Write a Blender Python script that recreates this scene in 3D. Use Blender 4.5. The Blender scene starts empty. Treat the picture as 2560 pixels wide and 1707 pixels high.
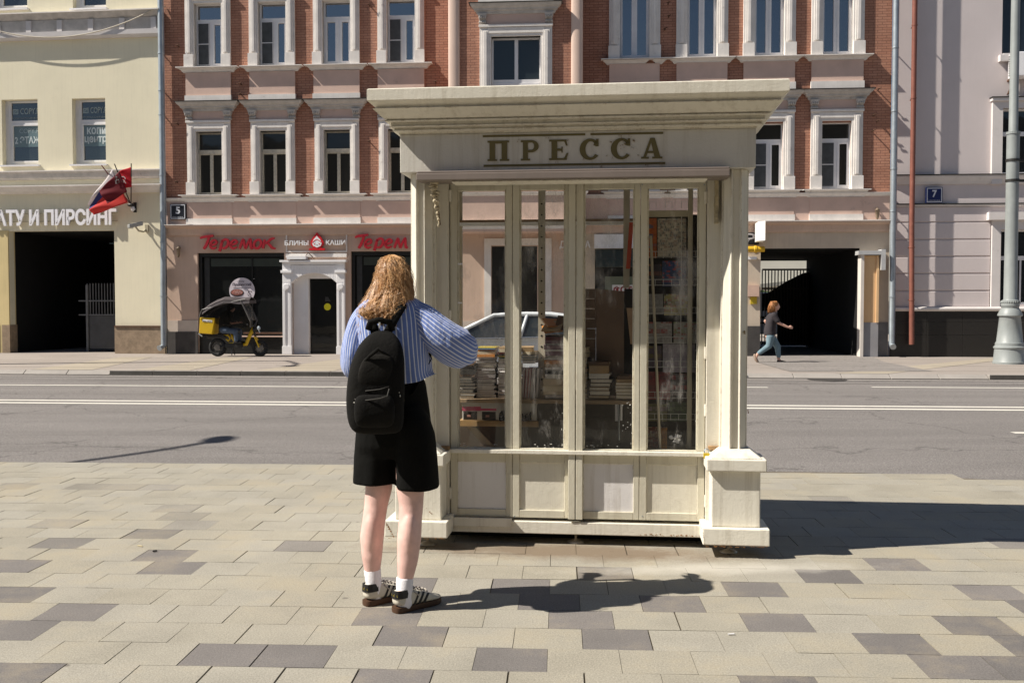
import bpy, bmesh, math, random
from mathutils import Vector, Matrix
random.seed(7)
R = math.radians
scene = bpy.context.scene
COL = scene.collection

# ------------------------------------------------------------------ camera
CAM_H, HORIZON, FPX = 1.44, 765.0, 2489.0
PITCH = math.atan((853.5 - HORIZON) / FPX)
cam_d = bpy.data.cameras.new('camera')
cam_d.sensor_width = 36.0
cam_d.lens = FPX / 2560.0 * 36.0
cam_d.clip_start, cam_d.clip_end = 0.05, 1500.0
cam = bpy.data.objects.new('camera', cam_d)
COL.objects.link(cam)
cam.location = (0, 0, CAM_H)
cam.rotation_euler = (math.pi / 2 - PITCH, 0, 0)
scene.camera = cam

# ------------------------------------------------------------------ light
SUN_EL, SUN_AZ = 46.0, 11.5          # elevation; angle of the light's path off the +x axis
world = bpy.data.worlds.new('World')
scene.world = world
world.use_nodes = True
wn = world.node_tree
sky = wn.nodes.new('ShaderNodeTexSky')
sky.sky_type = 'NISHITA'
sky.sun_disc = False
sky.sun_elevation = R(SUN_EL)
sky.sun_rotation = R(270.0 - SUN_AZ)
sky.altitude = 150.0
sky.air_density, sky.dust_density, sky.ozone_density = 0.9, 0.3, 1.0
wn.links.new(sky.outputs[0], wn.nodes['Background'].inputs[0])
wn.nodes['Background'].inputs[1].default_value = 0.05
sun_d = bpy.data.lights.new('sun', 'SUN')
sun_d.energy = 5.0
sun_d.angle = R(0.55)
sun_d.color = (1.0, 0.935, 0.835)
sun = bpy.data.objects.new('sun', sun_d)
COL.objects.link(sun)
_c = math.cos(R(SUN_EL))
SUN_DIR = Vector((math.cos(R(SUN_AZ)) * _c, math.sin(R(SUN_AZ)) * _c, -math.sin(R(SUN_EL))))
sun.rotation_euler = SUN_DIR.to_track_quat('-Z', 'Y').to_euler()
sun.location = (-20, 0, 30)
scene.view_settings.view_transform = 'Standard'
scene.view_settings.look = 'None'
scene.view_settings.exposure = 0.62
scene.view_settings.gamma = 1.0
scene.cycles.max_bounces = 8
scene.cycles.transparent_max_bounces = 16

# ------------------------------------------------------------------ frames: a pixel of the 2560 px photo to a point
CAM = Vector((0, 0, CAM_H))
def ray(px, py):
    x = (px - 1280.0) / FPX
    v = (853.5 - py) / FPX
    return Vector((x, math.cos(PITCH) + v * math.sin(PITCH), v * math.cos(PITCH) - math.sin(PITCH)))
def W(px, py, d):
    r = ray(px, py)
    return CAM + r * (d / r.y)
def G(px, py, z=0.0):
    r = ray(px, py)
    return CAM + r * ((z - CAM_H) / r.z)
class Frame:
    """upright plane turned by deg (right side nearer); u along it, v into it"""
    def __init__(s, x, y, deg):
        s.o = Vector((x, y, 0)); s.a = R(deg)
        s.U = Vector((math.cos(s.a), -math.sin(s.a), 0))
        s.N = Vector((math.sin(s.a), math.cos(s.a), 0))
    def uv(s, px, py, v=0.0):
        r = ray(px, py)
        t = (v - (CAM - s.o).dot(s.N)) / r.dot(s.N)
        p = CAM + r * t
        return (p - s.o).dot(s.U), p.z
    def u(s, px, py=765, v=0.0): return s.uv(px, py, v)[0]
    def z(s, px, py, v=0.0): return s.uv(px, py, v)[1]
    def world(s, u, v, z): return s.o + s.U * u + s.N * v + Vector((0, 0, z))
    def loc(s, p):
        q = p - s.o
        return Vector((q.dot(s.U), q.dot(s.N), p.z))
    def place(s, o, u=0, v=0, z=0):
        o.location = s.world(u, v, z); o.rotation_euler = (0, 0, -s.a)

# ------------------------------------------------------------------ objects
def tag(o, label=None, cat=None, group=None, kind=None):
    if label: o['label'] = label
    if cat: o['category'] = cat
    if group: o['group'] = group
    if kind: o['kind'] = kind
    return o
def thing(name, label, cat, loc=(0, 0, 0), rz=0.0, group=None):
    o = bpy.data.objects.new(name, None)
    COL.objects.link(o)
    o.empty_display_size = 0.2
    o.location = loc; o.rotation_euler = (0, 0, rz)
    return tag(o, label, cat, group)
def thing_in(fr, name, label, cat, u=0, v=0, z=0, group=None):
    o = thing(name, label, cat, group=group)
    fr.place(o, u, v, z)
    return o
class MB:
    def __init__(s):
        s.v = []; s.f = []; s.m = []; s.uv = {}
    def add(s, vs, fs, m=0):
        b = len(s.v); s.v += [tuple(p) for p in vs]
        for f in fs:
            s.f.append(tuple(i + b for i in f)); s.m.append(m)
        return s
    def quad(s, a, b, c, d, m=0): return s.add([a, b, c, d], [(0, 1, 2, 3)], m)
    def box(s, x0, x1, y0, y1, z0, z1, m=0):
        vs = [(x, y, z) for x in (x0, x1) for y in (y0, y1) for z in (z0, z1)]
        return s.add(vs, [(0, 1, 3, 2), (4, 6, 7, 5), (0, 4, 5, 1), (2, 3, 7, 6), (0, 2, 6, 4), (1, 5, 7, 3)], m)
    def hexa(s, b, t, m=0):
        """eight corners: four below, four above"""
        return s.add(list(b) + list(t), [(3, 2, 1, 0), (4, 5, 6, 7), (0, 1, 5, 4), (1, 2, 6, 5), (2, 3, 7, 6), (3, 0, 4, 7)], m)
    def prism(s, pts, axis, a, b, m=0):
        """polygon in the plane across axis, extruded from a to b"""
        def P(p, h):
            return {'x': (h, p[0], p[1]), 'y': (p[0], h, p[1]), 'z': (p[0], p[1], h)}[axis]
        n = len(pts)
        vs = [P(p, a) for p in pts] + [P(p, b) for p in pts]
        fs = [tuple(range(n)), tuple(range(2 * n - 1, n - 1, -1))]
        fs += [(i, (i + 1) % n, n + (i + 1) % n, n + i) for i in range(n)]
        return s.add(vs, fs, m)
    def loft(s, rings, m=0, cap=True, closed=True, uvs=False, uscale=1.0):
        n = len(rings[0]); b = len(s.v)
        for r in rings: s.v += [tuple(p) for p in r]
        e = n if closed else n - 1
        for i in range(len(rings) - 1):
            for j in range(e):
                k = (j + 1) % n
                s.f.append((b + i * n + j, b + i * n + k, b + (i + 1) * n + k, b + (i + 1) * n + j)); s.m.append(m)
                if uvs:
                    u0, u1 = j / n * uscale, (j + 1) / n * uscale
                    s.uv[len(s.f) - 1] = [(u0, i), (u1, i), (u1, i + 1), (u0, i + 1)]
        if cap and closed:
            s.f.append(tuple(b + j for j in range(n))[::-1]); s.m.append(m)
            q = b + (len(rings) - 1) * n
            s.f.append(tuple(q + j for j in range(n))); s.m.append(m)
        return s
    def tube(s, path, r, n=8, m=0, flat=1.0, uvs=False, uscale=1.0, up=None):
        """round tube along points; r one radius or one per point"""
        P = [Vector(p) for p in path]
        rr = r if isinstance(r, (list, tuple)) else [r] * len(P)
        rings = []
        prev = None
        for i, p in enumerate(P):
            t = (P[min(i + 1, len(P) - 1)] - P[max(i - 1, 0)])
            t = t.normalized() if t.length > 1e-9 else Vector((0, 0, 1))
            if prev is None:
                h = Vector(up) if up else (Vector((0, 1, 0)) if abs(t.y) < 0.9 else Vector((1, 0, 0)))
                a = (h - t * h.dot(t)).normalized()
            else:
                a = (prev - t * prev.dot(t)).normalized()
            prev = a
            c = t.cross(a)
            rings.append([p + a * (math.cos(2 * math.pi * k / n) * rr[i] * flat) + c * (math.sin(2 * math.pi * k / n) * rr[i]) for k in range(n)])
        return s.loft(rings, m, uvs=uvs, uscale=uscale)
    def caps(s, path, radii, n=14, m=0):
        """tube with rounded ends, for limbs"""
        P = [Vector(p) for p in path]
        a, b = (P[0] - P[1]).normalized(), (P[-1] - P[-2]).normalized()
        pts = [P[0] + a * radii[0] * 0.9, P[0] + a * radii[0] * 0.6] + P + [P[-1] + b * radii[-1] * 0.6, P[-1] + b * radii[-1] * 0.9]
        rr = [radii[0] * 0.4, radii[0] * 0.8] + list(radii) + [radii[-1] * 0.8, radii[-1] * 0.4]
        return s.tube(pts, rr, n, m)
    def ell(s, c, r, n=14, k=9, m=0, rot=None):
        rings = []
        for i in range(k + 1):
            th = math.pi * (0.02 + 0.96 * i / k)
            ring = []
            for j in range(n):
                ph = 2 * math.pi * j / n
                p = Vector((r[0] * math.sin(th) * math.cos(ph), r[1] * math.sin(th) * math.sin(ph), r[2] * math.cos(th)))
                if rot: p = rot @ p
                ring.append(Vector(c) + p)
            rings.append(ring)
        return s.loft(rings, m)
    def lathe(s, prof, n=24, cx=0, cy=0, m=0):
        rings = [[(cx + r * math.cos(2 * math.pi * j / n), cy + r * math.sin(2 * math.pi * j / n), z) for j in range(n)] for r, z in prof]
        return s.loft(rings, m)
    def disc(s, c, r, axis='y', n=24, th=0.01, m=0, ry=None):
        pts = [(r * math.cos(2 * math.pi * k / n), (ry or r) * math.sin(2 * math.pi * k / n)) for k in range(n)]
        if axis == 'y': return s.prism([(c[0] + a, c[2] + b) for a, b in pts], 'y', c[1], c[1] + th, m)
        if axis == 'x': return s.prism([(c[1] + a, c[2] + b) for a, b in pts], 'x', c[0], c[0] + th, m)
        return s.prism([(c[0] + a, c[1] + b) for a, b in pts], 'z', c[2], c[2] + th, m)
    def mesh(s, name, recalc=True):
        bm = bmesh.new()
        vs = [bm.verts.new(p) for p in s.v]
        lay = bm.loops.layers.uv.new('uv') if s.uv else None
        for i, f in enumerate(s.f):
            try:
                fc = bm.faces.new([vs[k] for k in f])
            except ValueError:
                continue
            fc.material_index = s.m[i]
            if lay and i in s.uv:
                for lp, q in zip(fc.loops, s.uv[i]): lp[lay].uv = q
        if recalc: bmesh.ops.recalc_face_normals(bm, faces=bm.faces)
        me = bpy.data.meshes.new(name)
        bm.to_mesh(me); bm.free()
        return me
    def build(s, name, mats, parent=None, smooth=False, bevel=0.0, recalc=True, seg=2):
        me = s.mesh(name, recalc)
        for mt in (mats if isinstance(mats, (list, tuple)) else [mats]): me.materials.append(mt)
        if smooth:
            me.polygons.foreach_set('use_smooth', [True] * len(me.polygons))
        o = bpy.data.objects.new(name, me)
        COL.objects.link(o)
        if parent: o.parent = parent
        if bevel:
            b = o.modifiers.new('bevel', 'BEVEL'); b.width = bevel; b.segments = seg; b.limit_method = 'ANGLE'; b.angle_limit = R(40)
            b.harden_normals = False
        return o
def smooth_angle(o, deg=40):
    me = o.data
    bm = bmesh.new(); bm.from_mesh(me)
    for e in bm.edges:
        e.smooth = not (len(e.link_faces) == 2 and e.calc_face_angle(0) > R(deg))
    for f in bm.faces: f.smooth = True
    bm.to_mesh(me); bm.free()
    return o
def remeshed(mb, name, mat, parent, voxel, smooth=6, factor=0.5):
    """one continuous skin from overlapping closed shells"""
    o = mb.build(name, mat, None, smooth=True)
    m = o.modifiers.new('r', 'REMESH'); m.mode = 'VOXEL'; m.voxel_size = voxel; m.use_smooth_shade = True
    q = o.modifiers.new('s', 'SMOOTH'); q.iterations = smooth; q.factor = factor
    dg = bpy.context.evaluated_depsgraph_get()
    me = bpy.data.meshes.new_from_object(o.evaluated_get(dg))
    old = o.data
    o.modifiers.clear(); o.data = me
    bpy.data.meshes.remove(old)
    me.polygons.foreach_set('use_smooth', [True] * len(me.polygons))
    o.name = name
    if parent: o.parent = parent
    return o

# ------------------------------------------------------------------ materials
def nodes(name):
    m = bpy.data.materials.new(name); m.use_nodes = True
    nt = m.node_tree
    return m, nt, nt.nodes['Principled BSDF']
def N(nt, kind, **kw):
    n = nt.nodes.new(kind)
    for k, v in kw.items():
        if hasattr(n, k): setattr(n, k, v)
        else: n.inputs[k.replace('_', ' ')].default_value = v
    return n
def ramp(nt, src, stops):
    r = nt.nodes.new('ShaderNodeValToRGB')
    e = r.color_ramp.elements
    while len(e) > len(stops): e.remove(e[-1])
    while len(e) < len(stops): e.new(0.5)
    for q, (p, c) in zip(e, stops):
        q.position = p
        q.color = (c[0], c[1], c[2], 1) if isinstance(c, (tuple, list)) else (c, c, c, 1)
    nt.links.new(src, r.inputs[0])
    return r.outputs[0]
def mixc(nt, fac, a, b, blend='MIX'):
    n = nt.nodes.new('ShaderNodeMix'); n.data_type = 'RGBA'; n.blend_type = blend
    L = nt.links
    for v, k in ((fac, 0), (a, 6), (b, 7)):
        if hasattr(v, 'is_linked'): L.new(v, n.inputs[k])
        elif k == 0: n.inputs[0].default_value = v
        else: n.inputs[k].default_value = (v[0], v[1], v[2], 1)
    return n.outputs[2]
def coords(nt, scale=(1, 1, 1), kind='Object'):
    t = nt.nodes.new('ShaderNodeTexCoord')
    mp = nt.nodes.new('ShaderNodeMapping'); mp.inputs['Scale'].default_value = scale
    nt.links.new(t.outputs[kind], mp.inputs[0])
    return mp.outputs[0]
def noise(nt, co, scale, detail=5, rough=0.6):
    n = nt.nodes.new('ShaderNodeTexNoise')
    n.inputs['Scale'].default_value = scale; n.inputs['Detail'].default_value = detail; n.inputs['Roughness'].default_value = rough
    nt.links.new(co, n.inputs[0])
    return n.outputs[0]
def bump(nt, h, strength, dist=0.01, prev=None):
    b = nt.nodes.new('ShaderNodeBump'); b.inputs['Strength'].default_value = strength; b.inputs['Distance'].default_value = dist
    nt.links.new(h, b.inputs['Height'])
    if prev: nt.links.new(prev, b.inputs['Normal'])
    return b.outputs[0]
def mk(name, col, rough=0.6, var=0.12, vs=2.5, bmp=0.0, bs=60, metal=0.0, spec=0.4, streak=0.0, dirt=None, dirt_amt=0.0, ds=3.0, fine=0.0):
    """painted / plain surface with uneven tone, optional rain streaks, worn patches and grain"""
    m, nt, p = nodes(name)
    co = coords(nt)
    dark = tuple(c * (1 - var) for c in col); light = tuple(min(1, c * (1 + var)) for c in col)
    c = ramp(nt, noise(nt, co, vs), [(0.3, dark), (0.7, light)])
    if fine:
        c = mixc(nt, fine, c, ramp(nt, noise(nt, co, 90, 3), [(0.3, tuple(x * 0.5 for x in col)), (0.7, tuple(min(1, x * 1.4) for x in col))]))
    if streak:
        s = noise(nt, coords(nt, (9, 9, 0.5)), 1.6, 6, 0.65)
        f = ramp(nt, s, [(0.5, 0.0), (0.75, streak)])
        c = mixc(nt, f, c, tuple(x * 0.5 for x in col))
    if dirt:
        f = ramp(nt, noise(nt, co, ds, 8, 0.7), [(0.62 - 0.0, 0.0), (0.72, dirt_amt)])
        c = mixc(nt, f, c, dirt)
    nt.links.new(c, p.inputs['Base Color'])
    p.inputs['Roughness'].default_value = rough
    p.inputs['Metallic'].default_value = metal
    p.inputs['Specular IOR Level'].default_value = spec
    if bmp: nt.links.new(bump(nt, noise(nt, co, bs, 6, 0.65), bmp), p.inputs['Normal'])
    return m
MATS = {}
def flat(col, rough=0.6, key=None, metal=0.0, spec=0.4):
    k = key or ('paint_%02d_%02d_%02d_%d' % (col[0] * 99, col[1] * 99, col[2] * 99, rough * 10))
    if k not in MATS: MATS[k] = mk(k, col, rough, 0.08, 8, metal=metal, spec=spec)
    return MATS[k]
def brick_mat(name, c1, c2, mortar):
    m, nt, p = nodes(name)
    t = nt.nodes.new('ShaderNodeTexCoord')
    sp = nt.nodes.new('ShaderNodeSeparateXYZ'); cb = nt.nodes.new('ShaderNodeCombineXYZ')
    nt.links.new(t.outputs['Object'], sp.inputs[0])
    ad = N(nt, 'ShaderNodeMath', operation='ADD')
    nt.links.new(sp.outputs[0], ad.inputs[0]); nt.links.new(sp.outputs[1], ad.inputs[1])
    nt.links.new(ad.outputs[0], cb.inputs[0]); nt.links.new(sp.outputs[2], cb.inputs[1])
    wob = N(nt, 'ShaderNodeVectorMath', operation='ADD')
    nz = nt.nodes.new('ShaderNodeTexNoise'); nz.inputs['Scale'].default_value = 6
    nt.links.new(cb.outputs[0], nz.inputs[0])
    sc = N(nt, 'ShaderNodeVectorMath', operation='SCALE'); sc.inputs['Scale'].default_value = 0.012
    nt.links.new(nz.outputs['Color'], sc.inputs[0])
    nt.links.new(cb.outputs[0], wob.inputs[0]); nt.links.new(sc.outputs[0], wob.inputs[1])
    b = nt.nodes.new('ShaderNodeTexBrick')
    b.inputs['Scale'].default_value = 1.0; b.inputs['Brick Width'].default_value = 0.25; b.inputs['Row Height'].default_value = 0.075
    b.inputs['Mortar Size'].default_value = 0.007; b.inputs['Mortar Smooth'].default_value = 0.25
    b.inputs['Color1'].default_value = (*c1, 1); b.inputs['Color2'].default_value = (*c2, 1); b.inputs['Mortar'].default_value = (*mortar, 1)
    nt.links.new(wob.outputs[0], b.inputs[0])
    big = ramp(nt, noise(nt, t.outputs['Object'], 0.9, 6), [(0.3, 0.78), (0.7, 1.12)])
    c = mixc(nt, 1.0, b.outputs[0], big, 'MULTIPLY')
    c = mixc(nt, 0.35, c, ramp(nt, noise(nt, t.outputs['Object'], 28, 4), [(0.3, 0.6), (0.7, 1.3)]), 'MULTIPLY')
    nt.links.new(c, p.inputs['Base Color'])
    p.inputs['Roughness'].default_value = 0.85
    inv = N(nt, 'ShaderNodeMath', operation='SUBTRACT'); inv.inputs[0].default_value = 1.0
    nt.links.new(b.outputs[1], inv.inputs[1])
    n1 = bump(nt, inv.outputs[0], 0.5, 0.02)
    nt.links.new(bump(nt, noise(nt, t.outputs['Object'], 40, 5), 0.3, 0.008, n1), p.inputs['Normal'])
    return m
def glass_dark(name, col=(0.012, 0.014, 0.016), ior=1.9, rough=0.02):
    m, nt, p = nodes(name)
    p.inputs['Base Color'].default_value = (*col, 1)
    p.inputs['Roughness'].default_value = rough
    p.inputs['IOR'].default_value = ior
    co = coords(nt)
    nt.links.new(bump(nt, noise(nt, co, 1.6, 2), 0.04, 0.05), p.inputs['Normal'])
    return m
def glass_clear(name, haze=0.05, smear=0.35):
    """window glass one sees through, with dust and wiped smears that catch light"""
    m = bpy.data.materials.new(name); m.use_nodes = True
    nt = m.node_tree; nt.nodes.clear()
    out = nt.nodes.new('ShaderNodeOutputMaterial')
    tr = nt.nodes.new('ShaderNodeBsdfTransparent'); tr.inputs[0].default_value = (0.965, 0.97, 0.96, 1)
    gl = nt.nodes.new('ShaderNodeBsdfGlossy'); gl.inputs['Roughness'].default_value = 0.02
    fr = nt.nodes.new('ShaderNodeFresnel'); fr.inputs[0].default_value = 1.5
    m1 = nt.nodes.new('ShaderNodeMixShader')
    nt.links.new(fr.outputs[0], m1.inputs[0]); nt.links.new(tr.outputs[0], m1.inputs[1]); nt.links.new(gl.outputs[0], m1.inputs[2])
    df = nt.nodes.new('ShaderNodeBsdfDiffuse'); df.inputs[0].default_value = (0.55, 0.53, 0.5, 1)
    co = coords(nt)
    s = noise(nt, coords(nt, (2.6, 2.6, 1.1)), 2.2, 9, 0.72)
    f1 = ramp(nt, s, [(0.51, haze), (0.69, smear)])
    sp = nt.nodes.new('ShaderNodeTexVoronoi'); sp.inputs['Scale'].default_value = 55
    nt.links.new(co, sp.inputs[0])
    f2 = ramp(nt, sp.outputs[0], [(0.05, 0.5), (0.11, 0.0)])
    g = ramp(nt, noise(nt, co, 5, 4), [(0.56, 0.0), (0.66, 1.0)])
    mu = N(nt, 'ShaderNodeMath', operation='MULTIPLY'); nt.links.new(f2, mu.inputs[0]); nt.links.new(g, mu.inputs[1])
    mx = N(nt, 'ShaderNodeMath', operation='MAXIMUM'); nt.links.new(f1, mx.inputs[0]); nt.links.new(mu.outputs[0], mx.inputs[1])
    m2 = nt.nodes.new('ShaderNodeMixShader')
    nt.links.new(mx.outputs[0], m2.inputs[0]); nt.links.new(m1.outputs[0], m2.inputs[1]); nt.links.new(df.outputs[0], m2.inputs[2])
    nt.links.new(m2.outputs[0], out.inputs[0])
    return m

# ------------------------------------------------------------------ lettering
def text_mb(s, u0, u1, z0, z1, v, depth=0.03, m=0, shear=0.0, bold=0.0, mb=None, font=None):
    """raised letters fitted into a box on an upright plane, facing -v"""
    c = bpy.data.curves.new('t', 'FONT')
    c.body = s; c.size = 1.0; c.shear = shear; c.offset = bold; c.resolution_u = 3
    o = bpy.data.objects.new('t', c); COL.objects.link(o)
    dg = bpy.context.evaluated_depsgraph_get()
    me = bpy.data.meshes.new_from_object(o.evaluated_get(dg))
    bpy.data.objects.remove(o); bpy.data.curves.remove(c)
    xs = [p.co.x for p in me.vertices]; ys = [p.co.y for p in me.vertices]
    ax, bx, ay, by = min(xs), max(xs), min(ys), max(ys)
    sx, sy = (u1 - u0) / (bx - ax), (z1 - z0) / (by - ay)
    mb = mb or MB()
    P = [(u0 + (p.co.x - ax) * sx, z0 + (p.co.y - ay) * sy) for p in me.vertices]
    n = len(P)
    fr = [tuple(q.vertices) for q in me.polygons]
    cnt = {}
    for f in fr:
        for i in range(len(f)):
            e = (f[i], f[(i + 1) % len(f)])
            cnt[tuple(sorted(e))] = cnt.get(tuple(sorted(e)), []) + [e]
    fs = list(fr)
    if depth > 0:
        fs += [tuple(n + i for i in f)[::-1] for f in fr]
        fs += [(e[0][1], e[0][0], n + e[0][0], n + e[0][1]) for e in cnt.values() if len(e) == 1]
        vs = [(a, v - depth, b) for a, b in P] + [(a, v, b) for a, b in P]
    else:
        vs = [(a, v, b) for a, b in P]
    bpy.data.meshes.remove(me)
    mb.add(vs, fs, m)
    return mb
def strokes(mb, pts, w, v, depth, m=0):
    """one brush stroke: pts (u, z, width factor) swept as a flat raised ribbon"""
    L, Rr = [], []
    for i, p in enumerate(pts):
        a = pts[max(i - 1, 0)]; b = pts[min(i + 1, len(pts) - 1)]
        t = Vector((b[0] - a[0], b[1] - a[1])); t = t.normalized() if t.length > 0 else Vector((1, 0))
        k = w * (p[2] if len(p) > 2 else 1.0) / 2
        L.append((p[0] - t.y * k, p[1] + t.x * k)); Rr.append((p[0] + t.y * k, p[1] - t.x * k))
    for i in range(len(pts) - 1):
        q = [L[i], L[i + 1], Rr[i + 1], Rr[i]]
        mb.prism(q, 'y', v - depth, v, m)
    return mb
# ------------------------------------------------------------------ shared materials
BRICK = brick_mat('painted_brick', (0.46, 0.228, 0.15), (0.39, 0.18, 0.115), (0.20, 0.09, 0.06))
PINK = mk('pink_stucco', (0.61, 0.44, 0.365), 0.85, 0.10, 1.6, 0.25, 45, dirt=(0.30, 0.22, 0.18), dirt_amt=0.5, ds=2.2)
TRIM = mk('white_trim_plaster', (0.72, 0.68, 0.64), 0.8, 0.10, 3.0, 0.2, 40, dirt=(0.34, 0.29, 0.25), dirt_amt=0.55, ds=3.5, streak=0.18)
TRIMG = mk('grey_weathered_plaster', (0.47, 0.44, 0.41), 0.85, 0.16, 5.0, 0.35, 40, dirt=(0.2, 0.16, 0.12), dirt_amt=0.6, ds=4.0)
PEACH = mk('ground_floor_stucco', (0.56, 0.41, 0.32), 0.85, 0.10, 0.9, 0.2, 50, streak=0.25)
BEIGE = mk('beige_stucco', (0.55, 0.46, 0.36), 0.85, 0.12, 1.0, 0.2, 50, streak=0.2)
YELLOW = mk('yellow_stucco', (0.76, 0.70, 0.525), 0.88, 0.05, 0.8, 0.35, 30, streak=0.12, dirt=(0.5, 0.43, 0.28), dirt_amt=0.35, ds=1.1)
OCHRE = mk('ochre_stucco', (0.62, 0.50, 0.26), 0.88, 0.08, 1.0, 0.3, 30, streak=0.2)
LILAC = mk('lilac_stucco', (0.60, 0.535, 0.525), 0.85, 0.04, 0.8, 0.25, 40, streak=0.06)
GRANITE = mk('dark_granite', (0.022, 0.020, 0.018), 0.35, 0.3, 20, fine=0.5)
BROWNSTONE = mk('brown_stone_plinth', (0.27, 0.20, 0.135), 0.8, 0.3, 7, 0.3, 60, fine=0.25)
PLASTIC = mk('white_window_plastic', (0.72, 0.71, 0.72), 0.4, 0.05, 4)
OLDWOOD = mk('old_flaking_paint', (0.50, 0.46, 0.38), 0.75, 0.2, 12, 0.4, 60, dirt=(0.12, 0.09, 0.06), dirt_amt=0.9, ds=14)
PANE = glass_dark('window_pane', (0.012, 0.016, 0.022), ior=3.0)
PANE_DULL = glass_dark('old_window_pane', (0.022, 0.022, 0.02), 1.5, 0.05)
SHOPGLASS = glass_dark('shop_glass', (0.012, 0.013, 0.013), 1.4, 0.03)
NET = mk('mosquito_net', (0.07, 0.075, 0.08), 0.9, 0.2, 6)
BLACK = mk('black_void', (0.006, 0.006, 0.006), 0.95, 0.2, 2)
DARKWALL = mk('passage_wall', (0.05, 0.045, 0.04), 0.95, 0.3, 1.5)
ZINC = mk('zinc_pipe', (0.36, 0.40, 0.43), 0.45, 0.15, 4, metal=0.55, streak=0.3)
REDPIPE = mk('brown_red_pipe', (0.21, 0.075, 0.052), 0.55, 0.15, 5, dirt=(0.35, 0.2, 0.16), dirt_amt=0.5, ds=5)
GREYPAINT = mk('grey_post_paint', (0.255, 0.275, 0.27), 0.45, 0.10, 3, 0.15, 35, streak=0.2)
DARKMETAL = mk('dark_metal', (0.035, 0.033, 0.03), 0.5, 0.2, 10, metal=0.3)
WHITE = mk('white_paint', (0.80, 0.79, 0.80), 0.6, 0.04, 3)
PORTALWHITE = mk('white_portal_paint', (0.80, 0.785, 0.785), 0.7, 0.05, 2, 0.2, 40)
REDSIGN = mk('red_sign_acrylic', (0.30, 0.012, 0.022), 0.35, 0.1, 6)
NAVY = mk('navy_enamel', (0.012, 0.022, 0.10), 0.35, 0.1, 6)
BLACKENAMEL = mk('black_enamel', (0.012, 0.013, 0.02), 0.35, 0.1, 6)
RUST = mk('rusty_iron', (0.10, 0.05, 0.03), 0.9, 0.3, 10)
# road surfaces
def asphalt(name, base):
    m, nt, p = nodes(name)
    co = coords(nt)
    big = ramp(nt, noise(nt, coords(nt, (0.25, 1.6, 1)), 0.9, 5), [(0.3, 0.86), (0.7, 1.1)])
    c = ramp(nt, noise(nt, co, 62, 4, 0.85), [(0.34, tuple(x * 0.4 for x in base)), (0.5, base), (0.72, tuple(x * 1.9 for x in base))])
    c = mixc(nt, 1.0, c, big, 'MULTIPLY')
    tr = ramp(nt, noise(nt, coords(nt, (0.06, 3.5, 1)), 1.3, 7, 0.7), [(0.60, 0.0), (0.72, 0.55)])
    c = mixc(nt, tr, c, tuple(x * 0.5 for x in base))
    vo = nt.nodes.new('ShaderNodeTexVoronoi'); vo.feature = 'DISTANCE_TO_EDGE'; vo.inputs['Scale'].default_value = 0.33
    wv_ = N(nt, 'ShaderNodeVectorMath', operation='ADD'); nq = nt.nodes.new('ShaderNodeTexNoise'); nq.inputs['Scale'].default_value = 1.7; nq.inputs['Detail'].default_value = 6
    nt.links.new(co, nq.inputs[0]); nt.links.new(co, wv_.inputs[0]); nt.links.new(nq.outputs['Color'], wv_.inputs[1]); nt.links.new(wv_.outputs[0], vo.inputs[0])
    c = mixc(nt, ramp(nt, vo.outputs['Distance'], [(0.003, 0.55), (0.007, 0.0)]), c, tuple(x * 0.35 for x in base))
    c = mixc(nt, ramp(nt, noise(nt, co, 0.8, 5, 0.7), [(0.62, 0.0), (0.74, 0.35)]), c, tuple(x * 0.55 for x in base))
    nt.links.new(c, p.inputs['Base Color'])
    p.inputs['Roughness'].default_value = 0.9
    p.inputs['Specular IOR Level'].default_value = 0.25
    nt.links.new(bump(nt, noise(nt, co, 160, 3), 0.7, 0.01), p.inputs['Normal'])
    return m
ASPHALT = asphalt('asphalt', (0.195, 0.180, 0.170))
ASPHALT_PATCH = asphalt('asphalt_strip', (0.235, 0.215, 0.20))
PAVE_FAR = mk('far_pavement_stone', (0.30, 0.262, 0.232), 0.85, 0.10, 0.6, 0.3, 60, fine=0.2)
PAVE_FARY = mk('far_pavement_sand', (0.345, 0.30, 0.235), 0.85, 0.1, 0.6, 0.3, 60, fine=0.2)
KERB = mk('granite_kerb', (0.30, 0.275, 0.25), 0.85, 0.15, 2, 0.3, 50, fine=0.3)
KERBFACE = mk('shaded_kerb_face', (0.085, 0.078, 0.07), 0.9, 0.3, 4, 0.3, 50, fine=0.3)  # kerb front coloured darker to carry its shade
LINE = mk('road_paint', (0.66, 0.63, 0.56), 0.8, 0.12, 2, dirt=(0.2, 0.19, 0.18), dirt_amt=0.9, ds=3.5, fine=0.35)
EARTH = mk('dry_ground', (0.2, 0.18, 0.15), 0.95, 0.2, 0.3)
JOINT = mk('joint_sand', (0.12, 0.10, 0.072), 0.95, 0.5, 1.3)
def N2(nt, v):
    h = N(nt, 'ShaderNodeMath', operation='MULTIPLY'); nt.links.new(v, h.inputs[0]); h.inputs[1].default_value = 0.5
    return h.outputs[0]
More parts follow.
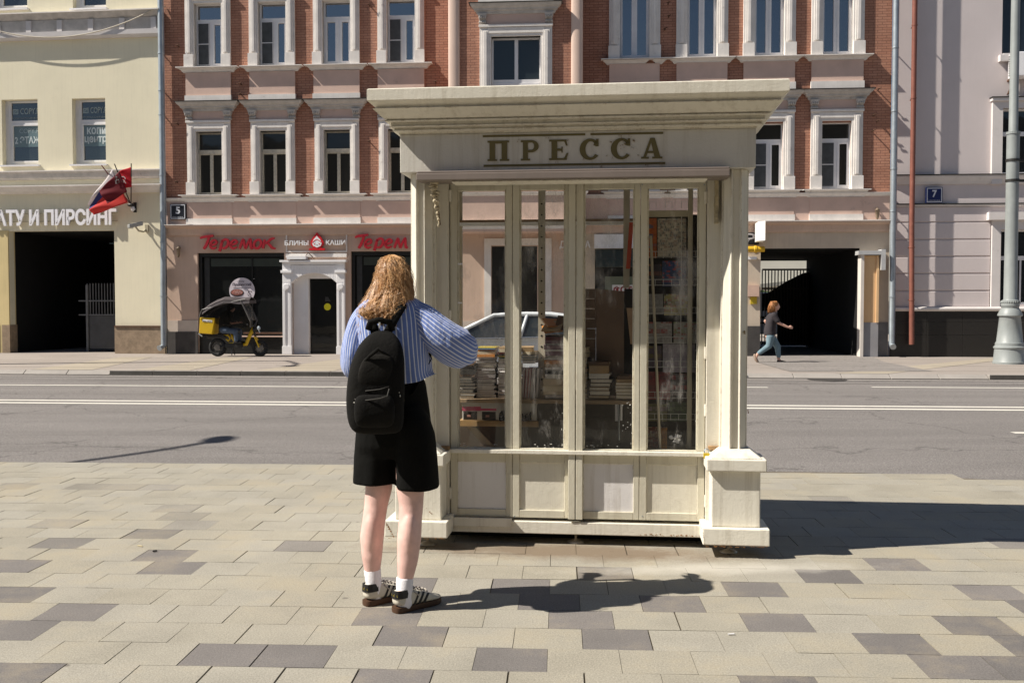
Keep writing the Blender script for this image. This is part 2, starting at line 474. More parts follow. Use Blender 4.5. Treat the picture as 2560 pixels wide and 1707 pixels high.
def slab_mat():
    m, nt, p = nodes('paving_slab')
    a = nt.nodes.new('ShaderNodeAttribute'); a.attribute_name = 'tone'
    d = nt.nodes.new('ShaderNodeAttribute'); d.attribute_name = 'dark'
    co = coords(nt)
    base = ramp(nt, a.outputs['Fac'], [(0.0, (0.308, 0.282, 0.226)), (0.5, (0.318, 0.294, 0.240)), (1.0, (0.325, 0.303, 0.254))])
    dk = ramp(nt, a.outputs['Fac'], [(0.0, (0.145, 0.134, 0.127)), (1.0, (0.195, 0.178, 0.166))])
    c = mixc(nt, d.outputs['Fac'], base, dk)
    c = mixc(nt, 1.0, c, ramp(nt, noise(nt, co, 2.2, 6), [(0.28, 0.86), (0.72, 1.12)]), 'MULTIPLY')
    c = mixc(nt, 0.85, c, ramp(nt, noise(nt, co, 120, 4, 0.85), [(0.32, 0.60), (0.68, 1.38)]), 'MULTIPLY')
    st = ramp(nt, noise(nt, co, 1.1, 8, 0.72), [(0.50, 0.0), (0.74, 0.6)])
    c = mixc(nt, st, c, (0.335, 0.275, 0.175))
    sc = noise(nt, coords(nt, (1.0, 9.0, 1)), 3.0, 8, 0.8)
    c = mixc(nt, ramp(nt, sc, [(0.66, 0.0), (0.72, 0.35)]), c, (0.5, 0.48, 0.42))
    sp = nt.nodes.new('ShaderNodeTexVoronoi'); sp.inputs['Scale'].default_value = 1.9
    nt.links.new(co, sp.inputs[0])
    c = mixc(nt, ramp(nt, sp.outputs[0], [(0.022, 0.75), (0.034, 0.0)]), c, (0.13, 0.115, 0.1))
    # trodden earth and builder's dust left along the foot of the kiosk
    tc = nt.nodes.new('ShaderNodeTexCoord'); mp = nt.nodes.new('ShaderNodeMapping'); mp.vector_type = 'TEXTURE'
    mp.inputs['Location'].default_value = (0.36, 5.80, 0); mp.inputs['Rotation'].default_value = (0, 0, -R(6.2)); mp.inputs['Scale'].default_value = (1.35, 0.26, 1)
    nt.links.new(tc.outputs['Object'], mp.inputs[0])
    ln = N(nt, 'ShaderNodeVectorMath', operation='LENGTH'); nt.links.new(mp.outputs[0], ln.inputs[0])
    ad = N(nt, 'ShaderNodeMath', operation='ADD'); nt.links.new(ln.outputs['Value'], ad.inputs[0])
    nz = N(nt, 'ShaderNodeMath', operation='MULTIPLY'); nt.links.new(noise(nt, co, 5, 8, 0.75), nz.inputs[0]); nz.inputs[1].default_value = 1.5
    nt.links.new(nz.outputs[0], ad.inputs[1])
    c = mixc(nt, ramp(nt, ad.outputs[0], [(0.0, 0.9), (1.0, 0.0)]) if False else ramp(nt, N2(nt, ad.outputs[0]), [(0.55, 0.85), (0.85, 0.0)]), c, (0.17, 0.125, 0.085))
    mp2 = nt.nodes.new('ShaderNodeMapping'); mp2.vector_type = 'TEXTURE'; mp2.inputs['Location'].default_value = (1.15, 5.42, 0); mp2.inputs['Rotation'].default_value = (0, 0, R(4)); mp2.inputs['Scale'].default_value = (0.95, 0.14, 1)
    nt.links.new(tc.outputs['Object'], mp2.inputs[0])
    ln2 = N(nt, 'ShaderNodeVectorMath', operation='LENGTH'); nt.links.new(mp2.outputs[0], ln2.inputs[0])
    ad2 = N(nt, 'ShaderNodeMath', operation='ADD'); nt.links.new(ln2.outputs['Value'], ad2.inputs[0]); nt.links.new(nz.outputs[0], ad2.inputs[1])
    c = mixc(nt, ramp(nt, N2(nt, ad2.outputs[0]), [(0.5, 0.6), (0.9, 0.0)]), c, (0.52, 0.49, 0.43))
    nt.links.new(c, p.inputs['Base Color'])
    p.inputs['Roughness'].default_value = 0.82
    p.inputs['Specular IOR Level'].default_value = 0.3
    nt.links.new(bump(nt, noise(nt, co, 140, 4), 0.4, 0.006), p.inputs['Normal'])
    return m
SLAB = slab_mat()
# ------------------------------------------------------------------ the setting: ground, road, pavements
MB().quad((-600, -300, -0.16), (600, -300, -0.16), (600, 900, -0.16), (-600, 900, -0.16)).build('ground', EARTH)['kind'] = 'structure'
ROAD_Z = -0.11
TW = math.tan(R(4.2))
road = MB()
def yline(x, y0): return y0 - x * TW
road.quad((-90, yline(-90, 6.6), ROAD_Z), (90, yline(90, 6.6), ROAD_Z), (90, yline(90, 24), ROAD_Z), (-90, yline(-90, 24), ROAD_Z))
road = road.build('road', ASPHALT)
road['kind'] = 'structure'
def line_band(name, x0, x1, px, py, w, mat, lift=0.004):
    p = G(px, py, ROAD_Z); y0 = p.y + p.x * TW
    return MB().quad((x0, yline(x0, y0 - w / 2), ROAD_Z + lift), (x1, yline(x1, y0 - w / 2), ROAD_Z + lift),
                     (x1, yline(x1, y0 + w / 2), ROAD_Z + lift), (x0, yline(x0, y0 + w / 2), ROAD_Z + lift)).build(name, mat, road)
line_band('centre_line', -60, 60, 400, 1003.0, 0.17, LINE)
line_band('centre_line', -60, 60, 400, 1009.5, 0.17, LINE)
line_band('lane_line', -60, 1.2, 400, 964.5, 0.14, LINE)
line_band('lane_line', G(1850, 968, ROAD_Z).x, G(1918, 968, ROAD_Z).x, 1900, 968.5, 0.14, LINE)
line_band('lane_line', G(2180, 968, ROAD_Z).x, 60, 2300, 968.5, 0.14, LINE)
line_band('lane_line', G(2532, 1082, ROAD_Z).x, 12, 2550, 1082, 0.14, LINE)
line_band('seam_strip', -60, 60, 400, 941, 0.55, ASPHALT_PATCH, 0.006)
line_band('seam_strip', -60, 60, 400, 950.5, 0.05, mk('tar_seam', (0.07, 0.062, 0.056), 0.9, 0.3, 3), 0.008)
# far pavement with a granite kerb
pk = G(640, 928, 0.0); KY = pk.y + pk.x * TW
fp = MB().quad((-90, yline(-90, KY + 0.15), -0.002), (90, yline(90, KY + 0.15), -0.002), (90, 60, -0.002), (-90, 60, -0.002))
fp = fp.build('far_pavement', PAVE_FAR); fp['kind'] = 'structure'
kb = MB()
xk = -40.0
while xk < 60:
    L = 1.0
    xa, xb = xk + 0.006, xk + L - 0.006
    t = 0.0
    for gx0, gx1 in ((G(0, 930).x - 30, G(175, 930).x), (G(1960, 930).x, G(2330, 930).x)):
        if xb > gx0 and xa < gx1: t = 0.085
    zt0 = -t
    kb.hexa([(xa, yline(xa, KY), -0.15), (xb, yline(xb, KY), -0.15), (xb, yline(xb, KY + 0.16), -0.15), (xa, yline(xa, KY + 0.16), -0.15)],
            [(xa, yline(xa, KY), zt0), (xb, yline(xb, KY), zt0), (xb, yline(xb, KY + 0.155), 0.004), (xa, yline(xa, KY + 0.155), 0.004)])
    xk += L
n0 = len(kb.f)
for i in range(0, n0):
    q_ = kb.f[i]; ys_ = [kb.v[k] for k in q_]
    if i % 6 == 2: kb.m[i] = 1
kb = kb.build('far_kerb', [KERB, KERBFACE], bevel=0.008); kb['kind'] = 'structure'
# slab joints and sandy bands laid across the far pavement
fb = MB()
for px0, px1, w in ((60, 300, 0.9), (330, 560, 0.8), (640, 880, 1.1), (2050, 2500, 0.7)):
    a = G(px0, 926); b = G(px1, 893)
    fb.quad((a.x, yline(a.x, KY + 0.2), 0.003), (a.x + w * 1.6, yline(a.x + w * 1.6, KY + 0.2), 0.003), (b.x + w, b.y, 0.003), (b.x, b.y, 0.003))
fb = fb.build('far_paving_band', PAVE_FARY, fp)
fj = MB()
for i in range(1, 7):
    y0 = KY + 0.15 + i * 1.0
    for k in range(12):
        x = -22 + k * 4 + random.uniform(-1, 1)
        fj.quad((x, yline(x, y0), 0.0045), (x + 3.4, yline(x + 3.4, y0), 0.0045), (x + 3.4, yline(x + 3.4, y0 + 0.03), 0.0045), (x, yline(x, y0 + 0.03), 0.0045))
fj.build('far_paving_joint', JOINT, fp)
dp_ = [G(px, py) for px, py in ((1975, 929), (2330, 928), (2210, 905), (2175, 889), (1880, 889), (1890, 905))]
ad_ = MB(); ad_.add([(p.x, p.y, 0.006) for p in dp_], [tuple(range(len(dp_)))]); ad_.build('driveway_patch', ASPHALT_PATCH, fp)
# near pavement: every slab is real and a little uneven; one sheet of them
PAVE_A = R(2.7)
pu = Vector((math.cos(PAVE_A), -math.sin(PAVE_A), 0)); pn = Vector((math.sin(PAVE_A), math.cos(PAVE_A), 0))
SW, SH = 0.297, 0.266
p0 = G(1443, 1622); c0 = G(1350, 1645)
def slab_uv(p):
    q = p - p0
    return q.dot(pu), q.dot(pn)
u00 = slab_uv(c0)[0] - 0.5 * SW + 0.03
def edge_y(px):
    pts = [(-600, 1149), (0, 1155), (870, 1166), (1870, 1176), (2180, 1180), (2290, 1187), (2400, 1193), (2560, 1201), (3600, 1225)]
    for (a, ya), (b, yb) in zip(pts, pts[1:]):
        if a <= px <= b: return ya + (yb - ya) * (px - a) / (b - a)
    return pts[0][1] if px < -600 else pts[-1][1]
def inside(p):
    r = p - CAM
    if p.y <= 1.0: return True
    px = 1280 + FPX * p.x / p.y
    return p.y < G(px, edge_y(px)).y - 0.0
darkpx = [(500, 1264), (420, 1283), (446, 1305), (440, 1330), (130, 1300), (120, 1352), (360, 1382), (479, 1382), (485, 1412), (27, 1404), (21, 1472), (240, 1516), (92, 1559), (10, 1592),
          (571, 1622), (740, 1627), (800, 1361), (1045, 1456), (985, 1530), (1040, 1580), (1268, 1461), (1236, 1641), (974, 1690), (82, 1706), (40, 1215), (220, 1216), (330, 1217), (430, 1218),
          (1514, 1428), (1328, 1464), (1868, 1466), (1367, 1502), (1661, 1502), (1448, 1542), (1530, 1595), (1300, 1643), (1917, 1548), (2200, 1602), (1911, 1692), (2205, 1398), (2036, 1428), (2526, 1466), (2526, 1505), (2504, 1551), (2504, 1605), (2494, 1662), (2477, 1695), (2123, 1257), (2477, 1347)]
cells = {}
for px, py in darkpx:
    a, b = slab_uv(G(px, py))
    j = math.floor(b / SH); i = math.floor((a - u00 - (0.5 * SW if j % 2 else 0)) / SW)
    cells[(i, j)] = 0.38 if py < 1315 else (0.8 if py < 1370 else 1.0)
slab = MB(); tone = []; dark = []
rng = random.Random(11)
for j in range(-17, 26):
    for i in range(-34, 40):
        a0 = u00 + i * SW + (0.5 * SW if j % 2 else 0); b0 = j * SH
        g = 0.0007 + 0.0009 * rng.random()
        ua, ub, va, vb = a0 + g, a0 + SW - g, b0 + g, b0 + SH - g
        if rng.random() < 0.34: ub -= rng.uniform(0.001, 0.006)
        if rng.random() < 0.07: va += rng.uniform(0.001, 0.003)
        cs = [p0 + pu * u + pn * v for u, v in ((ua, va), (ub, va), (ub, vb), (ua, vb))]
        tn = rng.random(); dkr = rng.random()
        tilt = [rng.uniform(-0.0014, 0.0014) for _ in range(4)]
        mid = p0 + pu * (a0 + SW / 2) + pn * (b0 + SH / 2)
        if not inside(mid): continue
        hide = (-0.30 > mid.x or mid.x > 3.2) and mid.y < 2.0
        if mid.y < 0.3 or abs(mid.x) > 1.2 + 0.75 * mid.y + 2.5: continue
        dk = cells[(i, j)] if (i, j) in cells else (0.7 if (dkr < 0.05 and (mid.y < 3.6 or mid.y > 9.5 or abs(mid.x) > 0.52 * mid.y)) else 0.0)
        z = [0.0 + t for t in tilt]
        nf = len(slab.f)
        slab.hexa([(c.x, c.y, -0.05) for c in cs], [(c.x, c.y, h) for c, h in zip(cs, z)])
        tone += [tn] * 6; dark += [dk] * 6
so = slab.build('near_pavement', SLAB, recalc=True)
for nm, arr in (('tone', tone), ('dark', dark)):
    at = so.data.attributes.new(nm, 'FLOAT', 'FACE'); at.data.foreach_set('value', arr)
so['kind'] = 'structure'
bed = MB()
n = 40
front = []
for k in range(n + 1):
    px = -900 + k * 4700 / n
    p = G(px, edge_y(px)); front.append((p.x, p.y))
pts = [(-30, -10), (30, -10), (30, front[-1][1])] + front[::-1] + [(-30, front[0][1])]
bed.prism(pts, 'z', -0.14, -0.006)
bed = bed.build('joint_bed', JOINT, so)
# ------------------------------------------------------------------ facades along the far side of the street
gB = G(1280, 887.5)
B = Frame(0.0, gB.y, 4.5)
def wall_grid(mb, u0, u1, z0, z1, holes, v=0.0, depth=0.3, m=0, mr=0):
    """front skin with rectangular holes and their reveals"""
    us = sorted({u0, u1} | {min(max(h[k], u0), u1) for h in holes for k in (0, 1)})
    zs = sorted({z0, z1} | {min(max(h[k], z0), z1) for h in holes for k in (2, 3)})
    for a, b in zip(us, us[1:]):
        for c, d in zip(zs, zs[1:]):
            x, y = (a + b) / 2, (c + d) / 2
            if any(h[0] < x < h[1] and h[2] < y < h[3] for h in holes): continue
            mb.quad((a, v, c), (b, v, c), (b, v, d), (a, v, d), m)
    for h in holes:
        a, b, c, d = h[:4]; e = v + (h[4] if len(h) > 4 else depth)
        mb.quad((a, v, c), (a, e, c), (a, e, d), (a, v, d), mr)
        mb.quad((b, e, c), (b, v, c), (b, v, d), (b, e, d), mr)
        mb.quad((a, v, d), (a, e, d), (b, e, d), (b, v, d), mr)
        if c > z0 + 0.01: mb.quad((a, e, c), (a, v, c), (b, v, c), (b, e, c), mr)
def moulding(mb, u0, u1, prof, v=0.0, ends=True, m=0):
    """stepped or sloped moulding: prof (out, z) from bottom to top, mitred ends"""
    rings = []
    for o, z in prof:
        rings.append([(u0 - (o if ends else 0), v - o, z), (u1 + (o if ends else 0), v - o, z), (u1 + (o if ends else 0), v + 0.02, z), (u0 - (o if ends else 0), v + 0.02, z)])
    mb.loft(rings, m)
def frame_bars(mb, a, b, c, d, v, w, t=0.06, m=0):
    mb.box(a, a + w, v, v + t, c, d, m); mb.box(b - w, b, v, v + t, c, d, m)
    mb.box(a + w, b - w, v + 0.002, v + t - 0.002, d - w, d, m); mb.box(a + w, b - w, v + 0.002, v + t - 0.002, c, c + w, m)

def architrave(par, uc, hw, ow, z0, z1, v=0.0, fluted=True, grey=False, head=0.30):
    """plaster surround: two pilaster strips with base blocks and a moulded head. hw half opening, ow half outer width"""
    s = MB()
    for k in (-1, 1):
        a, b = sorted((uc + k * hw, uc + k * ow))
        s.box(a, b, v - 0.075, v + 0.16, z0, z1 + head)
        w = b - a
        s.box(a + w * 0.20, a + w * 0.80, v - 0.105, v - 0.07, z0 + 0.40, z1 + head * 0.55)
        s.box(a + w * 0.36, a + w * 0.64, v - 0.125, v - 0.10, z0 + 0.42, z1 + head * 0.45)
        s.box(a - 0.02 if k < 0 else a + 0.002, b - 0.002 if k < 0 else b + 0.02, v - 0.135, v - 0.06, z0 + 0.002, z0 + 0.37)
    s.box(uc - hw, uc + hw, v - 0.073, v + 0.16, z1, z1 + head - 0.002)
    s.box(uc - ow - 0.02, uc + ow + 0.02, v - 0.13, v - 0.06, z1 + head - 0.05, z1 + head + 0.02)
    s.box(uc - hw - 0.10, uc + hw + 0.10, v - 0.10, v - 0.065, z1 + 0.08, z1 + head - 0.06)
    return s.build('surround', TRIM, par, bevel=0.006)
def sill_piece(par, uc, hw, z, v=0.0, mat=TRIM, drop=0.16, broken=False):
    s = MB()
    if broken:
        moulding(s, uc - hw, uc + hw * 0.35, [(0.02, z - drop), (0.07, z - drop + 0.05), (0.15, z - 0.045)], v)
        moulding(s, uc + hw * 0.86, uc + hw, [(0.02, z - drop), (0.07, z - drop + 0.05), (0.15, z - 0.045)], v, m=0)
    else:
        moulding(s, uc - hw, uc + hw, [(0.02, z - drop), (0.06, z - drop + 0.03), (0.07, z - drop + 0.06), (0.13, z - 0.06), (0.15, z - 0.04)], v)
    s.box(uc - hw - 0.20, uc + hw + 0.20, v - 0.215, v + 0.14, z - 0.036, z - 0.012)
    return s.build('sill', mat, par)
def apron(par, uc, hw, z0, z1, zb, v=0.0):
    s = MB()
    s.box(uc - hw, uc + hw, v - 0.06, v + 0.05, zb, z1, 0)
    s.box(uc - hw - 0.02, uc + hw + 0.02, v - 0.10, v + 0.05, z0, zb, 1)
    return s.build('apron', [PINK, TRIM], par)
def pediment(par, uc, hw, z0, z1, v=0.0):
    """small entablature: pink frieze between scroll brackets, cornice above. z0 architrave top, z1 cornice top"""
    s = MB()
    h = z1 - z0
    zc = z0 + h * 0.50
    s.box(uc - hw, uc + hw, v - 0.05, v + 0.05, z0 + 0.02, zc, 1)
    moulding(s, uc - hw, uc + hw, [(0.07, zc), (0.09, zc + 0.03), (0.10, zc + 0.07), (0.15, zc + 0.10), (0.16, zc + 0.14), (0.22, zc + 0.19), (0.25, z1 - 0.06), (0.26, z1 - 0.035)], v, m=0)
    s.box(uc - hw - 0.29, uc + hw + 0.29, v - 0.29, v + 0.01, z1 - 0.033, z1 - 0.012, 2)
    for k in (-1, 1):
        a, b = sorted((uc + k * (hw + 0.02), uc + k * (hw - 0.19)))
        s.loft([[(a, v - 0.06, z0 + 0.03), (b, v - 0.06, z0 + 0.03), (b, v, z0 + 0.03), (a, v, z0 + 0.03)],
                [(a, v - 0.10, z0 + 0.07), (b, v - 0.10, z0 + 0.07), (b, v, z0 + 0.07), (a, v, z0 + 0.07)],
                [(a + 0.02, v - 0.08, z0 + h * 0.26), (b - 0.02, v - 0.08, z0 + h * 0.26), (b - 0.02, v, z0 + h * 0.26), (a + 0.02, v, z0 + h * 0.26)],
                [(a - 0.01, v - 0.17, zc - 0.06), (b + 0.01, v - 0.17, zc - 0.06), (b + 0.01, v, zc - 0.06), (a - 0.01, v, zc - 0.06)],
                [(a - 0.02, v - 0.18, zc), (b + 0.02, v - 0.18, zc), (b + 0.02, v, zc), (a - 0.02, v, zc)]], 0)
        for q in range(4):
            uu = a + (b - a) * (q + 0.5) / 4
            s.ell((uu, v - 0.10 - 0.02 * (q % 2), z0 + h * 0.33 + 0.03 * (q % 2)), (0.03, 0.04, 0.07), 6, 5, 0)
            s.ell((uu, v - 0.15, zc - 0.10), (0.026, 0.035, 0.05), 6, 5, 0)
            s.ell((uu, v - 0.10, z0 + 0.07), (0.03, 0.035, 0.03), 6, 5, 0)
    return s.build('pediment', [TRIMG, PINK, DARKMETAL], par)
PRNG = random.Random(99)
def pane_quads(p, a, b, z0, z1, y, cuts=()):
    """sashes never hang quite true: each light of glass leans its own way"""
    us = [a] + list(cuts) + [b]
    for u0, u1 in zip(us, us[1:]):
        kx, kz_ = PRNG.uniform(-0.012, 0.012), PRNG.uniform(-0.014, 0.014)
        f = lambda u, z: (u, y + kx * (u - (u0 + u1) / 2) + kz_ * (z - (z0 + z1) / 2), z)
        p.quad(f(u0, z0), f(u1, z0), f(u1, z1), f(u0, z1))
def casement(par, uc, hw, z0, z1, kind, v=0.15, pane=None):
    """the window itself with its panes"""
    pane = pane or PANE
    f = MB(); p = MB(); e = MB()
    a, b = uc - hw, uc + hw
    if kind == 'plastic_t' or kind == 'plastic_t2':      # fixed light over two casements, left one with a net
        frame_bars(f, a, b, z0, z1, v, 0.045)
        zt = z1 - (z1 - z0) * 0.27
        f.box(a + 0.045, b - 0.045, v + 0.003, v + 0.055, zt - 0.05, zt + 0.05)
        f.box(uc - 0.02, uc + 0.07, v + 0.004, v + 0.054, z0 + 0.045, zt - 0.05)
        frame_bars(f, uc + 0.07, b - 0.045, z0 + 0.045, zt - 0.05, v - 0.012, 0.055)
        if kind == 'plastic_t2': frame_bars(f, a + 0.045, uc - 0.02, z0 + 0.045, zt - 0.05, v - 0.012, 0.055)
        zq = z1 - (z1 - z0) * 0.27; pane_quads(p, a, b, z0, zq, v + 0.04, (uc + 0.02,)); pane_quads(p, a, b, zq, z1, v + 0.04)
        if kind == 'plastic_t':
            e.box(a + 0.055, uc - 0.022, v - 0.02, v + 0.002, z0 + 0.06, zt - 0.06)
            f.box(a + 0.045, uc - 0.02, v - 0.026, v - 0.021, (z0 + zt) / 2 - 0.012, (z0 + zt) / 2 + 0.012)
            frame_bars(f, a + 0.047, uc - 0.02, z0 + 0.05, zt - 0.055, v - 0.024, 0.016, 0.012)
    elif kind == 'plastic_2':                            # two tall casements
        frame_bars(f, a, b, z0, z1, v, 0.05)
        f.box(uc - 0.03, uc + 0.03, v + 0.004, v + 0.054, z0 + 0.05, z1 - 0.05)
        for c, d in ((a + 0.05, uc - 0.03), (uc + 0.03, b - 0.05)): frame_bars(f, c, d, z0 + 0.05, z1 - 0.05, v - 0.012, 0.05)
        pane_quads(p, a, b, z0, z1, v + 0.04, (uc,))
    elif kind == 'plastic_4':
        frame_bars(f, a, b, z0, z1, v, 0.05)
        zt = z0 + (z1 - z0) * 0.42
        f.box(uc - 0.05, uc + 0.05, v + 0.004, v + 0.054, z0 + 0.05, z1 - 0.05)
        f.box(a + 0.05, b - 0.05, v + 0.006, v + 0.05, zt - 0.05, zt + 0.05)
        frame_bars(f, uc + 0.05, b - 0.05, z0 + 0.05, zt - 0.05, v - 0.012, 0.06)
        frame_bars(f, a + 0.05, uc - 0.05, z0 + 0.05, zt - 0.05, v - 0.012, 0.06)
        zq = z0 + (z1 - z0) * 0.42; pane_quads(p, a, b, z0, zq, v + 0.04, (uc,)); pane_quads(p, a, b, zq, z1, v + 0.04, (uc,))
    elif kind == 'old':                                  # flaking wooden frame with a deep transom
        frame_bars(f, a, b, z0, z1, v, 0.03)
        zt = z1 - (z1 - z0) * 0.30
        f.box(a + 0.03, b - 0.03, v - 0.03, v + 0.055, zt - 0.08, zt + 0.04)
        f.box(uc - 0.024, uc + 0.024, v + 0.003, v + 0.05, z0 + 0.03, zt - 0.08)
        frame_bars(f, a + 0.03, uc - 0.024, z0 + 0.03, zt - 0.08, v - 0.004, 0.022)
        frame_bars(f, uc + 0.024, b - 0.03, z0 + 0.03, zt - 0.08, v - 0.004, 0.022)
        zq = z1 - (z1 - z0) * 0.30; pane_quads(p, a, b, z0, zq, v + 0.036, (uc,)); pane_quads(p, a, b, zq, z1, v + 0.036)
    elif kind == 'one_t':                                # yellow house: one light under a fixed one
        frame_bars(f, a, b, z0, z1, v, 0.05)
        zt = z1 - (z1 - z0) * 0.335
        f.box(a + 0.05, b - 0.05, v + 0.003, v + 0.055, zt - 0.055, zt + 0.055)
        frame_bars(f, a + 0.05, b - 0.05, z0 + 0.05, zt - 0.055, v - 0.012, 0.05)
        zq = z1 - (z1 - z0) * 0.335; pane_quads(p, a, b, z0, zq, v + 0.04); pane_quads(p, a, b, zq, z1, v + 0.04)
    w = f.build('window', OLDWOOD if kind == 'old' else PLASTIC, par)
    p.build('pane', pane, w)
    if e.v: e.build('insect_screen', NET, w)
    return w

# --------------------------------------------------- the brick house
bh = thing_in(B, 'brick_building', 'terracotta brick house with white window surrounds and pink stucco ground floor', 'building')
TOP = 13.6
RV = -0.9
uL, uR = B.u(414, 400), B.u(2226, 400)
ra, rb = B.u(1121, 100, RV), B.u(1457, 100, RV)
left_u = [B.u(p, 170) for p in (521.5, 681.5, 842, 1003)]
right_u = [B.u(p, 150) for p in (1586, 1754.5, 1922.5, 2093)]
zS3, zG3, zT3 = 8.54, 8.585, 10.40      # third floor: sill top, glass bottom, glass top
zS2, zG2, zT2 = 4.76, 4.80, 6.64       # second floor
HW = 0.42
zStr0, zStr1 = 3.60, 3.875
holes = []
for u in left_u + right_u:
    holes.append((u - HW, u + HW, zG3 - 0.04, zT3 + 0.06))
    holes.append((u - HW + 0.02, u + HW - 0.02, zG2 - 0.04, zT2))
w = MB()
wall_grid(w, uL, ra, zStr1 - 0.02, TOP, [h for h in holes if h[1] < ra], m=0, mr=1)
wall_grid(w, rb, uR, zStr1 - 0.02, TOP, [h for h in holes if h[0] > rb], m=0, mr=1)
w.box(uL, uR, 0.35, 0.6, zStr1, TOP, 0)
w.build('brick_wall', [BRICK, TRIM], bh)
# pink band with ledge under the second-floor windows, base blocks, string cornice
band = MB()
for a, b in ((uL + 0.02, ra), (rb, uR - 0.02)):
    band.box(a, b, -0.045, 0.02, zStr1, 4.56, 0)
    moulding(band, a, b, [(0.05, 4.56), (0.09, 4.60), (0.12, 4.64), (0.125, 4.665)], 0, False, 1)
    moulding(band, a, b, [(0.05, zStr0 - 0.05), (0.07, zStr0 + 0.02), (0.09, zStr0 + 0.16), (0.20, zStr0 + 0.20), (0.21, zStr1 - 0.03)], 0, False, 2)
    band.box(a, b, -0.235, 0.0, zStr1 - 0.028, zStr1 - 0.002, 1)
band.build('string_course', [PINK, TRIM, PEACH], bh)
# risalit (projecting centre bay) with its two pale pilasters
r = MB()
cu = (B.u(1228, 130, RV) + B.u(1352, 130, RV)) / 2
chw = (B.u(1352, 130, RV) - B.u(1228, 130, RV)) / 2
cz1 = B.z(1290, 92, RV); cz0 = cz1 - 2.1
r_holes = [(cu - chw, cu + chw, cz0 - 0.04, cz1)]
wall_grid(r, ra, rb, 4.56, TOP, r_holes, v=RV, m=0, mr=1)
r.quad((ra, 0.0, 3.9), (ra, RV, 3.9), (ra, RV, TOP), (ra, 0.0, TOP), 0)
r.quad((rb, RV, 3.9), (rb, 0.0, 3.9), (rb, 0.0, TOP), (rb, RV, TOP), 0)
r.quad((ra, RV, TOP), (rb, RV, TOP), (rb, 0, TOP), (ra, 0, TOP), 0)
r.box(ra - 0.04, rb + 0.04, RV - 0.045, 0.3, zStr0 - 0.05, 4.56, 2)
moulding(r, ra - 0.04, rb + 0.04, [(0.05, 4.56), (0.09, 4.60), (0.12, 4.64), (0.125, 4.665)], RV, True, 1)
moulding(r, ra - 0.04, rb + 0.04, [(0.05, zStr0 + 0.02), (0.09, zStr0 + 0.16), (0.20, zStr0 + 0.20), (0.21, zStr1 - 0.03)], RV, True, 1)
r.build('projecting_bay', [BRICK, TRIM, PINK], bh, recalc=False)
pl = MB()
for a, b in ((1121, 1149), (1428, 1457)):
    ua, ub = B.u(a, 100, RV), B.u(b, 100, RV)
    uc, rr = (ua + ub) / 2, (ub - ua) / 2
    pts = [(ua, RV + 0.02)] + [(uc - rr * math.cos(math.pi * k / 10), RV - 0.02 - rr * 0.45 * math.sin(math.pi * k / 10)) for k in range(11)] + [(ub, RV + 0.02)]
    pl.prism(pts, 'z', 4.67, TOP - 0.01)
smooth_angle(pl.build('pilaster', mk('pale_pink_pilaster', (0.62, 0.47, 0.39), 0.85, 0.06, 1, 0.15, 50), bh), 35)
architrave(bh, cu, chw, chw + 0.32, cz0, cz1, RV)
pediment(bh, cu, chw + 0.32, cz1 + 0.32, B.z(1290, 10, RV), RV)
apron(bh, cu, chw + 0.34, B.z(1290, 8, RV) + 0.02, TOP - 1.0, TOP - 1.9, RV)
casement(bh, cu, chw, cz0, cz1, 'plastic_4', RV + 0.15, glass_dark('bay_pane', (0.02, 0.026, 0.028), 1.55, 0.05))
for i, u in enumerate(left_u):
    architrave(bh, u, HW, 0.69, zS3, zT3 + 0.02)
    sill_piece(bh, u, 0.74, zS3)
    apron(bh, u, 0.69, 7.53, 8.38, 7.70)
    casement(bh, u, HW, zG3, zT3 + 0.04, 'plastic_t2' if i == 2 else 'plastic_t')
    architrave(bh, u, HW - 0.02, 0.665, zS2, zT2)
    pediment(bh, u, 0.68, zT2 + 0.30, 7.525)
    sill_piece(bh, u, 0.70, zS2, drop=0.24)
    apron(bh, u, 0.69, zStr1, 4.53, 4.05)
    casement(bh, u, HW - 0.02, zG2, zT2 - 0.02, 'old', 0.16, PANE_DULL)
for i, u in enumerate(right_u):
    architrave(bh, u, HW, 0.73, zS3, zT3 + 0.30)
    sill_piece(bh, u, 0.76, zS3, broken=(i == 0))
    apron(bh, u, 0.72, 7.58, 8.40, 7.80)
    casement(bh, u, HW + 0.02, zG3, zT3 + 0.30, 'plastic_2')
    architrave(bh, u, HW - 0.01, 0.72, zS2, zT2 + 0.05)
    pediment(bh, u, 0.72, zT2 + 0.35, 7.575)
    sill_piece(bh, u, 0.74, zS2, drop=0.24)
    apron(bh, u, 0.73, zStr1, 4.53, 4.05)
    casement(bh, u, HW + 0.01, zG2, zT2 + 0.04, 'plastic_t', 0.15, PANE_DULL)
# ground floor
def bu(p, y=700, v=0.0): return B.u(p, y, v)
def bz(p, y): return B.z(p, y)
sw1 = (bu(494), bu(711), 0.0, bz(600, 632), 0.25)
portal_out = (bu(709), bu(864))
dr = (bu(730), bu(844), 0.0, bz(790, 672), 1.0)
sw2 = (bu(877), bu(1110), 0.0, bz(980, 628), 0.25)
wn1 = (bu(1228), bu(1343), 0.0, bz(1290, 615), 0.30)
shop = (bu(1487), bu(1602), 0.0, bz(1540, 622), 0.6)
arch = (bu(1901), bu(2148), 0.0, bz(2020, 621), 7.0)
BAYZ = zStr0 - 0.05
g = MB()
mid = bu(1420)
wall_grid(g, uL, mid, 0.0, zStr0 - 0.04, [sw1, dr, sw2, wn1], m=0, mr=0)
wall_grid(g, mid, uR, 0.0, zStr0 - 0.04, [shop, arch], m=1, mr=2)
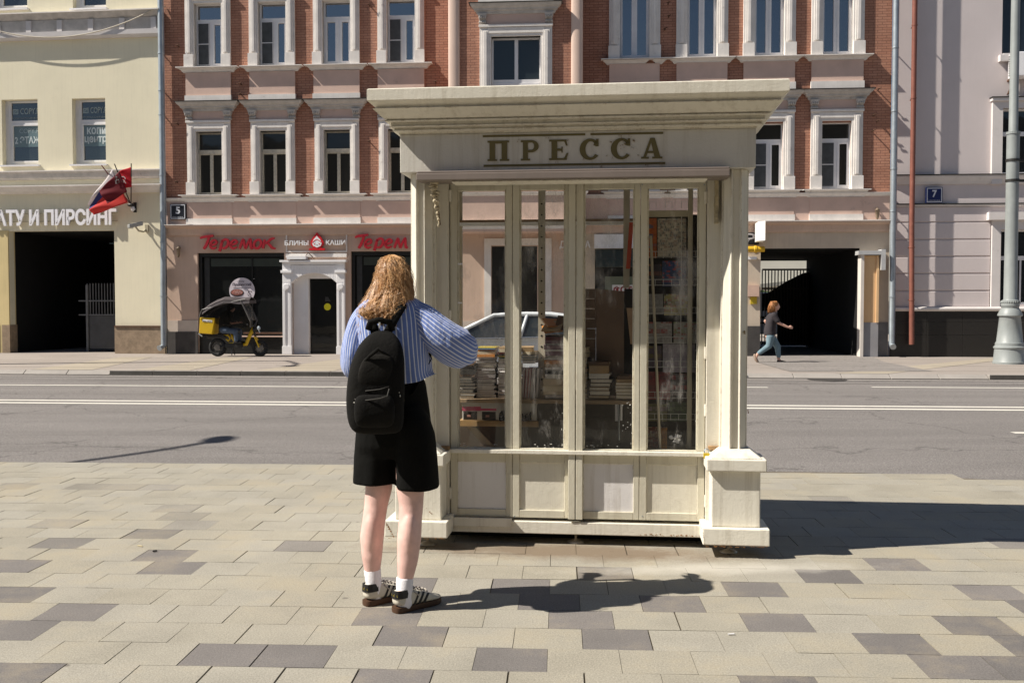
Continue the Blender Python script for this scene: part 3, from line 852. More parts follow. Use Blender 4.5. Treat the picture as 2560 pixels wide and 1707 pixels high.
# passage behind the arch: dark side walls, ceiling, end wall with an opening to the yard
a0, a1 = arch[0], arch[1]
AZ = arch[3]
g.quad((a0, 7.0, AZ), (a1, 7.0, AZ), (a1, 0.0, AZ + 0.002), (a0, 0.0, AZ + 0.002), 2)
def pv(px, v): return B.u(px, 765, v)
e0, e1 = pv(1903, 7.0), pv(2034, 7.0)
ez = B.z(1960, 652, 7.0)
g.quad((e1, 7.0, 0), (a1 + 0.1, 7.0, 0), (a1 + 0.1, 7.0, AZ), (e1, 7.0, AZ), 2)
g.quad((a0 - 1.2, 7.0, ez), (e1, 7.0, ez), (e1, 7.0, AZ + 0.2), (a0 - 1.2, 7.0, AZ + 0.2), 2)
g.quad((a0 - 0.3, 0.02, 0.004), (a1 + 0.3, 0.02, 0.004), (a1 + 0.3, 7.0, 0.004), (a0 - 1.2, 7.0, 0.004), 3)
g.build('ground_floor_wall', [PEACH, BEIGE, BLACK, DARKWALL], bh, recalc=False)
PLM = [mk('pale_plinth_paint', (0.55, 0.47, 0.40), 0.85, 0.12, 2, 0.2, 40), mk('dark_plinth', (0.06, 0.055, 0.052), 0.8, 0.25, 4, 0.3, 40), BROWNSTONE, mk('grey_plinth_paint', (0.17, 0.165, 0.165), 0.8, 0.2, 3, 0.2, 40)]
zpl, zpm = bz(470, 829), bz(470, 801)
for a, b in ((uL + 0.01, sw1[0]), (bu(864) + 0.05, bu(877) - 0.005), (bu(1112), wn1[0])):
    pb = MB(); pb.box(a, b, -0.03, 0.02, zpl, zpm, 0)
    if a < sw1[0] - 1: pb.box(a, b - 0.141, -0.05, 0.02, 0.0, zpl, 1); pb.box(b - 0.14, b, -0.035, 0.02, 0.0, zpl, 2)
    else: pb.box(a, b, -0.05, 0.02, 0.0, zpl, 1)
    pb.build('plinth', PLM, bh)
pb = MB(); pb.box(bu(1848), arch[0], -0.035, 0.02, 0.0, bz(1880, 815), 1); pb.build('plinth', PLM, bh)
pb = MB(); pb.box(arch[1] + 0.5, uR - 0.02, -0.035, 0.02, 0.0, bz(2200, 806), 3); pb.build('plinth', PLM, bh)
def shop_window(h, bars, name='shop_window', lower=0.55):
    f = MB()
    a, b, c, d = h[:4]
    f.box(a, b, 0.10, 0.20, d - 0.11, d); f.box(a, a + 0.10, 0.10, 0.20, 0, d - 0.11); f.box(b - 0.05, b, 0.10, 0.20, 0, d - 0.11)
    for x in bars: f.box(x - 0.012, x + 0.012, 0.16, 0.21, lower, d - 0.11)
    f.box(a + 0.10, b - 0.05, 0.08, 0.21, 0.0, lower)
    o = f.build(name, mk('black_shop_frame', (0.012, 0.012, 0.011), 0.4, 0.2, 5), bh)
    p = MB(); p.quad((a + 0.1, 0.2, lower), (b - 0.05, 0.2, lower), (b - 0.05, 0.2, d - 0.11), (a + 0.1, 0.2, d - 0.11)); p.build('pane', SHOPGLASS, o)
    q = MB(); q.box(a + 0.35, b - 0.08, 0.190, 0.198, d - 0.40, d - 0.16, 0); q.box(a + 0.14, a + 0.30, 0.190, 0.198, lower + 0.01, d - 0.13, 1); q.box(a + (b - a) * 0.62, a + (b - a) * 0.63, 0.191, 0.198, d - 0.78, d - 0.765, 2); q.build('blind_and_glint', [mk('dim_green_blind', (0.03, 0.037, 0.028), 0.4, 0.2, 4), mk('dim_grey_curtain', (0.03, 0.03, 0.03), 0.5, 0.3, 6), WHITE], o)  # blind and grey strip; the small white fleck is a painted lamp glint
    q = MB(); q.box(a + (b - a) * 0.52, b - 0.02, 0.02, 0.12, lower + 0.04, lower + 0.09); q.box(a + (b - a) * 0.50, b - 0.02, -0.02, 0.10, lower - 0.05, lower - 0.015, 1)
    q.build('ledge', [RUST, PINK], o)
    return o
z_low = bz(600, 838)
s1 = shop_window(sw1, [bu(626)], lower=z_low)
s2 = shop_window(sw2, [bu(990)], lower=z_low)
wv = MB(); wv.box(wn1[0], wn1[1], 0.2, 0.25, 0, wn1[3]); o = wv.build('shop_window', SHOPGLASS, bh)
wv = MB(); frame_bars(wv, wn1[0] - 0.2, wn1[1] + 0.42, 0.0, wn1[3] + 0.22, -0.05, 0.2, 0.08); wv.build('surround', TRIM, o)
# white portal with a segmental arch
pt = MB()
pa, pbb = bu(709), bu(864)
da, db = bu(730), bu(844)
zt = bz(790, 651); z_imp = bz(790, 708); z_crown = bz(790, 683)
pt.box(pa - 0.06, pbb + 0.06, -0.20, 0.0, zt - 0.06, zt)
pt.box(pa, pbb, -0.13, 0.0, zt - 0.13, zt - 0.06)
pt.box(da, db, -0.05, 0.0, z_crown + 0.20, zt - 0.13)
for k, (a, b) in enumerate(((pa, da), (db, pbb))):
    pt.box(a, b, -0.10, 0.10, 0.0, z_imp + 0.02)
    pt.box(a - 0.0, b + 0.0, -0.12, 0.0, z_imp + 0.021, zt - 0.13)
    pt.box(a - 0.04, b + 0.04, -0.17, 0.0, z_imp + 0.30, z_imp + 0.38)
    pt.box(a + 0.07, b - 0.07, -0.115, -0.09, 0.32, z_imp - 0.24) if False else None
    wq = (b - a)
    pt.box(a, a + wq * 0.32, -0.13, -0.10, 0.25, z_imp - 0.22); pt.box(b - wq * 0.32, b, -0.13, -0.10, 0.25, z_imp - 0.22)
    pt.box(a, b, -0.132, -0.10, z_imp - 0.219, z_imp + 0.0); pt.box(a - 0.02, b + 0.02, -0.14, -0.10, 0.0, 0.249)
    pt.disc(((a + b) / 2, -0.165, z_imp - 0.10), 0.085, 'y', 18, 0.04)
cen = (da + db) / 2; hwp = (db - da) / 2
arcpts = []
rise = z_crown - z_imp
Rr = (hwp * hwp + rise * rise) / (2 * rise)
for k in range(17):
    x = -hwp + 2 * hwp * k / 16
    arcpts.append((cen + x, z_crown - Rr + math.sqrt(max(Rr * Rr - x * x, 0))))
for (xa, za), (xb, zb) in zip(arcpts, arcpts[1:]):
    pt.hexa([(xa, -0.105, za), (xb, -0.105, zb), (xb, 0.12, zb), (xa, 0.12, za)], [(xa, -0.105, z_crown + 0.24), (xb, -0.105, z_crown + 0.24), (xb, 0.12, z_crown + 0.24), (xa, 0.12, z_crown + 0.24)])
# splayed white reveal beside the door
pt.box(da, bu(768), 0.13, 0.30, 0.0, z_crown + 0.1)
pt.box(bu(768), db, 0.13, 0.30, bz(800, 696), z_crown + 0.1)
portal = pt.build('door_portal', PORTALWHITE, bh, bevel=0.008)
dd = MB(); dd.box(bu(768) - 0.02, db, 0.31, 0.36, 0.0, bz(800, 694)); dd.box(bu(768) + 0.06, bu(770) + 0.10, 0.30, 0.32, 0.9, 1.4)
door = dd.build('glass_door', SHOPGLASS, bh)
dk = MB()
c = B.uv(812, 767)
dk.disc((c[0], 0.300, c[1]), 0.105, 'y', 28, 0.006); dk.build('round_sticker', mk('yellow_sticker', (0.62, 0.58, 0.015), 0.6, 0.03, 3), door)
dk = MB()
for i in range(4): dk.box(c[0] - 0.07, c[0] + 0.09 - 0.02 * i, 0.302, 0.306, c[1] + 0.17 + i * 0.035, c[1] + 0.182 + i * 0.035)
dk.build('opening_hours', mk('grey_lettering', (0.1, 0.1, 0.1), 0.8), door)
# sign board recess with junk over the portal
jb = MB()
jb.box(bu(716), bu(868), -0.06, 0.0, bz(790, 643), bz(790, 634), 0)
jb.box(bu(723), bu(770), -0.24, -0.02, bz(745, 649), bz(745, 641), 1)
jb.box(bu(716), bu(719), -0.03, 0.0, bz(717, 630), bz(717, 588), 0); jb.box(bu(866), bu(869), -0.03, 0.0, bz(717, 630), bz(717, 588), 0)
jb.box(bu(716), bu(869), -0.035, 0.0, bz(717, 631), bz(717, 628), 0)
jb.tube([(bu(765), -0.1, bz(765, 645)), (bu(775), -0.2, bz(770, 632)), (bu(783), -0.12, bz(770, 641)), (bu(790), -0.2, bz(790, 648))], 0.012, 6, 2)
jb.build('cable_ledge', [TRIM, WHITE, RUST], bh)
# shop entrance seen through the kiosk: white board, dark green awning, doorway
st = MB()
st.box(shop[0] - 0.02, shop[1] + 0.03, -0.10, -0.001, bz(1540, 621), bz(1540, 586), 0)
st.hexa([(shop[0] + 0.02, -0.55, bz(1540, 668)), (shop[1], -0.55, bz(1540, 668)), (shop[1], -0.02, bz(1540, 668)), (shop[0] + 0.02, -0.02, bz(1540, 668))],
        [(shop[0] + 0.02, -0.42, bz(1540, 650)), (shop[1], -0.42, bz(1540, 650)), (shop[1], -0.02, bz(1540, 624)), (shop[0] + 0.02, -0.02, bz(1540, 624))], 1)
st.box(shop[0] + 0.3, shop[1], 0.42, 0.5, 0.9, bz(1540, 690), 2)
st.box(shop[0], shop[1], 0.5, 0.6, 0, shop[3], 3)
st.build('shop_entrance', [WHITE, mk('dark_green_awning', (0.02, 0.035, 0.03), 0.8, 0.2, 3), mk('sage_panel', (0.17, 0.2, 0.15), 0.8), BLACK], bh)
# ochre pier beside the arch with grey foot and zinc flashing
pr = MB()
qa, qb, qc = bu(2148), bu(2153), bu(2191)
zt2, zg = bz(2170, 640), bz(2170, 806)
pr.box(qa - 0.03, qb, -0.30, 0.05, 0.0, zt2 + 0.02, 0)
pr.box(qb, qc - 0.07, -0.22, 0.05, zg, zt2, 1); pr.box(qc - 0.07, qc, -0.26, 0.05, zg, zt2, 1)
pr.box(qb, qc, -0.24, 0.05, 0.0, zg, 2)
pr.box(qa - 0.12, qc + 0.03, -0.36, 0.02, zt2 + 0.02, zt2 + 0.13, 3)
pr.box(qc + 0.03, qc + 0.15, -0.36, 0.02, bz(2200, 676), zt2 + 0.17, 3)
pr.build('gate_pier', [mk('white_pier_edge', (0.62, 0.57, 0.52), 0.8, 0.1, 2), mk('apricot_paint', (0.66, 0.44, 0.24), 0.85, 0.06, 1.2, 0.15, 40, streak=0.15),
                       mk('grey_foot_paint', (0.27, 0.265, 0.275), 0.85, 0.1, 2, 0.2, 40), mk('zinc_flashing', (0.55, 0.55, 0.55), 0.5, 0.1, 3, metal=0.3)], bh)
# junction boxes, lamps, spikes on the wall
bx = MB()
bx.box(bu(1868), bu(1896), -0.14, 0.0, bz(1880, 741), bz(1880, 713), 0); bx.box(bu(1876), bu(1892), -0.05, 0.0, bz(1880, 760), bz(1880, 742), 1)
bx.box(bu(1868), bu(1890), -0.10, 0.0, bz(1880, 649), bz(1880, 642), 2)
bx.build('meter_box', [mk('salmon_box', (0.60, 0.42, 0.33), 0.7, 0.08, 3), mk('yellow_plate', (0.5, 0.36, 0.02), 0.6), WHITE], bh)
bx = MB(); bx.tube([(bu(1860), -0.16, bz(1880, 624)), (bu(1908), -0.16, bz(1905, 624))], [0.085, 0.08], 12)
bx.ell((bu(1886), -0.16, bz(1886, 624)), (0.10, 0.105, 0.105), 10, 6); bx.build('yellow_pipe', mk('yellow_gas_paint', (0.60, 0.36, 0.015), 0.5, 0.1, 4), bh)
def wall_lantern(px, py):
    q = MB(); u, z = B.uv(px, py)
    q.lathe([(0.02, z - 0.16), (0.045, z - 0.10), (0.065, z + 0.10), (0.075, z + 0.105), (0.02, z + 0.16)], 8, u, -0.14)
    q.tube([(u, 0, z + 0.13), (u, -0.07, z + 0.18), (u, -0.14, z + 0.15)], 0.012, 6)
    q.build('wall_lantern', [mk('lantern_bronze', (0.2, 0.15, 0.10), 0.5, 0.2, 9)], bh, smooth=True)
wall_lantern(451, 631); wall_lantern(2190, 536)
for px, py in ((448, 118), (446, 312), (604, 212), (604, 238), (925, 16), (925, 356), (1090, 208), (1670, 12), (1671, 45), (1662, 76), (2162, 226), (2194, 226), (2182, 291), (2192, 305), (2180, 330), (444, 457)):
    sk = MB(); u, z = B.uv(px, py)
    sk.tube([(u, 0.0, z), (u, -0.16, z + 0.01)], 0.018, 6); sk.tube([(u - 0.05, -0.16, z), (u + 0.06, -0.17, z + 0.03)], 0.014, 6)
    sk.build('wire_bracket', RUST, bh)
def drainpipe(par, fr, path, r, mat, name='drainpipe', clamps=()):
    q = MB()
    q.tube(path, r, 12)
    for z in clamps:
        u, v = path[0][0], path[0][1]
        for a, b in zip(path, path[1:]):
            if min(a[2], b[2]) <= z <= max(a[2], b[2]):
                t = (z - a[2]) / (b[2] - a[2]) if b[2] != a[2] else 0
                u, v = a[0] + (b[0] - a[0]) * t, a[1] + (b[1] - a[1]) * t
        q.lathe([(r * 1.12, z - 0.02), (r * 1.16, z), (r * 1.12, z + 0.02)], 12, u, v)
        q.box(u - 0.012, u + 0.012, v, v + 0.3, z - 0.012, z + 0.012)
    return smooth_angle(q.build(name, mat, par), 50)
ul, ul2 = bu(410.5, 300), bu(417, 800)
drainpipe(bh, B, [(ul, -0.16, TOP), (ul, -0.16, bz(412, 600)), (ul2, -0.22, bz(416, 730)), (ul2, -0.22, bz(416, 862)), (ul2 - 0.06, -0.42, bz(416, 869))], 0.088, ZINC, clamps=[bz(412, 138), bz(412, 230), bz(412, 290), bz(412, 440), bz(412, 607), bz(412, 740)])
ur, ur2 = bu(2231, 300), bu(2225, 800)
drainpipe(bh, B, [(ur, -0.2, TOP), (ur, -0.2, bz(2231, 640)), (ur2, -0.2, bz(2231, 655)), (ur2, -0.2, bz(2225, 858)), (ur2 - 0.02, -0.40, bz(2225, 866))], 0.085, ZINC, clamps=[bz(2231, 125), bz(2231, 282), bz(2231, 425), bz(2231, 530), bz(2225, 742)])
cap = MB(); moulding(cap, uL, uR, [(0.1, TOP - 0.5), (0.3, TOP - 0.2), (0.5, TOP - 0.1), (0.55, TOP + 0.05)], 0, False); cap.box(uL, uR, -0.01, 9.0, TOP + 0.051, TOP + 0.15, 1)
cap.build('roof', [TRIM, DARKMETAL], bh)

# gate and yard beyond the arch
gv = 6.6
gt = thing_in(B, 'yard_gate', 'dark iron bar gate across the passage under the brick house', 'gate', pv(1905, gv), gv, 0)
gb = MB(); gw = pv(2040, gv) - pv(1905, gv)
zgt, zgm, zgl = B.z(1960, 676, gv), B.z(1960, 702, gv), B.z(1960, 740, gv)
gb.box(0, gw, -0.03, 0.03, zgt, zgt + 0.06); gb.box(0, gw, -0.03, 0.03, zgm - 0.30, zgm - 0.24); gb.box(0, gw, -0.03, 0.03, 0.1, 0.16)
n = 17
for i in range(n + 1):
    x = gw * i / n
    gb.box(x - 0.018, x + 0.018, -0.018, 0.018, 0.05, zgt + 0.02)
gb.build('gate_bars', DARKMETAL, gt)
gb = MB(); gb.prism([(gw * 0.30, 0.05), (gw, 0.05), (gw, zgt - 0.02), (gw * 0.75, zgt - 0.10), (gw * 0.45, zgm - 0.02), (gw * 0.12, zgl + 0.12), (0.02, zgl + 0.08), (0.02, zgl - 0.35), (gw * 0.30, zgl - 0.35)], 'y', 0.03, 0.05); gb.build('gate_sheet', mk('dark_sheet', (0.010, 0.010, 0.010), 0.8), gt)
yv = 24.0
yb = thing_in(B, 'yard_building', 'sunlit cream yard building seen through the archway over the gate', 'building', pv(1960, yv), yv, 0)
q = MB(); q.box(-9, 9, 0, 4, 0, 8.5); q.build('wall', mk('cream_yard_wall', (0.62, 0.60, 0.53), 0.8, 0.05, 1), yb)
q = MB(); q.hexa([(-1.6, -1.6, 2.35), (4, -1.6, 3.05), (4, 0, 3.05), (-1.6, 0, 2.35)], [(-1.6, -1.6, 2.55), (4, -1.6, 3.15), (4, 0, 3.15), (-1.6, 0, 2.55)]); q.build('canopy', mk('grey_canopy', (0.3, 0.3, 0.27), 0.8), yb)
hg = thing_in(B, 'hedge', 'green shrubs in the sunny yard beyond the gate', 'shrub', pv(1925, 18), 18, 0)
rg = random.Random(3); q = MB()
for i in range(900):
    a = Vector((rg.gauss(0, 1.2), rg.gauss(0, 0.5), rg.uniform(0.2, 2.1))); d = Vector((rg.gauss(0, 1), rg.gauss(0, 1), rg.gauss(0, 1))).normalized() * 0.16; e = Vector((rg.gauss(0, 1), rg.gauss(0, 1), rg.gauss(0, 1))).normalized() * 0.10
    q.add([a, a + d, a + d + e, a + e], [(0, 1, 2, 3)])
q.build('foliage', mk('leaf_green', (0.07, 0.12, 0.03), 0.6, 0.4, 6), hg)
van = thing_in(B, 'parked_van', 'white van parked in the yard behind the gate bars', 'van', pv(1925, 10), 10, 0)
q = MB(); q.prism([(-1.2, 0.35), (1.3, 0.35), (1.3, 1.0), (0.9, 1.25), (0.5, 1.95), (-1.2, 2.0)], 'y', 0.0, 1.8); q.build('body', mk('white_car_paint', (0.62, 0.63, 0.65), 0.3, 0.03, 2), van, bevel=0.08)
q = MB(); q.box(-0.3, 0.35, -0.012, 0.0, 1.25, 1.75); q.build('window', SHOPGLASS, van)
q = MB(); q.box(-0.4, 0.8, -0.014, 0.0, 0.95, 1.05); q.box(-0.4, 0.8, -0.014, 0.0, 0.75, 0.82); q.build('side_trim', BLACK, van)
for x in (-0.7, 0.8):
    q = MB(); q.disc((x, -0.02, 0.33), 0.33, 'y', 20, 0.2); q.build('wheel', BLACK, van)

# --------------------------------------------------- the yellow house
gY = B.world(uL - 0.05, 0.02, 0)
Y = Frame(gY.x, gY.y, 6.5)
yh = thing_in(Y, 'yellow_building', 'pale yellow stucco house with grey moulded bands at the left edge', 'building')
def yu(p, y=400, v=0.0): return Y.u(p, y, v)
def yz(p, y, v=0.0): return Y.z(p, y, v)
wins = []
for a, b, y0, y1 in ((5, 95, 249, 413), (181, 264, 246, 411), (-170, -82, 252, 416)):
    wins.append((yu(a, 330), yu(b, 330), yz((a + b) / 2, y1), yz((a + b) / 2, y0), 0.28))
for a, b, y1 in ((-20, 68, 23), (182, 265, 22), (-200, -110, 26)):
    z = yz((a + b) / 2, y1); wins.append((yu(a, 10), yu(b, 10), z, z + 2.0, 0.28))
YU0 = yu(-1300)
gate_h = (yu(24, 700), yu(287, 700), 0.0, yz(160, 577), 0.25)
m = MB()
wall_grid(m, YU0, 0.0, 0.0, TOP - 0.4, wins + [gate_h], m=0, mr=0)
m.build('stucco_wall', [YELLOW], yh, recalc=False)
pas = MB()
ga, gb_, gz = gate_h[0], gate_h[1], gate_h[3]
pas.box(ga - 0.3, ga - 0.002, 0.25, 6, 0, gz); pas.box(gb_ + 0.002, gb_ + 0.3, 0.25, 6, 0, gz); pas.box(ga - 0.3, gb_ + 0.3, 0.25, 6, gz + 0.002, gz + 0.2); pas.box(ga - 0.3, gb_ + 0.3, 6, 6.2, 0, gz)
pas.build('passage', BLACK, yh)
jm = MB(); jm.box(yu(-3, 700), ga - 0.001, -0.05, 0.3, 0.0, gz + 0.02, 0); jm.box(yu(6, 700), ga + 0.02, -0.07, 0.32, 0.0, yz(20, 812), 1); jm.build('gateway_jamb', [OCHRE, BROWNSTONE], yh)
def yband(name, zb, zt, prof, mat=TRIMG):
    q = MB(); moulding(q, YU0, 0.0, prof, 0, False, 0); q.box(YU0, 0.0, -prof[-1][0] - 0.03, 0.0, zt, zt + 0.03, 1)
    q.build(name, [mat, TRIM], yh)
a, b = yz(200, 430), yz(200, 449); yband('cornice', b, a, [(0.05, b), (0.12, b + 0.05), (0.16, a - 0.05), (0.20, a)])
a, b = yz(200, 468), yz(200, 484); yband('cornice', b, a, [(0.05, b), (0.16, b + 0.06), (0.30, a)], TRIM)
a, b = yz(200, 37), yz(200, 50); yband('cornice', b, a, [(0.10, b), (0.16, b + 0.05), (0.26, a)])
a, b = yz(200, 50), yz(200, 94)
q = MB(); q.box(YU0, 0, -0.10, 0.0, b, a - 0.01, 0)
moulding(q, YU0, 0, [(0.12, b - 0.06), (0.20, b), (0.21, b + 0.14)], 0, False, 1)
x = yu(395, 60)
while x > YU0:
    q.box(x - 0.16, x, -0.15, -0.09, b + 0.14, a - 0.03, 1); x -= 0.99
q.build('frieze', [TRIMG, mk('pale_grey_band', (0.60, 0.57, 0.56), 0.85, 0.08, 2)], yh)
pq = MB(); pq.box(gb_, -0.02, -0.06, 0.02, 0, yz(350, 817), 0); pq.box(gb_, -0.02, -0.09, 0.02, yz(350, 817), yz(350, 814), 1); pq.build('plinth', [BROWNSTONE, RUST], yh)
pq = MB(); pq.box(YU0, yu(0, 700), -0.06, 0.02, 0, yz(20, 812), 0); pq.build('plinth', [BROWNSTONE, RUST], yh)
PANE_Y = glass_dark('yellow_house_pane', (0.02, 0.026, 0.03), 1.9, 0.04)
FILM = mk('translucent_film', (0.10, 0.155, 0.175), 0.35, 0.1, 3, spec=0.8)
LETW = mk('white_window_letters', (0.52, 0.58, 0.60), 0.5, 0.05, 3)
LETD = mk('faint_window_letters', (0.30, 0.36, 0.38), 0.5, 0.05, 3)
for i, wq in enumerate(wins):
    a, b, c, d = wq[:4]
    win = casement(yh, (a + b) / 2 + 0.07, (b - a) / 2 - 0.07, c + 0.05, d - 0.02, 'one_t', 0.20, PANE_Y)
    s = MB(); s.box(a - 0.06, b + 0.06, -0.10, 0.2, c - 0.05, c - 0.004); s.box(a + 0.001, a + 0.14, 0.19, 0.28, c, d - 0.002); s.build('sill', PLASTIC, win)
    zt = d - 0.02 - (d - c) * 0.335
    if i < 2:
        t = MB()
        u0 = a + 0.20
        text_mb('COPY.R', u0 + 0.26, b + 0.0 - 0.07, zt + 0.28, zt + 0.46, 0.232, 0.004, 0, 0, 0.01, t)
        t.box(u0 + 0.02, u0 + 0.20, 0.230, 0.233, zt + 0.28, zt + 0.44); t.box(u0 + 0.05, u0 + 0.17, 0.228, 0.230, zt + 0.31, zt + 0.41, 1)
        t.prism([(u0 + 0.06, zt + 0.32), (u0 + 0.16, zt + 0.40), (u0 + 0.16, zt + 0.43), (u0 + 0.04, zt + 0.33)], 'y', 0.224, 0.227)
        text_mb('КОПИРОВАЛЬНЫЙ ЦЕНТР', u0, b - 0.07, zt + 0.13, zt + 0.19, 0.232, 0.003, 0, 0, 0, t)
        t.build('window_lettering', [LETD, FILM], win)
        t = MB(); t.box(a + 0.24, b - 0.09, 0.231, 0.236, zt - 0.72, zt - 0.09, 0)
        if i == 0:
            text_mb('COPY.R', a + 0.42, b - 0.09, zt - 0.30, zt - 0.16, 0.230, 0.003, 2, 0, 0, t)
            text_mb('2 ЭТАЖ', a + 0.27, b - 0.09, zt - 0.62, zt - 0.40, 0.230, 0.004, 1, 0, 0.02, t)
        else:
            text_mb('копи', a + 0.34, b - 0.11, zt - 0.36, zt - 0.15, 0.230, 0.004, 1, 0, 0.025, t)
            text_mb('центр', a + 0.26, b - 0.09, zt - 0.66, zt - 0.42, 0.230, 0.004, 1, 0, 0.025, t)
        t.build('window_film', [FILM, LETW, LETD], win)
cp = MB(); cp.box(YU0, 0.0, 0.0, 8.0, TOP - 0.39, TOP - 0.2); cp.build('roof', DARKMETAL, yh)
# gate in the passage
yg = thing_in(Y, 'passage_gate', 'grey metal gate with sheet panel and bars in the dark left gateway', 'gate', gb_, 0.9, 0)
q = MB(); gw = Y.u(287, 700, 0.9) - Y.u(160, 700, 0.9)
zr1, zr2 = yz(230, 752, 0.9), yz(230, 787, 0.9)
for z in (zr1, zr2): q.box(-gw, 0, -0.02, 0.02, z - 0.02, z + 0.02)
for i in range(15):
    x = -gw * 0.80 * i / 14 - 0.05
    q.box(x - 0.012, x + 0.012, -0.012, 0.012, zr2, zr1 + 0.55)
q.box(-gw * 0.85, -gw * 0.81, -0.04, 0.04, 0, zr1 + 0.5)
q.build('gate_bars', mk('grey_gate_paint', (0.12, 0.12, 0.125), 0.6, 0.2, 5), yg)
q = MB(); q.box(-gw * 0.8, 0, 0.0, 0.02, 0.1, zr2 - 0.03); q.build('gate_sheet', mk('grey_gate_sheet', (0.06, 0.06, 0.063), 0.6, 0.3, 2), yg)

# --------------------------------------------------- the lilac house
gL = B.world(uR + 0.04, 0.06, 0)
L = Frame(gL.x, gL.y, 4.5)
lh = thing_in(L, 'lilac_building', 'pale lilac stucco house with dark granite plinth at the right edge', 'building')
def lu(p, y=400, v=0.0): return L.u(p, y, v)
def lz(p, y, v=0.0): return L.z(p, y, v)
LU1 = lu(3000)
lw = []
for off in (0.0, 2.9):
    lw.append((lu(2506, 60) + off, lu(2506, 60) + off + 1.5, lz(2530, 136), lz(2530, 136) + 2.4))
    lw.append((lu(2503, 350) + off, lu(2503, 350) + off + 1.5, lz(2530, 434), lz(2530, 272)))
    lw.append((lu(2498, 650) + off, lu(2498, 650) + off + 1.6, lz(2530, 760), lz(2530, 574)))
m = MB(); wall_grid(m, 0, LU1, 0, TOP + 0.6, lw, m=0, mr=1); m.build('stucco_wall', [LILAC, TRIM], lh, recalc=False)
tr = MB()
def lled(y0, y1, u0, u1, out, mat=0):
    a, b = lz(2350, y1), lz(2350, y0)
    moulding(tr, u0, u1, [(out * 0.3, a), (out * 0.5, a + (b - a) * 0.3), (out, b - 0.04), (out, b)], 0, False, mat)
    tr.box(u0, u1, -out - 0.03, 0, b, b + 0.03, 1)
lled(440, 461, 0.02, lu(2511), 0.14); lled(440, 462, lu(2511), LU1, 0.16)
lled(512, 517, 0.02, LU1, 0.08)
for i, (a, b, c, d) in enumerate(lw):
    o = 0.22
    if i % 3 == 1:
        tr.box(a - 0.28, a, -0.10, 0.05, c - 0.30, d + 0.2); tr.box(b, b + 0.28, -0.10, 0.05, c - 0.30, d + 0.2); tr.box(a, b, -0.098, 0.05, d, d + 0.198)
        tr.box(a - 0.32, b + 0.32, -0.17, 0.0, d + 0.20, d + 0.28); tr.box(a - 0.34, b + 0.34, -0.19, 0.0, d + 0.281, d + 0.31, 1); tr.box(a, b, -0.12, 0.1, c - 0.12, c - 0.002)
    elif i % 3 == 0:
        tr.box(a - 0.10, b + 0.1, -0.16, 0.1, c - 0.22, c - 0.04); tr.box(a, b, -0.13, 0.1, c - 0.038, c - 0.002)
    else:
        tr.box(a - 0.24, a, -0.10, 0.05, lz(2490, 767), d + 0.26); tr.box(b, b + 0.24, -0.10, 0.05, lz(2490, 767), d + 0.26); tr.box(a, b, -0.098, 0.05, d, d + 0.258)
        tr.box(a - 0.38, b + 0.38, -0.22, 0.0, d + 0.26, d + 0.48)
moulding(tr, 0.0, LU1, [(0.10, lz(2350, 778)), (0.16, lz(2350, 774)), (0.16, lz(2350, 770)), (0.10, lz(2350, 767))], 0, False, 0)
tr.build('window_trim', [mk('lilac_white_trim', (0.64, 0.60, 0.58), 0.8, 0.06, 2, dirt=(0.3, 0.27, 0.25), dirt_amt=0.3, ds=3), DARKMETAL], lh)
gr = MB()
ys = [y for y in (516, 556, 599, 641.5, 684, 727, 768)]
for y0, y1 in zip(ys, ys[1:]):
    gr.box(0.03, lw[2][0] - 0.26, -0.035, 0.01, lz(2350, y1) + 0.02, lz(2350, y0) - 0.02)
gr.build('rusticated_band', LILAC, lh, bevel=0.012)
gp = MB(); x = 0.02
while x < LU1:
    for z0, z1 in ((0.0, 0.62), (0.625, 0.98), (0.985, lz(2350, 778))):
        gp.box(x, x + 0.99, -0.09, 0.02, z0, z1)
    x += 0.995
gp.build('granite_plinth', GRANITE, lh, bevel=0.003)
PANE_L = glass_dark('lilac_house_pane', (0.012, 0.016, 0.02), 1.6, 0.03)
for i, (a, b, c, d) in enumerate(lw):
    f = MB(); frame_bars(f, a, b, c, d, 0.13, 0.05); zt = d - (d - c) * (0.38 if i % 3 != 0 else 0.3)
    f.box(a + 0.05, b - 0.05, 0.133, 0.185, zt - 0.06, zt + 0.06)
    if i % 3 == 2: f.box(a + 0.62, a + 0.66, 0.133, 0.18, c + 0.05, zt - 0.06)
    wi = f.build('window', PLASTIC, lh)
    p = MB(); p.quad((a, 0.17, c), (b, 0.17, c), (b, 0.17, d), (a, 0.17, d)); p.build('pane', PANE_L, wi)
rp = lu(2275.5, 200)
drainpipe(lh, L, [(rp, -0.32, TOP), (rp, -0.32, lz(2275, 560)), (lu(2271, 800), -0.32, lz(2271, 860))], 0.072, REDPIPE, clamps=[lz(2275, 72), lz(2275, 252), lz(2275, 620), lz(2271, 750)])
lc = MB(); lc.box(0, LU1, 0.0, 8.0, TOP + 0.61, TOP + 0.8); lc.build('roof', DARKMETAL, lh)
ac = thing_in(L, 'air_conditioner', 'white slatted air conditioner on the lilac wall behind the lamp post', 'air conditioner', lu(2516, 170), 0, lz(2530, 201))
q = MB(); q.box(0, 1.0, -0.55, -0.1, 0, 0.66); q.build('casing', WHITE, ac, bevel=0.02)
q = MB()
for i in range(9): q.box(-0.004, 0.0, -0.50, -0.16, 0.06 + i * 0.065, 0.10 + i * 0.065)
q.build('side_louvre', DARKMETAL, ac)
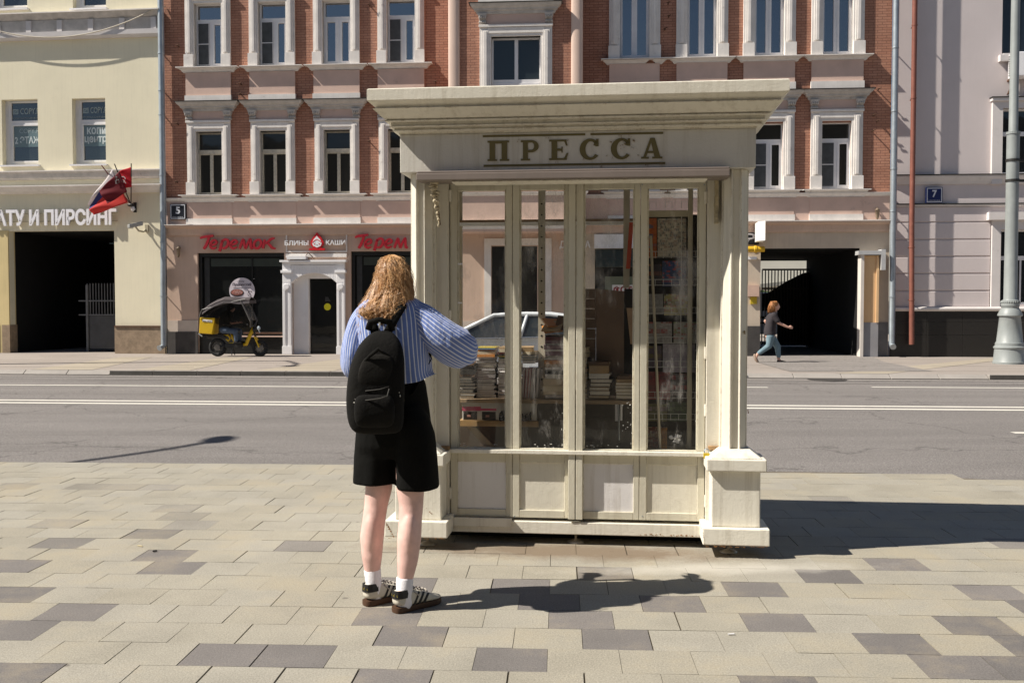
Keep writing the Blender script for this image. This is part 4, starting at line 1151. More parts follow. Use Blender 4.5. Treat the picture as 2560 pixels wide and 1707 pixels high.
q = MB(); q.box(0.02, 0.06, -0.5, 0, -0.05, 0.0); q.box(0.94, 0.98, -0.5, 0, -0.05, 0.0); q.hexa([(0.02, -0.1, -0.4), (0.06, -0.1, -0.4), (0.06, 0, -0.4), (0.02, 0, -0.4)], [(0.02, -0.5, -0.051), (0.06, -0.5, -0.051), (0.06, -0.46, -0.051), (0.02, -0.46, -0.051)]); q.build('bracket', RUST, ac)

# --------------------------------------------------- row of houses on our own side, behind the viewer; the shop panes mirror it
bk = thing('street_building', 'long dull house row across the plaza behind the viewer', 'building', (0, -10, 0))
m = MB(); hl = []
for i in range(-9, 10):
    for k in range(3): hl.append((i * 3.2 - 0.6, i * 3.2 + 0.6, 1.2 + k * 3.5, 3.2 + k * 3.5))
wall_grid(m, -32, 32, 0, 13.5, hl, 0, -0.25)
m.box(-32, 32, -8, -0.3, 0, 13.5)
m.build('wall', mk('back_wall_plaster', (0.27, 0.24, 0.20), 0.9, 0.2, 0.5), bk, recalc=False)
# ------------------------------------------------------------------ the newspaper kiosk
KA = 6.2
kr = W(1925, 1369, 5.62); kl = W(961, 1347, 5.84)
K = Frame((kr.x + kl.x) / 2, (kr.y + kl.y) / 2, KA)
def ku(px, py, v): return K.u(px, py, v)
def kz(px, py, v): return K.z(px, py, v)
def kiosk_paint(name, col, rustamt=0.8, flake=0.25):
    m, nt, p = nodes(name)
    co = coords(nt)
    c = ramp(nt, noise(nt, co, 1.6, 5), [(0.3, tuple(x * 0.93 for x in col)), (0.7, tuple(x * 1.06 for x in col))])
    s = noise(nt, coords(nt, (14, 14, 0.7)), 1.5, 7, 0.7)
    c = mixc(nt, ramp(nt, s, [(0.50, 0.0), (0.74, 0.42)]), c, (0.30, 0.25, 0.17))
    c = mixc(nt, ramp(nt, noise(nt, co, 9, 9, 0.75), [(0.63, 0.0), (0.72, flake)]), c, (0.34, 0.30, 0.22))
    r = noise(nt, co, 4.2, 9, 0.8)
    c = mixc(nt, ramp(nt, r, [(0.685 - 0.035 * (rustamt > 0.9), 0.0), (0.72 - 0.02 * (rustamt > 0.9), rustamt)]), c, (0.26, 0.13, 0.05))
    # paint knocked off along the edges
    bv = nt.nodes.new('ShaderNodeBevel'); bv.samples = 4; bv.inputs['Radius'].default_value = 0.012
    ge = nt.nodes.new('ShaderNodeNewGeometry'); dt = N(nt, 'ShaderNodeVectorMath', operation='DOT_PRODUCT')
    nt.links.new(bv.outputs[0], dt.inputs[0]); nt.links.new(ge.outputs['Normal'], dt.inputs[1])
    em = ramp(nt, dt.outputs['Value'], [(0.80, 1.0), (0.985, 0.0)])
    ch = ramp(nt, noise(nt, co, 13, 9, 0.8), [(0.50, 0.0), (0.58, 0.75)])
    ml = N(nt, 'ShaderNodeMath', operation='MULTIPLY'); nt.links.new(em, ml.inputs[0]); nt.links.new(ch, ml.inputs[1])
    c = mixc(nt, ml.outputs[0], c, (0.25, 0.17, 0.09))
    nt.links.new(c, p.inputs['Base Color'])
    p.inputs['Roughness'].default_value = 0.55
    p.inputs['Specular IOR Level'].default_value = 0.3
    n1 = bump(nt, ramp(nt, noise(nt, co, 26, 9, 0.7), [(0.45, 0.0), (0.55, 1.0)]), 0.13, 0.005)
    nt.links.new(bump(nt, noise(nt, co, 110, 4), 0.22, 0.003, n1), p.inputs['Normal'])
    return m
CREAM = kiosk_paint('cream_kiosk_paint', (0.70, 0.662, 0.565), 0.55)
CREAM_DOOR = kiosk_paint('olive_cream_door_paint', (0.61, 0.575, 0.465), 0.45)
CREAM_WORN = kiosk_paint('worn_cream_paint', (0.75, 0.715, 0.62), 1.0, 0.5)
PANEL_GREY = kiosk_paint('pale_grey_panel_paint', (0.75, 0.73, 0.725), 0.35, 0.15)
PANEL_CREAM = kiosk_paint('cream_panel_paint', (0.71, 0.675, 0.575), 0.45, 0.2)
GREYCREAM = kiosk_paint('frieze_paint', (0.61, 0.585, 0.53), 0.5)
INNER = mk('kiosk_inside_paint', (0.52, 0.47, 0.36), 0.6, 0.1, 3)
ki = thing_in(K, 'press_kiosk', 'cream newspaper kiosk with glazed folding doors and wide stepped cornice', 'kiosk')
FV, DV, BV = 0.06, 0.25, 0.86                    # frieze front, door plane, back
uFL, uFR = ku(1000, 380, FV), ku(1890, 370, FV)
zF0, zF1 = kz(1445, 426, FV), kz(1445, 323, FV)
OV = 0.158
zTop0 = kz(1445, 239, FV - OV); zTop1 = kz(1445, 209, FV - OV)
# cornice: stepped profile swept round the four sides
cn = MB(); H = zTop0 - zF1
prof = [(0.004, zF1 - 0.012), (0.004, zF1 - 0.004), (0.034, zF1 + H * 0.01), (0.036, zF1 + H * 0.045), (0.026, zF1 + H * 0.05), (0.026, zF1 + H * 0.13), (0.054, zF1 + H * 0.145), (0.056, zF1 + H * 0.175), (0.042, zF1 + H * 0.18), (0.042, zF1 + H * 0.31), (0.072, zF1 + H * 0.33), (0.074, zF1 + H * 0.36), (0.062, zF1 + H * 0.365), (0.062, zF1 + H * 0.41),
        (0.076, zF1 + H * 0.42), (0.100, zF1 + H * 0.54), (0.130, zF1 + H * 0.72), (0.132, zF1 + H * 0.735), (0.118, zF1 + H * 0.74), (0.118, zF1 + H * 0.82), (0.150, zF1 + H * 0.95), (OV, zF1 + H), (OV, zTop1 - 0.006), (OV - 0.008, zTop1)]
rings = [[(uFL - o, FV - o, z), (uFR + o, FV - o, z), (uFR + o, BV + o, z), (uFL - o, BV + o, z)] for o, z in prof]
cn.loft(rings, 0)
cn.build('cornice', CREAM, ki)
# frieze box
fr = MB()
fr.box(uFL, uFR, FV, FV + 0.12, zF0, zF1 - 0.013); fr.box(uFL, uFR, BV - 0.12, BV, zF0, zF1 - 0.013)
fr.box(uFL, uFL + 0.1, FV + 0.121, BV - 0.121, zF0, zF1 - 0.013); fr.box(uFR - 0.1, uFR, FV + 0.121, BV - 0.121, zF0, zF1 - 0.013)
fr.box(uFL + 0.101, uFR - 0.101, FV + 0.121, BV - 0.121, zF0 + 0.17, zF0 + 0.19)
frz = fr.build('frieze', GREYCREAM, ki, bevel=0.004)
# lettering: slab letters drawn as strokes
LET = mk('olive_brown_lettering', (0.14, 0.115, 0.045), 0.6, 0.1, 8)
let = MB()
zb, zt = kz(1440, 400, FV), kz(1440, 349, FV); hL = zt - zb; LV = FV - 0.001; LD = 0.004
def slabL(ch, a, b):
    w = b - a; t = 0.20 * w if ch != 'С' else 0.2 * w; f = 0.115 * hL
    def bx(x0, x1, y0, y1): let.box(a + x0 * w, a + x1 * w, LV - LD, LV, zb + y0 * hL, zb + y1 * hL)
    if ch == 'П':
        bx(0.09, 0.35, 0.09, 0.91); bx(0.65, 0.91, 0.09, 0.91); bx(0.0, 1.0, 0.911, 1.0); bx(0.351, 0.649, 0.86, 0.91); bx(0, 0.44, 0, 0.089); bx(0.56, 1, 0, 0.089)
    elif ch == 'Р':
        bx(0.12, 0.40, 0.09, 0.90); bx(0.0, 0.40, 0.901, 1.0); bx(0, 0.52, 0, 0.089)
        n = 18; o = []; i_ = []
        for k in range(n + 1):
            th = math.pi / 2 - math.pi * k / n
            o.append((a + w * (0.58 + 0.42 * math.cos(th)), zb + hL * (0.70 + 0.30 * math.sin(th)))); i_.append((a + w * (0.58 + 0.16 * math.cos(th)), zb + hL * (0.70 + 0.185 * math.sin(th))))
        o = [(a + w * 0.401, zb + hL)] + o + [(a + w * 0.401, zb + hL * 0.40)]; i_ = [(a + w * 0.401, zb + hL * 0.885)] + i_ + [(a + w * 0.401, zb + hL * 0.515)]
        for k in range(len(o) - 1): let.prism([o[k], o[k + 1], i_[k + 1], i_[k]], 'y', LV - LD, LV)
    elif ch == 'Е':
        bx(0.12, 0.42, 0.09, 0.91); bx(0, 0.90, 0.911, 1.0); bx(0, 0.92, 0, 0.089); bx(0.421, 0.64, 0.45, 0.56); bx(0.641, 0.70, 0.36, 0.65)
        let.prism([(a + w * 0.78, zb + hL * 0.91), (a + w * 0.90, zb + hL * 0.91), (a + w * 0.96, zb + hL * 0.70), (a + w * 0.88, zb + hL * 0.70)], 'y', LV - LD, LV)
        let.prism([(a + w * 0.78, zb + hL * 0.09), (a + w * 0.92, zb + hL * 0.09), (a + w * 1.0, zb + hL * 0.34), (a + w * 0.91, zb + hL * 0.34)], 'y', LV - LD, LV)
    elif ch == 'С':
        n = 26; o = []; i_ = []
        for k in range(n + 1):
            th = R(38) + R(285) * k / n
            o.append((a + w * (0.53 + 0.53 * math.cos(th)), zb + hL * (0.5 + 0.52 * math.sin(th)))); i_.append((a + w * (0.57 + 0.27 * math.cos(th)), zb + hL * (0.5 + 0.39 * math.sin(th))))
        for k in range(n): let.prism([o[k], o[k + 1], i_[k + 1], i_[k]], 'y', LV - LD, LV)
        bx(0.84, 0.97, 0.64, 1.0); let.prism([(a + w * 0.70, zb + hL * 0.70), (a + w * 0.84, zb + hL * 0.64), (a + w * 0.84, zb + hL * 0.90), (a + w * 0.78, zb + hL * 0.88)], 'y', LV - LD, LV)
    elif ch == 'А':
        let.prism([(a + w * 0.10, zb + hL * 0.09), (a + w * 0.24, zb + hL * 0.09), (a + w * 0.54, zb + hL * 1.0), (a + w * 0.42, zb + hL * 1.0)], 'y', LV - LD, LV)
        let.prism([(a + w * 0.62, zb + hL * 0.09), (a + w * 0.90, zb + hL * 0.09), (a + w * 0.64, zb + hL * 1.0), (a + w * 0.4205, zb + hL * 1.0)], 'y', LV - LD - 0.0005, LV)
        bx(0.28, 0.70, 0.27, 0.37); bx(0, 0.36, 0, 0.089); bx(0.52, 1, 0, 0.089)
for ch, xa, xb in (('П', 1219, 1273), ('Р', 1302, 1347), ('Е', 1373, 1421), ('С', 1449, 1498), ('С', 1527, 1577), ('А', 1603, 1656)):
    slabL(ch, ku(xa, 370, FV), ku(xb, 370, FV))
let.build('lettering', LET, frz)
ln = MB()
for y, xa, xb in ((340, 1207, 1463), (334, 1476, 1658), (414, 1209, 1663)):
    a, b = ku(xa, y, FV), ku(xb, y, FV); z = kz(1435, 337 if y < 400 else 411.5, FV)
    ln.box(a, b, LV - 0.002, LV, z - 0.006, z + 0.006)
ln.build('painted_rule', LET, frz)
rs = MB(); rg = random.Random(5)
for px, py, rr in ((1550, 345, 7), (1575, 340, 5), (1582, 352, 6), (1555, 368, 6), (1560, 358, 4), (1527, 352, 5), (1520, 390, 4), (1392, 405, 4), (1503, 414, 5), (1655, 413, 7), (1617, 414, 5), (1296, 352, 4), (1367, 345, 5), (1420, 352, 4), (1580, 370, 4), (1596, 390, 3), (1532, 396, 3), (1458, 398, 3)):
    u, z = K.uv(px, py, FV)
    for q in range(4):
        s_ = rr * 0.0023 * rg.uniform(0.12, 0.34); uu, zz = u + rg.uniform(-1, 1) * rr * 0.0020, z + rg.uniform(-1, 1) * rr * 0.0020
        pts = [(uu + s_ * rg.uniform(0.4, 1) * math.cos(k * 0.9), zz + s_ * rg.uniform(0.4, 1) * math.sin(k * 0.9)) for k in range(7)]
        rs.prism(pts, 'y', LV - 0.0065, LV - 0.0005)
rs.build('rust_spot', mk('rust_spot', (0.24, 0.16, 0.08), 0.9, 0.3, 30), frz)
# awning cassette under the frieze
aw = MB()
a, b = ku(1041, 435, -0.03), ku(1825, 432, -0.03)
z0, z1 = kz(1440, 446, -0.03), kz(1440, 422, -0.03)
aw.box(a, b, -0.035, FV + 0.10, z0, z1 - 0.014); aw.box(a, b, -0.02, FV + 0.08, z1 - 0.013, z1); aw.box(a + 0.2, b - 0.12, 0.0, FV + 0.08, z0 - 0.012, z0 - 0.001, 1)
aw.build('awning_cassette', [mk('faded_brown_cassette', (0.20, 0.165, 0.145), 0.5, 0.1, 2, streak=0.2), CREAM], ki, bevel=0.004)
# pillars: front shaft with chamfered flutes, and flat inner panels
def pillar(name, ua, ub, va, vb, z0, z1, side):
    q = MB(); c = 0.045; r_ = 0.010
    w_ = ub - ua
    pts = [(ua, vb), (ua, va + c + 0.03), (ua + r_, va + c + 0.03), (ua + r_, va + c), (ua + c * 0.9, va + 0.012), (ua + c, va), (ua + w_ * 0.36, va), (ua + w_ * 0.40, va + 0.018), (ua + w_ * 0.62, va + 0.018), (ua + w_ * 0.66, va),
           (ub - c, va), (ub - c * 0.9, va + 0.012), (ub - r_, va + c), (ub - r_, va + c + 0.03), (ub, va + c + 0.03), (ub, vb)]
    q.prism(pts, 'z', z0, z1)
    return q.build(name, CREAM, ki, bevel=0.004)
PV = 0.09
zP0 = 0.60
uPL0, uPL1 = ku(1021, 700, PV), ku(1081, 700, PV)
uPR0, uPR1 = ku(1806, 700, PV), ku(1874, 700, PV)
uDL, uDR = ku(1125, 800, DV), ku(1764, 800, DV)
pillar('pillar', uPL0, uPL1, PV, PV + 0.16, zP0, zF0 - 0.001, -1)
pillar('pillar', uPR0, uPR1, PV, PV + 0.16, zP0, zF0 - 0.001, 1)
for a, b in ((uPL0, uPL1), (uPR0, uPR1)):
    q = MB(); q.box(a, b, BV - 0.14, BV - 0.02, 0.1, zF0 - 0.001); q.build('back_pillar', CREAM, ki, bevel=0.005)
q = MB(); q.box(uPL1 - 0.03, uDL - 0.004, DV - 0.03, DV + 0.05, 0.17, zF0 - 0.001); q.build('door_jamb', CREAM, ki, bevel=0.003)
q = MB(); q.box(uDR + 0.004, uPR0 + 0.03, DV - 0.03, DV + 0.05, 0.17, zF0 - 0.001); q.build('door_jamb', CREAM, ki, bevel=0.003)
# plinths
def plinth(x0c, x1c, x0b, x1b, x0f, x1f, zc1, zc0, zf, zb):
    q = MB()
    def fl(a, b, va, vb, z0, z1): q.box(a, b, va, vb, z0, z1)
    fl(x0f, x1f, 0.0, 0.30, zb, zf)
    fl(x0b, x1b, 0.045, 0.28, zf + 0.001, zc0 - 0.001)
    fl(x0c, x1c, 0.01, 0.29, zc0, zc1)
    q.loft([[(x0c + 0.02, 0.03, zc1 + 0.0005), (x1c - 0.02, 0.03, zc1 + 0.0005), (x1c - 0.02, 0.27, zc1 + 0.0005), (x0c + 0.02, 0.27, zc1 + 0.0005)],
            [(x0c + 0.085, 0.085, zc1 + 0.05), (x1c - 0.085, 0.085, zc1 + 0.05), (x1c - 0.085, 0.26, zc1 + 0.05), (x0c + 0.085, 0.26, zc1 + 0.05)]])
    return q.build('plinth', CREAM_WORN, ki, bevel=0.006)
zf, zb_ = kz(1840, 1322, 0), 0.075
zc1, zc0 = kz(1840, 1149, 0.01), kz(1840, 1179, 0.01)
plinth(ku(1767, 1160, 0.01), ku(1918, 1160, 0.01), ku(1779, 1250, 0.045), ku(1901, 1250, 0.045), ku(1757, 1345, 0), ku(1925, 1345, 0), zc1, zc0, zf, zb_)
plinth(ku(975, 1160, 0.01), ku(1110, 1160, 0.01), ku(988, 1250, 0.045), ku(1103, 1250, 0.045), ku(961, 1330, 0), ku(1118, 1330, 0), zc1, zc0, zf, zb_)
# bottom rails and feet
q = MB(); q.box(uDL + 0.01, uDR + 0.02, DV - 0.02, DV + 0.10, kz(1440, 1334, DV), kz(1440, 1304, DV)); q.build('bottom_rail', CREAM_WORN, ki, bevel=0.004)
q = MB(); q.box(uDL - 0.005, ku(1280, 1300, DV), DV - 0.035, DV - 0.021, kz(1200, 1313, DV), kz(1200, 1291, DV)); q.build('kick_strip', CREAM_WORN, ki, bevel=0.002)
q = MB(); q.box(uPL0 + 0.05, uPR1 - 0.05, DV + 0.11, BV - 0.03, 0.10, 0.15); q.build('floor', mk('kiosk_floor', (0.12, 0.1, 0.08), 0.8), ki)
q = MB(); q.box(uPL0 + 0.12, uPR1 - 0.12, DV + 0.16, BV - 0.10, 0.003, 0.099); q.build('under_light_block', BLACK, ki)  # added dark box that keeps light off the ground under the floor
for x, v in ((ku(1440, 1368, 0.32), 0.30), (uPL0 + 0.1, 0.15), (uPR1 - 0.1, 0.15), (uPL0 + 0.1, 0.75), (uPR1 - 0.1, 0.75)):
    q = MB(); q.lathe([(0.05, 0.0), (0.052, 0.006), (0.03, 0.016), (0.008, 0.024), (0.008, 0.11)], 18, x, v); q.build('levelling_foot', mk('bare_metal', (0.42, 0.38, 0.32), 0.45, 0.2, 20, metal=0.6), ki, smooth=True)
# doors
zD0, zD1 = kz(1440, 1296, DV), kz(1440, 450, DV)
zSill0, zSill1 = kz(1440, 1137, DV - 0.04), kz(1440, 1127, DV - 0.04)
zG0, zG1 = kz(1440, 1122, DV), kz(1440, 474, DV)
GLASS = glass_clear('kiosk_glass', 0.012, 0.46)
GLASSB = glass_clear('back_glass', 0.008, 0.05)
leaves = [  # door edges, glass edges (px), panel paint
    (1125.5, 1280.5, 1143.5, 1264.5, PANEL_GREY), (1281.5, 1421.5, 1299, 1412, PANEL_CREAM), (1441, 1599.5, 1459.5, 1585, PANEL_GREY), (1600.5, 1764, 1618, 1746, PANEL_CREAM)]
for i, (a, b, c, d, pm) in enumerate(leaves):
    ua, ub, ga_, gb2 = (ku(x, 800, DV) for x in (a, b, c, d))
    q = MB(); t0, t1 = DV, DV + 0.045
    zl1 = kz(1440, 1158, DV); zl0 = kz(1440, 1277, DV)
    q.box(ua, ga_, t0, t1, zD0, zD1); q.box(gb2, ub, t0, t1, zD0, zD1)
    q.box(ga_, gb2, t0, t1, zG1, zD1); q.box(ga_, gb2, t0, t1, zl1, zG0); q.box(ga_, gb2, t0, t1, zD0, zl0)
    # glazing bead
    for e0, e1 in ((ga_, ga_ + 0.008), (gb2 - 0.008, gb2)): q.box(e0, e1, t0 + 0.012, t1 - 0.004, zG0, zG1)
    fm = q.build('door', CREAM_DOOR, ki, bevel=0.003)
    lp = MB(); lp.box(ga_, gb2, t0 + 0.012, t0 + 0.03, zl0, zl1)
    lp.build('lower_panel', pm, fm)
    gp = MB(); gp.quad((ga_, t0 + 0.026, zG0), (gb2, t0 + 0.026, zG0), (gb2, t0 + 0.026, zG1), (ga_, t0 + 0.026, zG1)); gp.build('pane', GLASS, fm)
# slopped white paint and putty on the edges of the panes
rg = random.Random(31); SM = mk('white_paint_smear', (0.62, 0.61, 0.58), 0.6, 0.1, 40)
for (px0, px1, y0, y1, n_, along) in ((1150, 1262, 1108, 1120, 26, 'x'), (1302, 1412, 1105, 1120, 34, 'x'), (1404, 1412, 1020, 1115, 22, 'y'), (1460, 1466, 1020, 1118, 20, 'y'), (1556, 1578, 985, 1080, 46, 'b'), (1738, 1746, 760, 1118, 60, 'y'), (1462, 1580, 1112, 1121, 18, 'x'), (1676, 1700, 1085, 1106, 34, 'b'), (1575, 1583, 1000, 1115, 14, 'y')):
    q = MB()
    for k in range(n_ // 3):
        u, z = K.uv(rg.uniform(px0, px1), rg.uniform(y0, y1), DV + 0.02); r1, r2 = rg.uniform(0.001, 0.006), rg.uniform(0.0015, 0.006)
        if along == 'x': r1 *= 2.2; r2 *= 0.6
        if along == 'y': r2 *= 2.4; r1 *= 0.5
        q.prism([(u + r1 * rg.uniform(0.5, 1) * math.cos(a), z + r2 * rg.uniform(0.5, 1) * math.sin(a)) for a in (0, 1, 2, 3, 4, 5.2)], 'y', DV + 0.0245, DV + 0.0257)
    q.build('paint_smear', SM, ki)['kind'] = 'stuff'
# meeting stiles in the middle stand proud
for a, b in ((1421.5, 1439), (1441, 1458)):
    q = MB(); q.box(ku(a, 800, DV), ku(b, 800, DV), DV - 0.03, DV - 0.001, zD0, zD1); q.build('meeting_stile', CREAM_DOOR, ki, bevel=0.003)
for px, ys_ in ((1125, (490, 790, 1232)), (1764, (495, 882, 1025, 1252))):
    for y in ys_:
        u, z = K.uv(px, y, DV - 0.012)
        q = MB(); q.tube([(u, DV - 0.012, z - 0.035), (u, DV - 0.012, z + 0.035)], 0.009, 8); q.build('hinge', CREAM_WORN, ki)
q = MB(); q.box(ku(1106, 1126, DV - 0.06), ku(1761, 1137, DV - 0.06), DV - 0.040, DV - 0.003, zSill0, zSill1); q.build('sill_bar', CREAM_WORN, ki, bevel=0.003)
for px in (1108, 1783):
    hs = MB(); u, z = K.uv(px, 1120, DV - 0.04); hs.box(u - 0.03, u + 0.04, DV - 0.06, DV - 0.032, z - 0.008, z + 0.014)
    hs.build('hasp', mk('rusty_hasp', (0.32, 0.2, 0.1), 0.8, 0.4, 20), ki)
# side and back glazing frames
zSide0 = kz(1440, 1140, DV)
def grid(mb, axis, a, b, c0, c1, z0, z1, w):
    pass
sd = MB()
v0, v1 = PV + 0.16, BV - 0.14
sd.box(uPL0 + 0.02, uPL0 + 0.05, v0, v1, 0.16, zSide0); sd.box(uPL0 + 0.02, uPL0 + 0.05, v0, v1, zF0 - 0.08, zF0 - 0.001)
sl = sd.build('side_frame', CREAM_DOOR, ki)
sd = MB(); sd.quad((uPL0 + 0.035, v0, zSide0), (uPL0 + 0.035, v1, zSide0), (uPL0 + 0.035, v1, zF0 - 0.08), (uPL0 + 0.035, v0, zF0 - 0.08)); sd.build('pane', GLASSB, sl)
sd = MB(); sd.box(uPR1 - 0.05, uPR1 - 0.02, v0, v1, 0.16, zF0 - 0.001); sd.build('side_wall', CREAM_DOOR, ki)
bk_ = MB(); vb = BV - 0.09
bk_.box(uPL1 - 0.04, uPR0 + 0.04, vb, vb + 0.04, 0.16, zSide0 + 0.05); bk_.box(uPL1 - 0.04, uPR0 + 0.04, vb, vb + 0.04, kz(1300, 470, vb), zF0 - 0.001)
for px in (1150, 1437):
    u = ku(px, 700, vb); bk_.box(u - 0.012, u + 0.012, vb + 0.002, vb + 0.038, zSide0 + 0.05, kz(1300, 470, vb))
zr = kz(1300, 560, vb); bk_.box(uPL1, ku(1590, 560, vb), vb - 0.02, vb + 0.03, zr - 0.011, zr + 0.011, 1)
zr = kz(1300, 552, vb); bk_.box(uPL1, ku(1590, 560, vb), vb - 0.021, vb + 0.03, zr - 0.010, zr + 0.006, 2)
bfm = bk_.build('back_frame', [INNER, WHITE, mk('brown_rail', (0.22, 0.14, 0.08), 0.7)], ki)
q = MB(); q.quad((uPL1, vb + 0.02, zSide0 + 0.05), (ku(1590, 700, vb), vb + 0.02, zSide0 + 0.05), (ku(1590, 700, vb), vb + 0.02, kz(1300, 470, vb)), (uPL1, vb + 0.02, kz(1300, 470, vb))); q.build('pane', GLASSB, bfm)
# back panel behind the rack
q = MB(); q.box(ku(1587, 700, vb), uPR0, vb - 0.03, vb - 0.003, zSide0 + 0.0, kz(1700, 538, vb)); q.box(ku(1560, 800, vb), ku(1587, 800, vb) - 0.001, vb - 0.03, vb - 0.003, zSide0, kz(1575, 722, vb)); q.build('back_panel', mk('dark_back_board', (0.028, 0.024, 0.02), 0.9, 0.2, 3), ki)
# slotted steel upright and inner posts
q = MB(); vv = 0.62
u = ku(1354, 700, vv); q.box(u - 0.022, u + 0.022, vv, vv + 0.03, 0.35, zF0)
u2 = ku(1566, 700, vv); q.box(u2 - 0.02, u2 + 0.02, vv, vv + 0.03, kz(1566, 720, vv), zF0)
for zz in [0.9 + 0.07 * k for k in range(18)]: q.disc((u, vv - 0.002, zz), 0.006, 'y', 10, 0.003, 1)
q.build('slotted_upright', [mk('grey_steel_upright', (0.46, 0.42, 0.34), 0.5, 0.15, 6), BLACK], ki)
# counter shelf with its front edge, lower shelf, props, cabinet
SV0, SV1 = 0.36, 0.74
zSh = kz(1300, 999, SV0)
q = MB(); q.box(ku(1143, 1000, SV0), ku(1590, 1000, SV0), SV0, SV1, zSh - 0.022, zSh); q.build('counter', mk('worn_wood_counter', (0.36, 0.255, 0.155), 0.6, 0.15, 6), ki, bevel=0.002)
zS2 = kz(1250, 1052, SV0 + 0.02)
q = MB(); q.box(ku(1146, 1050, SV0), ku(1345, 1050, SV0), SV0 + 0.02, SV1, zS2 - 0.035, zS2); q.build('lower_shelf', mk('raw_pine_board', (0.40, 0.25, 0.11), 0.65, 0.15, 6), ki)
q = MB()
u, z = K.uv(1168, 1066, 0.34); u1, z1 = K.uv(1240, 1120, 0.34)
q.hexa([(u, 0.33, z), (u + 0.05, 0.33, z), (u + 0.05, 0.35, z), (u, 0.35, z)], [(u1 - 0.06, 0.33, z1), (u1, 0.33, z1), (u1, 0.35, z1), (u1 - 0.06, 0.35, z1)])
q.build('diagonal_brace', mk('pale_wood_brace', (0.52, 0.43, 0.30), 0.7, 0.1, 6), ki)
q = MB(); q.box(ku(1344, 1100, 0.42), ku(1588, 1100, 0.42), 0.42, 0.74, 0.16, zSh - 0.024)
q.box(ku(1386, 1040, 0.41), ku(1433, 1110, 0.41), 0.412, 0.42, 0.30, kz(1400, 1044, 0.41), 1); q.box(ku(1470, 1040, 0.41), ku(1524, 1110, 0.41), 0.412, 0.42, 0.30, kz(1500, 1044, 0.41), 1)
q.build('counter_cabinet', [mk('dark_cabinet', (0.045, 0.038, 0.03), 0.6, 0.2, 3), mk('cabinet_door', (0.038, 0.032, 0.026), 0.5, 0.2, 3)], ki)
q = MB(); q.box(ku(1146, 1100, 0.70), ku(1344, 1100, 0.70), 0.72, 0.745, 0.16, zSh - 0.024); q.build('lower_back_board', mk('brown_board', (0.09, 0.07, 0.05), 0.8, 0.2, 3), ki)
# leftovers of an old awning on the pillars: crumbling bracket strips
def bracket_strip(px0, px1, y0, y1, v):
    q = MB(); rg = random.Random(int(px0)); n = 16
    u0, z1_ = K.uv(px0, y0, v); u1, z0_ = K.uv(px1, y1, v)
    for k in range(n):
        t = k / (n - 1); cu_ = u0 + (u1 - u0) * (0.42 + 0.40 * t); hw_ = (u1 - u0) * 0.5 * max(0.16, 1 - 1.15 * t)
        z = z1_ + (z0_ - z1_) * (t + 0.02)
        for s_ in range(3 if t < 0.3 else 2):
            a_ = cu_ + rg.uniform(-1, 1) * hw_ * 0.6; ww = hw_ * rg.uniform(0.3, 0.55) + 0.004; hh = (z1_ - z0_) / n * rg.uniform(0.45, 0.8)
            q.ell((a_, v - 0.01 + rg.uniform(-0.02, 0.012), z), (ww, 0.012, hh), 7, 5, 0)
    q.tube([(u0 + (u1 - u0) * 0.4, v + 0.02, z1_), (u0 + (u1 - u0) * 0.82, v + 0.02, z0_)], 0.006, 6, 1)
    q.build('ornament_strip', [mk('chipped_ornament', (0.50, 0.43, 0.30), 0.8, 0.35, 30), RUST], ki)
bracket_strip(1072, 1104, 449, 562, 0.085)
q = MB(); rg = random.Random(9)
u0, z1_ = K.uv(1792, 446, 0.17); z0_ = kz(1792, 558, 0.17)
zc = z1_
while zc > z0_:
    h = rg.uniform(0.012, 0.03); q.box(u0 - rg.uniform(0.008, 0.013), u0 + rg.uniform(0.006, 0.012), 0.15, 0.215, max(zc - h, z0_), zc - 0.001); zc -= h
q.build('ornament_strip', mk('chipped_ornament_flat', (0.42, 0.35, 0.22), 0.8, 0.35, 30), ki)
# rust eating the lower edges, knocks in the paint
rg = random.Random(17)
RST = mk('rust_bloom', (0.27, 0.125, 0.04), 0.9, 0.45, 60)
def rust_line(px0, px1, y0, y1, v, n_, r, name='rust_stain', mat=RST):
    q = MB()
    for k in range(n_):
        t = rg.random(); u, z = K.uv(px0 + (px1 - px0) * t, y0 + (y1 - y0) * t + rg.uniform(-1.5, 1.5), v); s1, s2 = r * rg.uniform(0.4, 1.5), r * rg.uniform(0.3, 0.8)
        q.prism([(u + s1 * rg.uniform(0.5, 1) * math.cos(a), z + s2 * rg.uniform(0.5, 1) * math.sin(a)) for a in (0, 0.9, 1.8, 2.7, 3.6, 4.5, 5.4)], 'y', v - 0.0012 - 0.00005 * k, v + 0.002)
    o = q.build(name, mat, ki); o['kind'] = 'stuff'
rust_line(1760, 1924, 1365, 1367.5, 0.0, 30, 0.005); rust_line(964, 1117, 1345, 1347, 0.0, 22, 0.004); rust_line(966, 985, 1308, 1342, 0.0, 12, 0.006)
rust_line(1600, 1748, 1335, 1339, DV - 0.02, 34, 0.005); rust_line(1755, 1762, 1320, 1360, 0.0, 8, 0.003); rust_line(1065, 1080, 1270, 1285, 0.045, 7, 0.004); rust_line(1765, 1800, 1122, 1126, DV - 0.03, 12, 0.006)
rust_line(1860, 1862, 824, 836, PV + 0.018, 4, 0.009, 'paint_knock', mk('bare_brown_knock', (0.25, 0.18, 0.08), 0.8, 0.3, 40)); rust_line(1869, 1871, 1022, 1032, PV + 0.02, 3, 0.005, 'paint_knock', RST)
for px in (1130, 1280, 1445, 1600, 1755):
    q = MB()
    for y in (462, 1290):
        u, z = K.uv(px + 6, y, DV); q.disc((u, DV - 0.0015, z), 0.004, 'y', 10, 0.002)
    q.build('frame_screw', ZINC, ki)
